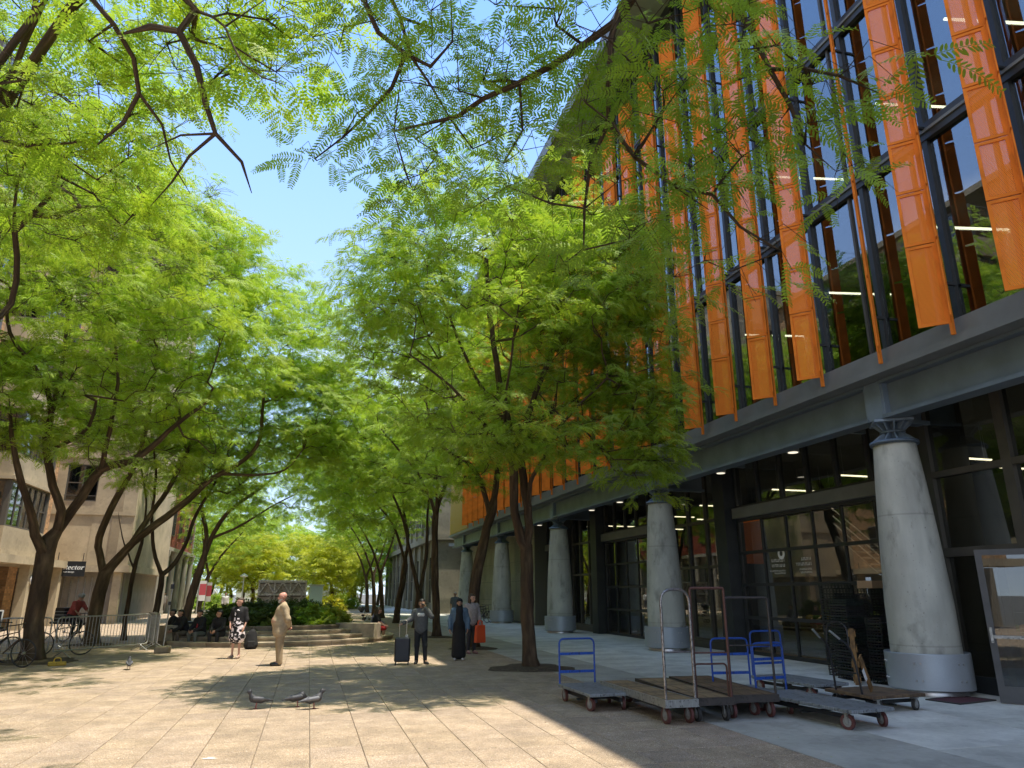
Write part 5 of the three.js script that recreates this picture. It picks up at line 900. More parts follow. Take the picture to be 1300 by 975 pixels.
// ================================================================ crates
{
  const R = mulberry(33), g = [];
  const w = 0.6, d = 0.4, h = 0.115;
  for (const s of [-1, 1]) { for (const y of [0.008, 0.058, 0.106]) { g.push(box(w, 0.016, 0.012, 0, y, s * (d / 2 - 0.006))); g.push(box(0.012, 0.016, d - 0.026, s * (w / 2 - 0.006), y, 0)); } for (let i = -3; i <= 3; i++) g.push(box(0.014, h - 0.01, 0.01, i * 0.095, h / 2, s * (d / 2 - 0.006))); for (let i = -2; i <= 2; i++) g.push(box(0.01, h - 0.01, 0.014, s * (w / 2 - 0.006), h / 2, i * 0.085)); }
  g.push(box(w - 0.03, 0.006, d - 0.03, 0, 0.006, 0));
  const geo = merge(g), mats = [MT.blackPlastic, mat([0.02, 0.021, 0.022], 0.5), mat([0.012, 0.02, 0.017], 0.5)];
  const stacks = [[11.75, -14.5, 17, 0.1, 'in the taller stack behind the dolly handle'], [11.35, -13.75, 14, -0.08, 'in the middle stack beside the upright pallet'], [12.15, -13.75, 16, 0.05, 'in the stack against the sectional door'], [12.35, -14.75, 15, 0, 'in the stack deepest behind the column'], [11.55, -12.95, 11, 0.12, 'in the low stack close behind the concrete column']];
  stacks.forEach(([x, z, n, a, where], s) => {
    for (let i = 0; i < n; i++) { const c = thing('produce_crate', 'black slatted plastic crate ' + where, 'crate', x + (R() - 0.5) * 0.03, 0.004 + i * 0.1165, z + (R() - 0.5) * 0.03, a + (R() - 0.5) * 0.08 + (s % 2) * Math.PI / 2, 'black crates stacked by the shop door'); part('tray', geo, mats[Math.floor(R() * 3)], c); }
  });
  const p = thing('wooden_pallet', 'pine pallet standing upright against the black crates', 'pallet', 11.0, 0, -13.25, -0.7);
  for (const x of [-0.06, 0.06]) for (let i = 0; i < 4; i++) part('slat', [rbox(0.02, 0.11, 0.9, 0.003, x, 0.1 + i * 0.29, 0)], MT.pine, p);
  for (const z of [-0.4, 0, 0.4]) part('bearer', [rbox(0.09, 1.06, 0.045, 0.004, 0, 0.53, z)], MT.pine, p);
  const b = thing('cardboard_box', 'flattened brown carton lying on top of the black crates', 'box', 12.15, 0.004 + 16 * 0.1165 + 0.002, -13.75, 0.2); part('carton', [rbox(0.58, 0.16, 0.38, 0.006, 0, 0.081, 0)], mat([0.36, 0.24, 0.13], 0.8), b); part('tape', [box(0.585, 0.002, 0.05, 0, 0.163, 0)], mat([0.45, 0.36, 0.22], 0.4), b);
}
// market interior: stair, stalls, orange sign
{
  const st = thing('market_staircase', 'metal staircase with sloping rails inside the market hall', 'staircase', 17, 0, -17.5, 0);
  for (let i = 0; i < 16; i++) part('tread', [box(1.6, 0.05, 0.28, 0, 0.2 + i * 0.2, 2 - i * 0.27)], MT.inMid, st);
  for (const s of [-0.8, 0.8]) { part('stringer', [beamBox(V(s, 0.1, 2.2), V(s, 3.4, -2.2), 0.05, 0.25)], MT.inMid, st); for (const dy of [0.5, 0.75, 1.0]) part('handrail', [bar(V(s, 0.1 + dy, 2.2), V(s, 3.4 + dy, -2.2), 0.025)], MT.white, st); }
  for (const [x, z, w, lbl] of [[16, -14.2, 1.6, 'market stall counter with produce near the crates inside'], [16.2, -20.5, 1.8, 'market stall counter deep inside near the staircase'], [16, -9.8, 1.5, 'market stall counter with bottles inside the entrance'], [16, -27.5, 2, 'market stall counter behind the second sectional door']]) {
    const s = thing('market_stall', lbl, 'stall', x, 0.004, z); part('counter', [rbox(0.8, 0.9, w, 0.01, 0, 0.45, 0)], mat([0.25, 0.2, 0.14], 0.7), s); part('shelf', [box(0.05, 2.2, w, 0.6, 1.1, 0), box(0.3, 0.03, w, 0.45, 1.3, 0), box(0.3, 0.03, w, 0.45, 1.7, 0)], MT.inMid, s);
    const R = mulberry(Math.round(-z * 10)); for (let i = 0; i < 9; i++) part('produce', [new THREE.SphereGeometry(0.11 + R() * 0.05, 8, 6).scale(1, 0.7, 1).translate((R() - 0.5) * 0.5, 0.96, (R() - 0.5) * w * 0.85).toNonIndexed()], [mat([0.5, 0.2, 0.05], 0.6), mat([0.5, 0.4, 0.12], 0.6), mat([0.12, 0.25, 0.06], 0.6)][i % 3], s);
  }
  const o = thing('orange_banner', 'orange triangular sign hung inside behind the sectional door panes', 'sign', 14.4, 2.7, -21.6, 0.3); part('cloth', [span(-0.6, 0.6, 0, 1.5, -0.02, 0.02)], mat([0.62, 0.16, 0.02], 0.6), o); part('cable', [cyl(0.008, 0.008, 1.2, 5, -0.5, 2.1, 0), cyl(0.008, 0.008, 1.2, 5, 0.5, 2.1, 0)], MT.zinc, o);
  // lettering on two panes of the first door: rows of small strokes as the photograph shows them
  const R = mulberry(8);
  for (const [z, lines] of [[-18.35, [[0.6, 0.085], [0.62, 0.085], [0.72, 0.04], [0.5, 0.04]]], [-17.2, [[0.4, 0.08], [0.66, 0.08], [0.5, 0.05], [0.46, 0.05]]]]) {
    const d = thing('window_lettering', z < -18 ? 'white round mark and lettering on a pane of the sectional door' : 'white lettering on the pane beside the round mark', 'lettering', 12.938, 0, z), q = []; let y = 2.66;
    if (z < -18) q.push(put(new THREE.RingGeometry(0.07, 0.16, 24).toNonIndexed(), 0, 2.84, 0.3, -Math.PI / 2));
    for (const [w, h] of lines) { for (let x = 0; x < w; x += h * 0.75) { const k = R(); q.push(box(0.002, h, h * 0.18, 0, y, 0.4 - x)); if (k > 0.3) q.push(box(0.002, h * 0.2, h * 0.5, 0, y + (k > 0.65 ? h * 0.38 : -h * 0.38), 0.4 - x - h * 0.2)); } y -= h * 1.7; }
    part('letters', q, MT.white, d);
  }
}
// ================================================================ barriers, posts, bins
function barrier(a, b, label) {
  const d = b.clone().sub(a), L = d.length(), o = thing('crowd_barrier', label, 'barrier', (a.x + b.x) / 2, 0, (a.z + b.z) / 2, Math.atan2(-d.z, d.x), 'steel crowd barriers');
  part('frame', hoop([V(-L / 2, 0.2, 0), V(-L / 2, 1.1, 0), V(L / 2, 1.1, 0), V(L / 2, 0.2, 0), V(-L / 2 + 0.01, 0.2, 0)], 0.02, 0.12, 7), MT.galv, o);
  const n = Math.round(L / 0.115), g = bar(V(0, 0.21, 0), V(0, 1.09, 0), 0.0085, 5);
  for (let i = 1; i < n; i++) { const m = shade(new THREE.Mesh(g, MT.galv)); m.name = 'upright'; m.position.x = -L / 2 + L * i / n; o.add(m); }
  for (const s of [-1, 1]) part('foot', [hoop([V(s * (L / 2 - 0.3), 0.016, -0.33), V(s * (L / 2 - 0.3), 0.16, -0.05), V(s * (L / 2 - 0.3), 0.2, 0), V(s * (L / 2 - 0.3), 0.16, 0.05), V(s * (L / 2 - 0.3), 0.016, 0.33)], 0.016, 0.04, 6)], MT.galv, o);
}
{
  const p = (x, y) => { const q = ground(x, y, 1.1); q.y = 0; return q; };
  const q1 = p(71, 784), q2 = p(192, 779.5), q0 = p(2, 785);
  barrier(q1.clone().add(V(0.06, 0, -0.05)), q2, 'galvanised steel barrier running from the thick tree to the forked tree');
  barrier(q0, q1.clone().add(V(-0.06, 0, 0.05)), 'galvanised steel barrier behind the thick leaning tree');
  barrier(q0.clone().add(V(-2.4, 0, 0.4)), q0.clone().add(V(-0.1, 0, 0)), 'galvanised steel barrier by the parked bicycles');
  barrier(q2.clone().add(V(0.16, 0, 0.0)), q2.clone().add(V(-0.5, 0, -2.3)), 'galvanised steel barrier turned back toward the shops');
  barrier(q2.clone().add(V(0.28, 0, 0.02)), q2.clone().add(V(-0.34, 0, -2.3)), 'galvanised steel barrier nested against the turned one');
}
{
  const g = ground(206, 829), s = thing('sign_post', 'thin grey metal post in a square concrete foot beside the barriers', 'post', g.x, 0, g.z);
  part('foot', [rbox(0.42, 0.2, 0.42, 0.04, 0, 0.1, 0)], MT.stoneDark, s); part('pole', [bar(V(0, 0.18, 0), V(0.06, 2.1, 0), 0.022, 8)], MT.galv, s); part('clip', [box(0.1, 0.14, 0.06, 0.05, 1.95, 0)], MT.blackPlastic, s); part('box', [box(0.08, 0.1, 0.06, 0.035, 1.45, 0.03)], MT.blackPlastic, s);
  const b = ground(232, 814), c = thing('litter_bin', 'dark green square litter bin at the end of the planter steps', 'bin', b.x, 0, b.z, 0.3); part('body', [rbox(0.62, 0.66, 0.62, 0.03, 0, 0.34, 0)], mat([0.035, 0.05, 0.035], 0.5), c); part('rim', [rbox(0.68, 0.06, 0.68, 0.02, 0, 0.68, 0)], MT.blackPlastic, c);
  const y = ground(72, 845), w = thing('barrier_weight', 'small yellow rubber weight at the barrier foot by the trunk', 'weight', y.x, 0, y.z, 0.3); part('block', [rbox(0.4, 0.09, 0.24, 0.02, 0, 0.045, 0)], mat([0.6, 0.38, 0.03], 0.6, { map: rep(scuffTex, 3) }), w); part('handle', [tube([V(-0.08, 0.08, 0), V(-0.06, 0.17, 0), V(0.06, 0.17, 0), V(0.08, 0.08, 0)], 0.012, 6, 5)], mat([0.6, 0.38, 0.03], 0.6), w);
  const a = ground(30, 812), f = thing('board_sign', 'white framed pavement board behind the barrier', 'sign', a.x - 1.2, 0, a.z, 0.4); part('frame', [box(0.05, 1.1, 0.05, -0.3, 0.55, 0), box(0.05, 1.1, 0.05, 0.3, 0.55, 0), box(0.56, 0.05, 0.05, 0, 1.08, 0)], MT.white, f); part('board', [box(0.55, 0.8, 0.03, 0, 0.65, 0)], MT.blackPlastic, f);
}
// ================================================================ bicycles
function bicycle(label, x, z, turn, color, lean = 0, group) {
  const b = thing('bicycle', label, 'bicycle', x, 0, z, turn, group), W = 0.34, ax = [-0.52, 0.52], fm = mat(color, 0.35); b.rotation.order = 'YXZ'; b.rotation.x = lean;
  for (const a of ax) {
    const w = part('wheel', [new THREE.TorusGeometry(W - 0.018, 0.018, 6, 32).translate(a, W, 0).toNonIndexed()], MT.rubber, b), sp = []; for (let i = 0; i < 12; i++) { const t = i * Math.PI / 6; sp.push(bar(V(a, W, 0), V(a + Math.cos(t) * (W - 0.03), W + Math.sin(t) * (W - 0.03), 0), 0.0022, 3)); }
    part('spokes', [...sp, cyl(0.03, 0.03, 0.08, 8, a, W, 0, { rx: Math.PI / 2 })], MT.zinc, w).userData.kind = 'stuff';
  }
  const bb = V(-0.08, 0.28, 0), seat = V(-0.24, 0.82, 0), head = V(0.34, 0.84, 0), headL = V(0.38, 0.68, 0), re = V(-0.52, W, 0), fr = V(0.52, W, 0);
  part('frame', [bar(bb, seat, 0.017), bar(bb, headL, 0.02), bar(seat.clone().add(V(0.03, -0.1, 0)), head, 0.016), bar(head, headL, 0.02), bar(bb, re, 0.011), bar(seat.clone().add(V(0.03, -0.1, 0)), re, 0.01)], fm, b);
  part('fork', [bar(headL, fr.clone().add(V(0, 0, 0.05)), 0.011), bar(headL, fr.clone().add(V(0, 0, -0.05)), 0.011)], fm, b);
  part('saddle', [rbox(0.26, 0.05, 0.14, 0.02, -0.26, 0.93, 0), bar(seat, V(-0.26, 0.92, 0), 0.013)], MT.blackPlastic, b);
  part('handlebar', [bar(head, V(0.32, 1.0, 0), 0.014), tube([V(0.26, 1.02, -0.28), V(0.34, 1.02, -0.12), V(0.34, 1.02, 0.12), V(0.26, 1.02, 0.28)], 0.013, 6, 6)], MT.blackPlastic, b);
  part('crank', [cyl(0.09, 0.09, 0.01, 16, bb.x, bb.y, 0.03, { rx: Math.PI / 2 }), bar(V(bb.x, bb.y, 0.06), V(bb.x + 0.16, bb.y - 0.05, 0.06), 0.01), bar(V(bb.x, bb.y, -0.06), V(bb.x - 0.16, bb.y + 0.05, -0.06), 0.01), box(0.09, 0.02, 0.07, bb.x + 0.16, bb.y - 0.05, 0.1), box(0.09, 0.02, 0.07, bb.x - 0.16, bb.y + 0.05, -0.1)], MT.zinc, b);
  return b;
}
{
  const g = ground(614, 791); bicycle('black bicycle leaning near the farthest but one concrete column', g.x - 0.15, g.z, 0.6, [0.015, 0.015, 0.017], 0.06); bicycle('dark grey bicycle locked behind the black one by the column', g.x + 0.25, g.z - 0.5, 0.75, [0.05, 0.05, 0.055], -0.05);
  const h = ground(519, 787); for (let i = 0; i < 3; i++) bicycle(['silver bicycle standing in the shade beyond the low forked tree', 'black bicycle in the middle of the three beyond the forked tree', 'dark red bicycle last of the three beyond the forked tree'][i], h.x + 0.5 + i * 0.35, h.z - i * 0.7, 1.0 + i * 0.15, [[0.4, 0.4, 0.4], [0.02, 0.02, 0.02], [0.2, 0.03, 0.03]][i], 0.04);
  const k = ground(14, 850); bicycle('brown bicycle with a fat frame leaning by the barrier and thick trunk', k.x - 0.4, k.z - 0.6, -0.35, [0.1, 0.07, 0.05], 0.1); bicycle('black bicycle parked behind the brown one near the barrier', k.x - 1.1, k.z - 1.6, -0.2, [0.02, 0.02, 0.02], -0.05);
  const m = ground(62, 836); bicycle('old grey bicycle locked to the barrier behind the thick trunk', m.x, m.z - 0.9, 0.3, [0.16, 0.13, 0.1], 0.07);
}
// ================================================================ far end: timber frame, lamp, banners, kiosk, van
{
  const z = -50, o = thing('timber_frame', 'pale timber lattice frame with three inverted vee braces behind the planter', 'lattice', -1.65, 0, z), w = mat([0.72, 0.66, 0.6], 0.8, { map: rep(scuffTex, 0.8) }), dk = mat([0.16, 0.13, 0.1], 0.9);
  const W = 2.9, n = 3;
  part('back_board', [span(-W / 2, W / 2, 0.95, 2.4, -0.32, -0.28)], mat([0.68, 0.6, 0.54], 0.85, { map: rep(scuffTex, 0.8) }), o);
  for (let i = 0; i <= n; i++) { const x = -W / 2 + i * W / n; for (const zz of [0, -0.3]) part('post', [rbox(0.1, 2.5, 0.1, 0.01, x, 1.25, zz)], w, o); }
  for (const y of [0.85, 1.62, 2.45]) part('rail', [rbox(W + 0.1, 0.1, 0.08, 0.01, 0, y, 0.095)], w, o);
  for (const y of [1.5, 2.3]) part('dark_rail', [box(W, 0.06, 0.05, 0, y, -0.22)], dk, o);
  for (let i = 0; i < n; i++) { const x = -W / 2 + (i + 0.5) * W / n; part('brace', [beamBox(V(x - W / n / 2 + 0.06, 1.72, 0), V(x, 2.38, 0), 0.06, 0.09)], w, o); part('brace', [beamBox(V(x + W / n / 2 - 0.06, 1.72, 0), V(x, 2.38, 0), 0.06, 0.09)], w, o); part('brace', [beamBox(V(x - W / n / 2 + 0.06, 1.7, -0.2), V(x, 2.3, -0.2), 0.05, 0.08)], dk, o); part('brace', [beamBox(V(x + W / n / 2 - 0.06, 1.7, -0.2), V(x, 2.3, -0.2), 0.05, 0.08)], dk, o); part('lower_brace', [beamBox(V(x - 0.3, 0.9, 0.02), V(x + 0.3, 1.55, 0.02), 0.05, 0.07)], w, o); }
  const lp = onz(310, 730, -70), L = thing('street_lamp', 'slim grey street lamp with a flat lantern among the far trees', 'lamp', lp.x, 0, -70); part('pole', [bar(V(0, 0, 0), V(0, lp.y - 0.2, 0), 0.07, 8, 0.045)], mat([0.4, 0.42, 0.38], 0.5), L); part('lantern', [lathe([[0.05, 0], [0.3, 0.05], [0.36, 0.14], [0.1, 0.3], [0.02, 0.34]], 14)], mat([0.5, 0.52, 0.46], 0.5), L).position.y = lp.y - 0.2;
  [[253, 742, 0.5], [262, 744, 0.4]].forEach(([x, y, w2], i) => { const p = onz(x, y, -66 - i * 3), b = thing('banner', i ? 'second red and white banner on a pole by the shops' : 'red and white banner hanging from a pole by the far trees', 'banner', p.x, 0, -66 - i * 3); part('pole', [bar(V(0, 0, 0), V(0, p.y + 0.4, 0), 0.05, 8)], MT.galv, b); part('lower_cloth', [span(0.06, 0.06 + w2, p.y - 1.3, p.y - 0.85, -0.015, 0.015)], MT.white, b); part('upper_cloth', [span(0.06, 0.06 + w2, p.y + 0.05, p.y + 0.3, -0.015, 0.015)], MT.white, b); part('red_field', [span(0.06, 0.06 + w2, p.y - 0.849, p.y + 0.049, -0.015, 0.015)], mat([0.5, 0.08, 0.1], 0.8), b); });
  const k = onz(400, 768, -58), K = thing('kiosk', 'pale blue glazed kiosk behind the shrubs beyond the timber frame', 'kiosk', k.x, 0, -58); part('body', [span(-0.5, 0.5, 0, 0.9, -0.5, 0.5)], mat([0.2, 0.25, 0.28], 0.6), K); part('glazing', [span(-0.48, 0.48, 0.901, 2.2, -0.48, 0.48)], mat([0.45, 0.6, 0.66], 0.25), K); part('roof', [rbox(1.15, 0.1, 1.15, 0.02, 0, 2.25, 0)], mat([0.4, 0.42, 0.42], 0.5), K);
  for (const [x, y0, lbl, col, len] of [[-6.8, -106, 'white delivery van parked on the far cross street', [0.7, 0.7, 0.68], 5], [-13.5, -107, 'pale van parked near the brick corner on the far street', [0.6, 0.6, 0.6], 4.8], [2.5, -106.5, 'silver van parked on the far street behind the trees', [0.5, 0.52, 0.55], 5]]) {
    const v = thing('delivery_van', lbl, 'van', x, 0, y0), body = new THREE.Shape([[-len / 2, 0.4], [len / 2, 0.4], [len / 2, 1.1], [len / 2 - 0.5, 1.25], [len / 2 - 1.2, 2.15], [len / 2 - 1.5, 2.3], [-len / 2 + 0.1, 2.3], [-len / 2, 2.1]].map((p) => new THREE.Vector2(...p)));
    part('body', [triUV(new THREE.ExtrudeGeometry(body, { depth: 1.8, bevelEnabled: true, bevelSize: 0.06, bevelThickness: 0.06, bevelSegments: 2 }).translate(0, 0, -0.9))], mat(col, 0.3, { clearcoat: 0.6 }), v);
    for (const a of [-len / 2 + 0.9, len / 2 - 0.95]) for (const s of [-0.85, 0.85]) { const w3 = part('wheel', [cyl(0.34, 0.34, 0.24, 18, a, 0.34, s, { rx: Math.PI / 2 })], MT.rubber, v); part('rim', [cyl(0.2, 0.2, 0.26, 14, a, 0.34, s, { rx: Math.PI / 2 })], MT.zinc, w3); }
    part('side_window', [span(len / 2 - 2.2, len / 2 - 1.35, 1.35, 2.05, 0.955, 0.965)], MT.blackPlastic, v); part('headlight', [box(0.05, 0.16, 0.3, len / 2 + 0.06, 0.95, 0.6)], MT.white, v); part('headlight', [box(0.05, 0.16, 0.3, len / 2 + 0.06, 0.95, -0.6)], MT.white, v);
  }
}
// ================================================================ people and birds
// bones: [ax,ay,az, bx,by,bz, ra, rb]; meshed with surface nets
function sdfMesh(bones, cell, k = 0.03, cut) {
  let lo = [1e9, 1e9, 1e9], hi = [-1e9, -1e9, -1e9];
  for (const b of bones) for (let i = 0; i < 3; i++) { const r = Math.max(b[6], b[7]); lo[i] = Math.min(lo[i], b[i] - r, b[i + 3] - r); hi[i] = Math.max(hi[i], b[i] + r, b[i + 3] + r); }
  const pad = cell * 2 + k * 0.4, n = [0, 1, 2].map((i) => Math.ceil((hi[i] - lo[i] + 2 * pad) / cell) + 1), o = lo.map((v) => v - pad);
  const F = new Float32Array(n[0] * n[1] * n[2]), id = (x, y, z) => x + n[0] * (y + n[1] * z);
  const far = k + cell * 3;
  F.fill(far);
  for (const b of bones) {
    const [ax, ay, az, bx, by, bz, ra, rb] = b, dx = bx - ax, dy = by - ay, dz = bz - az, L2 = dx * dx + dy * dy + dz * dz || 1e-9, R = Math.max(ra, rb) + far;
    const a0 = [0, 1, 2].map((i) => Math.max(0, Math.floor((Math.min(b[i], b[i + 3]) - R - o[i]) / cell))), a1 = [0, 1, 2].map((i) => Math.min(n[i] - 1, Math.ceil((Math.max(b[i], b[i + 3]) + R - o[i]) / cell)));
    for (let z = a0[2]; z <= a1[2]; z++) for (let y = a0[1]; y <= a1[1]; y++) for (let x = a0[0]; x <= a1[0]; x++) {
      const px = o[0] + x * cell - ax, py = o[1] + y * cell - ay, pzz = o[2] + z * cell - az; let t = (px * dx + py * dy + pzz * dz) / L2; t = t < 0 ? 0 : t > 1 ? 1 : t;
      const qx = px - t * dx, qy = py - t * dy, qz = pzz - t * dz, d = Math.sqrt(qx * qx + qy * qy + qz * qz) - (ra + (rb - ra) * t), i = id(x, y, z), e = F[i];
      const h = Math.max(k - Math.abs(d - e), 0) / k; F[i] = Math.min(d, e) - h * h * k * 0.25;
    }
  }
  if (cut) for (let z = 0; z < n[2]; z++) for (let y = 0; y < n[1]; y++) for (let x = 0; x < n[0]; x++) { const i = id(x, y, z); F[i] = Math.max(F[i], cut(o[0] + x * cell, o[1] + y * cell, o[2] + z * cell)); }
  const vid = new Int32Array(F.length).fill(-1), pos = [], idx = [];
  for (let z = 0; z < n[2] - 1; z++) for (let y = 0; y < n[1] - 1; y++) for (let x = 0; x < n[0] - 1; x++) {
    let m = 0, sx = 0, sy = 0, sz = 0, c = 0; const v = [];
    for (let q = 0; q < 8; q++) { const f = F[id(x + (q & 1), y + ((q >> 1) & 1), z + (q >> 2))]; v.push(f); if (f < 0) m |= 1 << q; }
    if (m === 0 || m === 255) continue;
    for (let a = 0; a < 8; a++) for (const bit of [1, 2, 4]) { if (a & bit) continue; const b = a | bit; if ((v[a] < 0) !== (v[b] < 0)) { const t = v[a] / (v[a] - v[b]); sx += (a & 1) + (bit === 1 ? t : 0); sy += ((a >> 1) & 1) + (bit === 2 ? t : 0); sz += (a >> 2) + (bit === 4 ? t : 0); c++; } }
    vid[id(x, y, z)] = pos.length / 3; pos.push(o[0] + (x + sx / c) * cell, o[1] + (y + sy / c) * cell, o[2] + (z + sz / c) * cell);
  }
  const quad = (a, b, c, d, flip) => { if (a < 0 || b < 0 || c < 0 || d < 0) return; if (flip) idx.push(a, c, b, a, d, c); else idx.push(a, b, c, a, c, d); };
  for (let z = 1; z < n[2] - 1; z++) for (let y = 1; y < n[1] - 1; y++) for (let x = 1; x < n[0] - 1; x++) {
    const f = F[id(x, y, z)];
    if ((f < 0) !== (F[id(x + 1, y, z)] < 0)) quad(vid[id(x, y - 1, z - 1)], vid[id(x, y, z - 1)], vid[id(x, y, z)], vid[id(x, y - 1, z)], f >= 0);
    if ((f < 0) !== (F[id(x, y + 1, z)] < 0)) quad(vid[id(x - 1, y, z - 1)], vid[id(x - 1, y, z)], vid[id(x, y, z)], vid[id(x, y, z - 1)], f >= 0);
    if ((f < 0) !== (F[id(x, y, z + 1)] < 0)) quad(vid[id(x - 1, y - 1, z)], vid[id(x, y - 1, z)], vid[id(x, y, z)], vid[id(x - 1, y, z)], f >= 0);
  }
  const g = new THREE.BufferGeometry(); g.setAttribute('position', new THREE.BufferAttribute(new Float32Array(pos), 3)); g.setIndex(idx); g.computeVertexNormals();
  const uv = new Float32Array(pos.length / 3 * 2); for (let i = 0; i < uv.length / 2; i++) { uv[i * 2] = pos[i * 3] + pos[i * 3 + 2] * 0.6; uv[i * 2 + 1] = pos[i * 3 + 1]; }
  g.setAttribute('uv', new THREE.BufferAttribute(uv, 2)); return g;
}
const cloth = (c, r = 0.85) => mat(c, r, { map: rep(fabricTex, 4) });
const SKIN = { fair: mat([0.52, 0.3, 0.22], 0.55), mid: mat([0.36, 0.2, 0.13], 0.55), dark: mat([0.15, 0.08, 0.055], 0.55), pink: mat([0.55, 0.27, 0.2], 0.5) };
const bone = (a, b, ra, rb) => [...a, ...b, ra, rb];
const add3 = (a, b) => [a[0] + b[0], a[1] + b[1], a[2] + b[2]];
const lerp3 = (a, b, t) => [a[0] + (b[0] - a[0]) * t, a[1] + (b[1] - a[1]) * t, a[2] + (b[2] - a[2]) * t];
// hand with palm, four fingers of different length and a thumb on its side; s = +1 for the left hand
function hand(wrist, dir, palm, s, curl = 0.6) {
  const d = V(...dir).normalize(), n = V(...palm).normalize(), side = d.clone().cross(n).normalize().multiplyScalar(s), W = V(...wrist), P = (u, v, w) => { const q = W.clone().addScaledVector(d, u).addScaledVector(side, v).addScaledVector(n, w); return [q.x, q.y, q.z]; }, out = [];
  for (let i = 0; i < 4; i++) {
    const v = -0.03 + i * 0.02, L = [0.075, 0.085, 0.08, 0.062][i]; out.push(bone(P(0.0, v * 0.5, 0), P(0.085, v, 0), 0.016, 0.0125));
    out.push(bone(P(0.085, v, 0), P(0.085 + L * 0.5, v * 1.12, L * 0.22 * curl), 0.0098, 0.009)); out.push(bone(P(0.085 + L * 0.5, v * 1.12, L * 0.22 * curl), P(0.085 + L * (0.5 + 0.45 * (1 - curl * 0.6)), v * 1.1, L * 0.75 * curl), 0.0088, 0.0072));
  }
  out.push(bone(P(0.02, -0.025, 0.005), P(0.055, -0.058, 0.014), 0.015, 0.0105)); out.push(bone(P(0.055, -0.058, 0.014), P(0.092, -0.066, 0.03), 0.01, 0.008));
  return out;
}
function person(o) {
  const s = (o.h || 1.7) / 1.75, J = {
    hips: [0, 0.95, 0], chest: [0, 1.3, 0.0], neck: [0, 1.47, -0.01], head: [0, 1.63, 0.02], shL: [0.175, 1.41, -0.01], shR: [-0.175, 1.41, -0.01], elL: [0.235, 1.13, -0.03], elR: [-0.235, 1.13, -0.03], haL: [0.235, 0.88, 0.04], haR: [-0.235, 0.88, 0.04],
    hiL: [0.09, 0.92, 0], hiR: [-0.09, 0.92, 0], knL: [0.1, 0.5, 0.015], knR: [-0.1, 0.5, 0.015], anL: [0.105, 0.085, -0.02], anR: [-0.105, 0.085, -0.02], toL: [0.12, 0.035, 0.16], toR: [-0.12, 0.035, 0.16], ...(o.pose || {}) };
  const root = thing('person', o.label, 'person', o.x, o.y || 0, o.z, o.turn || 0, o.group); root.scale.setScalar(s);
  const cell = o.cell || 0.02, fat = o.fat || 0, f = o.fat2 || 0;
  const T = (g) => g; // torso pieces
  const torso = (e, low = 0.9) => [bone(lerp3(J.hips, J.chest, -0.05), J.chest, 0.125 + e + fat, 0.135 + e + fat * 0.5), bone(add3(J.chest, [0.07, 0.02, 0]), add3(J.hips, [0.06, 0, 0]), 0.11 + e + fat * 0.5, 0.105 + e + fat * 0.6), bone(add3(J.chest, [-0.07, 0.02, 0]), add3(J.hips, [-0.06, 0, 0]), 0.11 + e + fat * 0.5, 0.105 + e + fat * 0.6), bone(J.shL, J.shR, 0.062 + e, 0.062 + e), bone(J.chest, J.neck, 0.11 + e, 0.06 + e), ...(f ? [bone(add3(J.hips, [0, 0.12, 0.07]), add3(J.chest, [0, -0.08, 0.05]), 0.12 + f, 0.1 + f * 0.5)] : [])];
  const arm = (S, t, e) => { const a = J['sh' + S], b = J['el' + S], c = J['ha' + S], out = [bone(a, t <= 0.5 ? lerp3(a, b, t * 2) : b, 0.056 + e, 0.046 + e)]; if (t > 0.5) out.push(bone(b, lerp3(b, c, (t - 0.5) * 2 - 0.06), 0.045 + e, 0.036 + e)); return out; };
  const leg = (S, t, e) => { const a = J['hi' + S], b = J['kn' + S], c = J['an' + S], out = [bone(a, t <= 0.5 ? lerp3(a, b, t * 2) : b, 0.088 + e, 0.06 + e)]; if (t > 0.5) out.push(bone(b, lerp3(b, c, (t - 0.5) * 2), 0.056 + e, 0.04 + e)); return out; };
  const skin = SKIN[o.skin || 'fair'], look = o.look || [0, 0, 1], H = J.head, up = V(0, 1, 0), lf = V(...look).normalize(), rt = up.clone().cross(lf).normalize(), uu = lf.clone().cross(rt), HP = (x, y, z) => { const q = V(...H).addScaledVector(rt, x).addScaledVector(uu, y).addScaledVector(lf, z); return [q.x, q.y, q.z]; };
  // body: whole figure, head and hands in finer cells
  const body = [...torso(-0.02), ...arm('L', 1, -0.012), ...arm('R', 1, -0.012), ...leg('L', 1, -0.012), ...leg('R', 1, -0.012), bone(J.chest, J.neck, 0.06, 0.05), bone(J.neck, H, 0.05, 0.05), bone(J.anL, J.toL, 0.036, 0.028), bone(J.anR, J.toR, 0.036, 0.028)];
  const gs = [sdfMesh(body, cell, 0.04)];
  const hc = o.cell && o.cell > 0.025 ? 0.014 : 0.0065;
  gs.push(sdfMesh([bone(HP(0, 0.035, -0.02), HP(0, 0.03, 0.015), 0.087, 0.083), bone(HP(0, 0, 0.02), HP(0, -0.075, 0.045), 0.066, 0.04), bone(HP(0, -0.05, 0), J.neck, 0.05, 0.054), bone(HP(0, 0.015, 0.09), HP(0, -0.03, 0.108), 0.011, 0.017), bone(HP(0.076, 0.01, -0.005), HP(0.078, -0.03, 0), 0.017, 0.012), bone(HP(-0.076, 0.01, -0.005), HP(-0.078, -0.03, 0), 0.017, 0.012), bone(HP(-0.02, -0.058, 0.082), HP(0.02, -0.058, 0.082), 0.011, 0.011)], hc, 0.02));
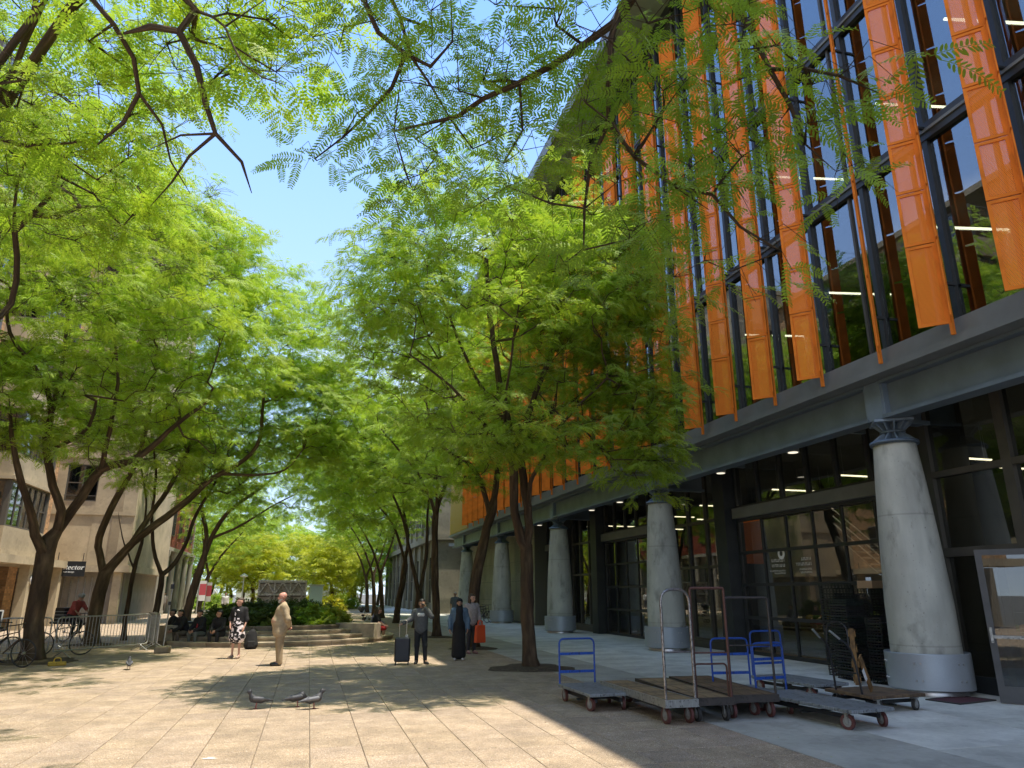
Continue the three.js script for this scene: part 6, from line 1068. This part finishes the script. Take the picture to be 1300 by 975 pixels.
  for (const S of ['L', 'R']) { const e = J['el' + S], h = J['ha' + S], d = o['hd' + S] || [h[0] - e[0], h[1] - e[1], h[2] - e[2]]; if (!o['hide' + S]) gs.push(sdfMesh(hand(h, d, o['pn' + S] || [S === 'L' ? -1 : 1, 0, 0.2], S === 'L' ? 1 : -1, o['curl' + S] ?? 0.6), o.cell && o.cell > 0.025 ? 0.012 : 0.005, 0.008)); }
  part('body', merge(gs.map((g) => g)), skin, root);
  if (!o.back) for (const x of [-0.033, 0.033]) part('eye', [new THREE.SphereGeometry(0.011, 8, 6).translate(...HP(x, 0.018, 0.088)).toNonIndexed()], MT.blackPlastic, root);
  if (o.hair) part('hair', sdfMesh(o.hair.map(([a, b, c, d, e, g, r, q]) => [...HP(a, b, c), ...HP(d, e, g), r, q]), hc + 0.002, 0.025), o.hairM, root);
  if (o.top) part(o.top.name, sdfMesh([...torso(o.top.e || 0.012), ...arm('L', o.top.sleeve ?? 1, (o.top.e || 0.012)), ...arm('R', o.top.sleeve ?? 1, (o.top.e || 0.012)), ...(o.top.extra || [])], cell, 0.045), o.top.m, root);
  if (o.legs) part(o.legs.name, sdfMesh([bone(add3(J.hips, [0.05, 0.03, 0]), add3(J.hips, [-0.05, 0.03, 0]), 0.115 + fat * 0.8, 0.115 + fat * 0.8), ...leg('L', o.legs.t ?? 1, 0.014 + (o.legs.e || 0)), ...leg('R', o.legs.t ?? 1, 0.014 + (o.legs.e || 0)), ...(o.legs.extra || [])], cell, 0.04), o.legs.m, root);
  if (o.skirt) part(o.skirt.name, sdfMesh(o.skirt.bones, cell, 0.06), o.skirt.m, root);
  if (o.shoes) part('shoes', sdfMesh([bone(add3(J.anL, [0, -0.03, -0.01]), J.toL, 0.05, 0.038), bone(add3(J.anR, [0, -0.03, -0.01]), J.toR, 0.05, 0.038)], Math.min(cell, 0.016), 0.02, (x, y) => -y + 0.002), o.shoes, root);
  for (const [n, bones, m, k, c] of o.more || []) part(n, sdfMesh(bones, c || cell, k || 0.03), m, root);
  root.userData.HP = undefined; delete root.userData.HP;
  return root;
}
const HAIRC = { black: mat([0.012, 0.01, 0.009], 0.5), brown: mat([0.05, 0.03, 0.018], 0.55), grey: mat([0.45, 0.43, 0.4], 0.7) };
const shortHair = [[0, 0.06, -0.04, 0, 0.065, 0.01, 0.083, 0.078], [0, 0.0, -0.055, 0, 0.05, -0.05, 0.07, 0.08]], longHair = [...shortHair, [0, 0.02, -0.07, 0, -0.2, -0.08, 0.075, 0.06], [0.06, 0.02, -0.03, 0.075, -0.17, -0.02, 0.045, 0.035], [-0.06, 0.02, -0.03, -0.075, -0.17, -0.02, 0.045, 0.035]], bunHair = [...shortHair, [0, 0.06, -0.12, 0, 0.07, -0.12, 0.035, 0.035]];
const face = (x, z) => Math.atan2(x, z);
{ // woman in the flowered dress
  const p = ground(298, 836);
  person({ label: 'woman in a black and white flowered dress and black cardigan holding her hands low', x: p.x, z: p.z, turn: face(-0.35, 1), h: 1.62, fat: 0.02, skin: 'fair', hair: bunHair, hairM: HAIRC.brown, look: [-0.5, 0.02, 0.8], pose: { elR: [-0.25, 1.13, 0.02], haR: [-0.17, 0.96, 0.17], elL: [0.26, 1.12, 0], haL: [0.25, 0.9, 0.12] }, top: { name: 'cardigan', m: cloth([0.012, 0.012, 0.014]), sleeve: 0.62, e: 0.016 },
    skirt: { name: 'dress', m: mat([1, 1, 1], 0.8, { map: rep(floralTex, 2.2) }), bones: [bone([0, 1.32, 0.055], [0, 1.0, 0.05], 0.12, 0.135), bone([0.05, 1.0, 0.02], [0.1, 0.6, 0.02], 0.14, 0.16), bone([-0.05, 1.0, 0.02], [-0.1, 0.6, 0.02], 0.14, 0.16), bone([0, 1.0, 0.03], [0, 0.6, 0.04], 0.14, 0.17)] }, shoes: mat([0.4, 0.3, 0.24], 0.6) });
  const b = ground(318, 824), k = thing('backpack', 'black backpack standing on the paving by the planter steps', 'backpack', b.x, 0, b.z, 0.2); part('bag', sdfMesh([bone([0.05, 0.14, 0], [0.02, 0.5, -0.02], 0.17, 0.12), bone([-0.08, 0.13, 0], [-0.05, 0.42, -0.02], 0.15, 0.12)], 0.02, 0.05, (x, y) => -y + 0.003), cloth([0.015, 0.016, 0.018]), k); part('strap', [tube([V(-0.06, 0.55, 0), V(-0.02, 0.68, 0), V(0.06, 0.6, 0)], 0.014, 6, 6)], cloth([0.02, 0.02, 0.02]), k); part('pocket', [rbox(0.24, 0.2, 0.08, 0.03, -0.02, 0.16, 0.15)], cloth([0.022, 0.022, 0.025]), k);
}
{ // man in the tan suit, hands behind his back
  const p = ground(353, 845);
  person({ label: 'bald man with a grey beard in a tan suit, hands clasped behind his back', x: p.x, z: p.z, turn: face(-1, 0.12), h: 1.76, fat: 0.03, fat2: 0.07, skin: 'pink', look: [0.05, -0.05, 1], pose: { elL: [0.26, 1.12, -0.12], elR: [-0.26, 1.12, -0.12], haL: [0.06, 0.94, -0.2], haR: [-0.06, 0.92, -0.22], head: [0, 1.65, 0.03] }, hdL: [-0.7, -0.3, 0], hdR: [0.7, -0.3, 0],
    top: { name: 'suit_jacket', m: cloth([0.52, 0.4, 0.25]), e: 0.022, extra: [bone([0.06, 1.0, 0.02], [0.08, 0.8, 0.03], 0.15, 0.155), bone([-0.06, 1.0, 0.02], [-0.08, 0.8, 0.03], 0.15, 0.155), bone([0, 1.0, 0.06], [0, 0.82, 0.06], 0.15, 0.15)] }, legs: { name: 'trousers', m: cloth([0.43, 0.32, 0.19]), e: 0.016 }, shoes: mat([0.015, 0.013, 0.012], 0.4),
    more: [['beard', [bone([0, 1.57, 0.09], [0, 1.53, 0.1], 0.04, 0.03), bone([0.05, 1.6, 0.05], [0.02, 1.55, 0.09], 0.025, 0.025), bone([-0.05, 1.6, 0.05], [-0.02, 1.55, 0.09], 0.025, 0.025)], HAIRC.grey, 0.02, 0.009], ['lapel', [bone([0.03, 1.42, 0.1], [0.035, 1.2, 0.18], 0.03, 0.02), bone([-0.03, 1.42, 0.1], [-0.035, 1.2, 0.18], 0.03, 0.02)], cloth([0.5, 0.45, 0.36]), 0.02, 0.012]] });
}
{ // man with the suitcase
  const p = ground(533, 843), q = ground(509, 844);
  person({ label: 'man in a grey sweatshirt and dark trousers raising one hand to his face', x: p.x, z: p.z, turn: face(-0.25, 1), h: 1.6, skin: 'mid', hair: shortHair, hairM: HAIRC.black, look: [-0.2, -0.15, 1], pose: { elR: [-0.3, 1.2, 0.02], haR: [-0.5, 1.1, 0.12], elL: [0.3, 1.28, 0.13], haL: [0.11, 1.52, 0.16], anL: [0.15, 0.085, 0.05], toL: [0.24, 0.035, 0.2], knL: [0.13, 0.5, 0.07] }, hdR: [-0.9, -0.3, 0.1], hdL: [-0.3, 0.8, -0.1], pnR: [0, -1, 0], pnL: [-0.6, 0.1, -0.6],
    top: { name: 'sweatshirt', m: cloth([0.12, 0.125, 0.13]), e: 0.022 }, legs: { name: 'trousers', m: cloth([0.02, 0.022, 0.027]) }, shoes: mat([0.03, 0.03, 0.03], 0.6), more: [['shirt_print', [bone([-0.06, 1.33, 0.13], [0.06, 1.33, 0.13], 0.05, 0.05)], mat([0.6, 0.6, 0.58], 0.8), 0.02, 0.012], ['phone', [bone([0.09, 1.6, 0.2], [0.03, 1.62, 0.21], 0.02, 0.02)], MT.blackPlastic, 0.02, 0.01]] });
  const k = thing('suitcase', 'upright black wheeled suitcase with a raised handle', 'suitcase', q.x + 0.02, 0, q.z, -0.15); part('shell', [rbox(0.4, 0.6, 0.25, 0.05, 0, 0.37, 0)], mat([0.012, 0.013, 0.018], 0.4), k);
  part('handle', [hoop([V(-0.09, 0.66, -0.05), V(-0.09, 1.08, -0.05), V(0.09, 1.08, -0.05), V(0.09, 0.66, -0.05)], 0.012, 0.02, 6)], mat([0.55, 0.5, 0.42], 0.35, { metalness: 0.6 }), k); for (const [x, z] of [[-0.16, -0.09], [0.16, -0.09], [-0.16, 0.09], [0.16, 0.09]]) part('wheel', [cyl(0.035, 0.035, 0.03, 12, x, 0.036, z, { rz: Math.PI / 2 })], MT.rubber, k); part('tag', [box(0.07, 0.1, 0.01, 0.1, 0.68, 0.06, 0.4, 0.3)], MT.white, k);
}
{ // two women
  const p = ground(582, 838), denim = cloth([0.105, 0.17, 0.25]);
  person({ label: 'woman in a black headscarf and long black dress under an open denim jacket', x: p.x, z: p.z, turn: face(-0.18, 1), h: 1.6, skin: 'mid', hair: [[0, 0.05, -0.03, 0, 0.05, 0.0, 0.1, 0.095], [0, -0.08, -0.03, 0, -0.2, 0.0, 0.095, 0.12], [0, -0.11, 0.04, 0, -0.16, 0.05, 0.06, 0.08]], hairM: cloth([0.01, 0.01, 0.012]), pose: { elL: [0.27, 1.13, 0], haL: [0.26, 0.9, 0.08], elR: [-0.28, 1.13, 0], haR: [-0.28, 0.89, 0.08] },
    top: { name: 'denim_jacket', m: denim, e: 0.026, extra: [bone([0.14, 1.05, -0.02], [0.17, 0.84, -0.02], 0.08, 0.08), bone([-0.14, 1.05, -0.02], [-0.17, 0.84, -0.02], 0.08, 0.08)] }, skirt: { name: 'dress', m: cloth([0.009, 0.009, 0.011]), bones: [bone([0, 1.4, 0.07], [0, 1.0, 0.08], 0.12, 0.14), bone([0.06, 1.0, 0.03], [0.09, 0.16, 0.03], 0.13, 0.13), bone([-0.06, 1.0, 0.03], [-0.09, 0.16, 0.03], 0.13, 0.13), bone([0, 1.0, 0.04], [0, 0.16, 0.05], 0.13, 0.13)] }, shoes: mat([0.45, 0.42, 0.4], 0.6) });
  const b = ground(598, 830);
  person({ label: 'dark haired woman in a pale top and jeans standing behind the one in black', x: b.x, z: b.z, turn: face(0.25, 1), h: 1.72, skin: 'fair', hair: longHair, hairM: HAIRC.brown, look: [0.4, -0.05, 0.9], pose: { elL: [0.25, 1.12, 0.02], haL: [0.26, 0.86, 0.1] }, top: { name: 'blouse', m: cloth([0.4, 0.36, 0.36]), e: 0.016 }, legs: { name: 'jeans', m: cloth([0.05, 0.05, 0.06]) }, shoes: mat([0.3, 0.16, 0.16], 0.6) });
  const g = ground(597, 829.5), k = thing('shopping_bag', 'bright orange shopping bag carried at the side of the women', 'bag', b.x + 0.2, 0.33, b.z + 0.3, 0.3); part('bag', [triUV((() => { const q = new RoundedBoxGeometry(0.34, 0.5, 0.16, 2, 0.03).toNonIndexed(), a = q.attributes.position; for (let i = 0; i < a.count; i++) { const y = a.getY(i); a.setX(i, a.getX(i) * (1 - 0.25 * (y + 0.25)) + 0.012 * Math.sin(y * 30)); a.setZ(i, a.getZ(i) * (1.1 - 0.8 * (y + 0.25))); } q.computeVertexNormals(); return q.translate(0, 0.25, 0); })())], mat([0.78, 0.1, 0.02], 0.5, { transmission: 0.2, thickness: 0 }), k); for (const z of [-0.03, 0.03]) part('strap', [tube([V(-0.08, 0.48, z), V(-0.04, 0.62, z), V(0.04, 0.62, z), V(0.08, 0.48, z)], 0.012, 5, 5)], mat([0.75, 0.1, 0.02], 0.5), k);
  const w = ground(577, 793);
  person({ label: 'man in a grey shirt standing far off before the tan panelled wall', x: w.x, z: w.z, turn: face(-0.3, 1), h: 1.75, cell: 0.028, skin: 'mid', hair: shortHair, hairM: HAIRC.grey, top: { name: 'shirt', m: cloth([0.16, 0.18, 0.19]), e: 0.02, sleeve: 0.4 }, legs: { name: 'trousers', m: cloth([0.03, 0.03, 0.035]) }, shoes: MT.blackPlastic });
}
const SIT = (lean = 0.1) => ({ hips: [0, 0.1, 0], chest: [0, 0.44, lean * 0.7], neck: [0, 0.62, lean], head: [0, 0.77, lean + 0.05], shL: [0.17, 0.56, lean * 0.9], shR: [-0.17, 0.56, lean * 0.9], elL: [0.22, 0.3, lean + 0.12], elR: [-0.22, 0.3, lean + 0.12], haL: [0.1, 0.2, lean + 0.33], haR: [-0.1, 0.2, lean + 0.33], hiL: [0.1, 0.1, 0.02], hiR: [-0.1, 0.1, 0.02], knL: [0.15, 0.1, 0.42], knR: [-0.15, 0.1, 0.42], anL: [0.14, -0.29, 0.38], anR: [-0.14, -0.29, 0.38], toL: [0.15, -0.34, 0.54], toR: [-0.15, -0.34, 0.54] });
{ // people sitting on the planter steps; the seat is the second tread
  const sit = (a, label, o) => { const r = 3.9, x = PC.x + r * Math.cos(a), z = PC.z + r * Math.sin(a); return person({ label, x, y: 0.31, z, turn: face(Math.cos(a), Math.sin(a)), cell: 0.026, h: 1.7, pose: SIT(o.lean ?? 0.12), skin: 'mid', hair: shortHair, hairM: HAIRC.black, ...o, group: 'people sitting on the planter' }); };
  const blackT = { name: 'jacket', m: cloth([0.014, 0.014, 0.016]), e: 0.024 }, khaki = { name: 'trousers', m: cloth([0.14, 0.11, 0.08]) }, grey = { name: 'trousers', m: cloth([0.16, 0.17, 0.15]) }, dk = { name: 'trousers', m: cloth([0.03, 0.03, 0.035]) };
  sit(2.62, 'seated person in a black jacket and brown trousers beside the green bin', { top: blackT, legs: khaki, shoes: MT.blackPlastic });
  sit(2.42, 'seated person in black bending forward over brown knees on the steps', { top: blackT, legs: khaki, shoes: MT.blackPlastic, lean: 0.25 });
  sit(2.22, 'seated person in black with red at the chest and grey trousers', { top: blackT, legs: grey, shoes: mat([0.5, 0.5, 0.48], 0.7), more: [['scarf', [bone([0, 0.58, 0.16], [0.02, 0.3, 0.26], 0.035, 0.03)], cloth([0.5, 0.04, 0.05]), 0.02, 0.02]] });
  sit(2.02, 'seated person in black turned toward the group on the steps', { top: blackT, legs: dk, shoes: mat([0.5, 0.5, 0.5], 0.7), look: [-0.6, 0, 0.7] });
  sit(0.28, 'seated person in a black top and red bottoms facing the stroller', { top: { name: 'top', m: cloth([0.014, 0.013, 0.015]), e: 0.016, sleeve: 0.3 }, legs: { name: 'shorts', m: cloth([0.5, 0.025, 0.03]), t: 0.55 }, skin: 'fair', hair: longHair, hairM: HAIRC.brown, look: [0.1, -0.4, 1] });
  sit(-0.15, 'seated person in a lilac top behind the one facing the stroller', { top: { name: 'top', m: cloth([0.3, 0.28, 0.45]), e: 0.02 }, legs: dk });
  // stroller
  const p = ground(472, 796), k = thing('stroller', 'black and grey folding baby stroller beside the planter', 'stroller', p.x - 0.3, 0, p.z, 0.2), al = mat([0.55, 0.55, 0.53], 0.35, { metalness: 0.6 });
  part('frame', [-0.23, 0.23].flatMap((s) => [bar(V(-0.42, 1.05, s), V(0.42, 0.16, s), 0.014), bar(V(0.1, 0.62, s), V(-0.3, 0.12, s), 0.014), bar(V(-0.1, 0.35, s), V(0.3, 0.55, s), 0.012)]), al, k); part('seat', sdfMesh([bone([-0.12, 0.42, -0.12], [-0.12, 0.42, 0.12], 0.09, 0.09), bone([-0.3, 0.8, -0.12], [-0.3, 0.8, 0.12], 0.06, 0.06), bone([-0.2, 0.6, -0.12], [-0.2, 0.6, 0.12], 0.06, 0.06), bone([0.15, 0.42, -0.1], [0.15, 0.42, 0.1], 0.05, 0.05)], 0.025, 0.06), cloth([0.03, 0.03, 0.034]), k); part('hood', sdfMesh([bone([-0.3, 0.92, -0.18], [-0.3, 0.92, 0.18], 0.12, 0.12), bone([-0.12, 0.96, -0.18], [-0.12, 0.96, 0.18], 0.06, 0.06)], 0.025, 0.05), cloth([0.1, 0.1, 0.11]), k);
  for (const [x, s] of [[0.42, 0.23], [0.42, -0.23], [-0.3, 0.25], [-0.3, -0.25]]) part('wheel', [new THREE.TorusGeometry(0.085, 0.028, 6, 16).translate(x, 0.115, s).toNonIndexed()], MT.rubber, k);
}
{ // others further away
  const far = (px, py, label, topc, legc, o = {}) => { const p = ground(px, py); person({ label, x: p.x, z: p.z, turn: o.turn ?? 0.3, h: 1.72, cell: 0.034, skin: o.skin || 'mid', hair: o.hair || shortHair, hairM: HAIRC.black, top: { name: 'top', m: cloth(topc), e: 0.024, sleeve: o.sleeve ?? 1 }, legs: { name: 'trousers', m: cloth(legc) }, shoes: MT.blackPlastic, pose: o.pose, group: 'people in the distance' }); };
  far(224, 772, 'distant person in black walking along the shops', [0.012, 0.012, 0.014], [0.014, 0.014, 0.016]);
  far(229, 773, 'distant person in dark grey beside the one in black', [0.03, 0.03, 0.034], [0.02, 0.02, 0.024], { turn: -0.4 });
  far(206, 779, 'distant person in a pale pink top near the white columns', [0.5, 0.42, 0.4], [0.35, 0.28, 0.24], { sleeve: 0.3 });
  far(241, 776, 'distant person in a white shirt behind the leaning tree', [0.6, 0.62, 0.66], [0.1, 0.12, 0.2]);
  far(327, 777, 'distant person in a blue grey shirt walking past the timber frame', [0.2, 0.23, 0.32], [0.03, 0.035, 0.05], { turn: 1.2 });
  far(335, 778, 'distant person in a white shirt bending beside the timber frame', [0.62, 0.62, 0.62], [0.03, 0.03, 0.04], { turn: 1.4, pose: { chest: [0, 1.22, 0.16], neck: [0, 1.34, 0.3], head: [0, 1.44, 0.42], shL: [0.17, 1.3, 0.26], shR: [-0.17, 1.3, 0.26], elL: [0.22, 1.05, 0.34], elR: [-0.22, 1.05, 0.34], haL: [0.2, 0.86, 0.42], haR: [-0.2, 0.86, 0.42] } });
  far(284, 781, 'distant person in a white top behind the planter shrubs', [0.6, 0.6, 0.58], [0.05, 0.05, 0.06]);
  // cyclist riding along the shops
  const c = ground(93, 815), t = -0.55;
  bicycle('black delivery bicycle ridden along the shops', c.x, c.z, t, [0.02, 0.02, 0.02]);
  person({ label: 'cyclist in a red shirt and grey helmet seen from behind on a bicycle', x: c.x - 0.2 * Math.cos(t), z: c.z + 0.2 * Math.sin(t), turn: t + Math.PI / 2, h: 1.7, back: true, skin: 'mid', pose: { hips: [0, 1.0, -0.08], chest: [0, 1.32, 0.1], neck: [0, 1.48, 0.18], head: [0, 1.62, 0.25], shL: [0.18, 1.42, 0.16], shR: [-0.18, 1.42, 0.16], elL: [0.27, 1.2, 0.3], elR: [-0.27, 1.2, 0.3], haL: [0.26, 1.05, 0.46], haR: [-0.26, 1.05, 0.46], hiL: [0.1, 0.98, -0.06], hiR: [-0.1, 0.98, -0.06], knL: [0.11, 0.72, 0.3], knR: [-0.11, 0.6, 0.22], anL: [0.11, 0.4, 0.2], anR: [-0.11, 0.26, 0.12], toL: [0.11, 0.34, 0.34], toR: [-0.11, 0.2, 0.26] }, hdL: [0, -0.3, 0.8], hdR: [0, -0.3, 0.8], curlL: 1, curlR: 1,
    top: { name: 'shirt', m: cloth([0.42, 0.08, 0.07]), e: 0.022, sleeve: 0.5 }, legs: { name: 'trousers', m: cloth([0.02, 0.02, 0.024]) }, shoes: MT.blackPlastic, more: [['helmet', [bone([0, 1.69, 0.2], [0, 1.69, 0.28], 0.105, 0.1)], mat([0.25, 0.25, 0.24], 0.35), 0.02, 0.012]] });
  const b = thing('delivery_box', 'black striped delivery box mounted behind the cyclist', 'box', c.x - 0.62 * Math.cos(t), 0.72, c.z + 0.62 * Math.sin(t), t); part('case', [rbox(0.45, 0.5, 0.5, 0.03, 0, 0.25, 0)], MT.blackPlastic, b); for (const y of [0.12, 0.24, 0.36]) part('stripe', [box(0.453, 0.025, 0.503, 0, y, 0)], mat([0.3, 0.3, 0.3], 0.4), b); part('rack', [box(0.5, 0.02, 0.14, 0, -0.012, 0), bar(V(-0.1, -0.02, 0), V(0.1, -0.36, 0.06), 0.008), bar(V(-0.1, -0.02, 0), V(0.1, -0.36, -0.06), 0.008)], MT.blackPlastic, b);
}
// pigeons
function pigeon(label, px, py, turn, up, plumage, wings) {
  const p = ground(px, py), o = thing('pigeon', label, 'pigeon', p.x, 0, p.z, turn, 'pigeons on the paving'), c = mat(plumage, 0.6, { map: rep(softTex, 6) });
  const hx = 0.13 + (up ? 0 : 0.06), hy = up ? 0.27 : 0.09;
  part('body', sdfMesh([bone([-0.05, 0.13, 0], [0.07, 0.16, 0], 0.052, 0.062), bone([-0.06, 0.13, 0], [-0.15, 0.125, 0], 0.04, 0.018), bone([-0.15, 0.125, 0.012], [-0.23, 0.115, 0.018], 0.014, 0.01), bone([-0.15, 0.125, -0.012], [-0.23, 0.115, -0.018], 0.014, 0.01), bone([0.08, 0.18, 0], [hx, hy - 0.02, 0], 0.046, 0.026), bone([hx, hy, 0], [hx + 0.02, hy - 0.004, 0], 0.027, 0.022)], 0.006, 0.03), c, o);
  for (const s of [-1, 1]) { part('wing', sdfMesh([bone([0.06, 0.165, s * 0.052], [-0.07, 0.15, s * 0.05], 0.03, 0.026), bone([-0.07, 0.15, s * 0.05], [-0.19, 0.13, s * 0.02], 0.024, 0.008)], 0.007, 0.02), mat(wings, 0.65), o); part('leg', [bar(V(0.01, 0.1, s * 0.025), V(0.02, 0.006, s * 0.03), 0.006, 5), bar(V(0.02, 0.006, s * 0.03), V(0.055, 0.004, s * 0.035), 0.004, 4), bar(V(0.02, 0.006, s * 0.03), V(-0.01, 0.004, s * 0.03), 0.004, 4)], mat([0.3, 0.09, 0.07], 0.6), o); }
  part('beak', [bar(V(hx + 0.035, hy - 0.006, 0), V(hx + 0.065, hy - 0.018, 0), 0.006, 5, 0.002)], MT.blackPlastic, o);
}
pigeon('dark pigeon with raised neck at the edge of the tree shade', 326, 900, Math.PI + 0.2, true, [0.04, 0.042, 0.05], [0.09, 0.093, 0.105]);
pigeon('grey pigeon pecking with its head down', 376, 897.5, 0.1, false, [0.04, 0.042, 0.05], [0.09, 0.093, 0.105]);
pigeon('barred grey pigeon with head up close to the pecking one', 397, 900, 0.15, true, [0.05, 0.052, 0.06], [0.16, 0.165, 0.18]);
pigeon('small dark pigeon on the shaded paving before the barrier', 163, 850, 1.8, true, [0.04, 0.042, 0.05], [0.09, 0.093, 0.105]);

// marks on the paving: a splash of white paint
{
  const blot = (name, label, px, py, rx, rz, m, seed, n) => { const R = mulberry(seed), p = ground(px, py), gs = [];
    for (let i = 0; i < n; i++) { const s = new THREE.Shape(), a0 = R() * 6, k = (i ? 0.12 + R() * 0.25 : 0.75), q = []; for (let j = 0; j < 14; j++) { const a = j / 14 * 6.2832, r = k * (0.7 + 0.6 * R()); q.push(new THREE.Vector2(Math.cos(a) * r * rx, Math.sin(a) * r * rz)); } s.setFromPoints(q); gs.push(new THREE.ShapeGeometry(s).toNonIndexed().rotateX(-Math.PI / 2).translate(i ? (R() - 0.5) * 1.9 * rx : 0, i * 0.0002, i ? (R() - 0.5) * 1.9 * rz : 0)); }
    const o = struct(name, [merge(gs)], m); o.position.set(p.x, 0.0045, p.z); o.userData.label = label; };
  blot('paint_splash', 'small white paint splash on the sunlit paving', 266, 963, 0.09, 0.05, mat([0.62, 0.6, 0.56], 0.9), 4, 7);
}
// dry leaflets and crumbs lying on the plaza
{
  const R = mulberry(61), g = new THREE.BufferGeometry(); g.setAttribute('position', new THREE.BufferAttribute(new Float32Array([-0.5, 0, 0, 0, 0.12, 0.22, 0.5, 0, 0, -0.5, 0, 0, 0.5, 0, 0, 0, 0.1, -0.22]), 3)); g.computeVertexNormals();
  const n = 3200, im = new THREE.InstancedMesh(g, mat([0.3, 0.24, 0.13], 0.9), n);
  for (let i = 0; i < n; i++) { const near = i < 900, a = R() * 6.283, r = Math.pow(R(), 0.6) * 1.6, x = near ? 5.42 + Math.cos(a) * r : -8 + R() * 14, z = near ? -17.9 + Math.sin(a) * r : -6 - R() * 26, s = 0.012 + R() * 0.022; im.setMatrixAt(i, new THREE.Matrix4().compose(V(x, near && r < 1.2 ? 0.06 - r * 0.045 : 0.004, z), new THREE.Quaternion().setFromEuler(new THREE.Euler((R() - 0.5) * 0.4, R() * 6.28, (R() - 0.5) * 0.4)), V(s, s, s))); const k = 0.5 + R(); im.setColorAt(i, new THREE.Color().setRGB(k, k * (0.85 + R() * 0.5), k)); }
  im.name = 'fallen_leaves'; im.userData = { kind: 'stuff', label: 'dry leaflets and crumbs scattered over the paving', category: 'litter' }; scene.add(im);
}
scene.traverse((o) => { if (o.isMesh) { o.castShadow = true; o.receiveShadow = true; } });
renderer.render(scene, camera);
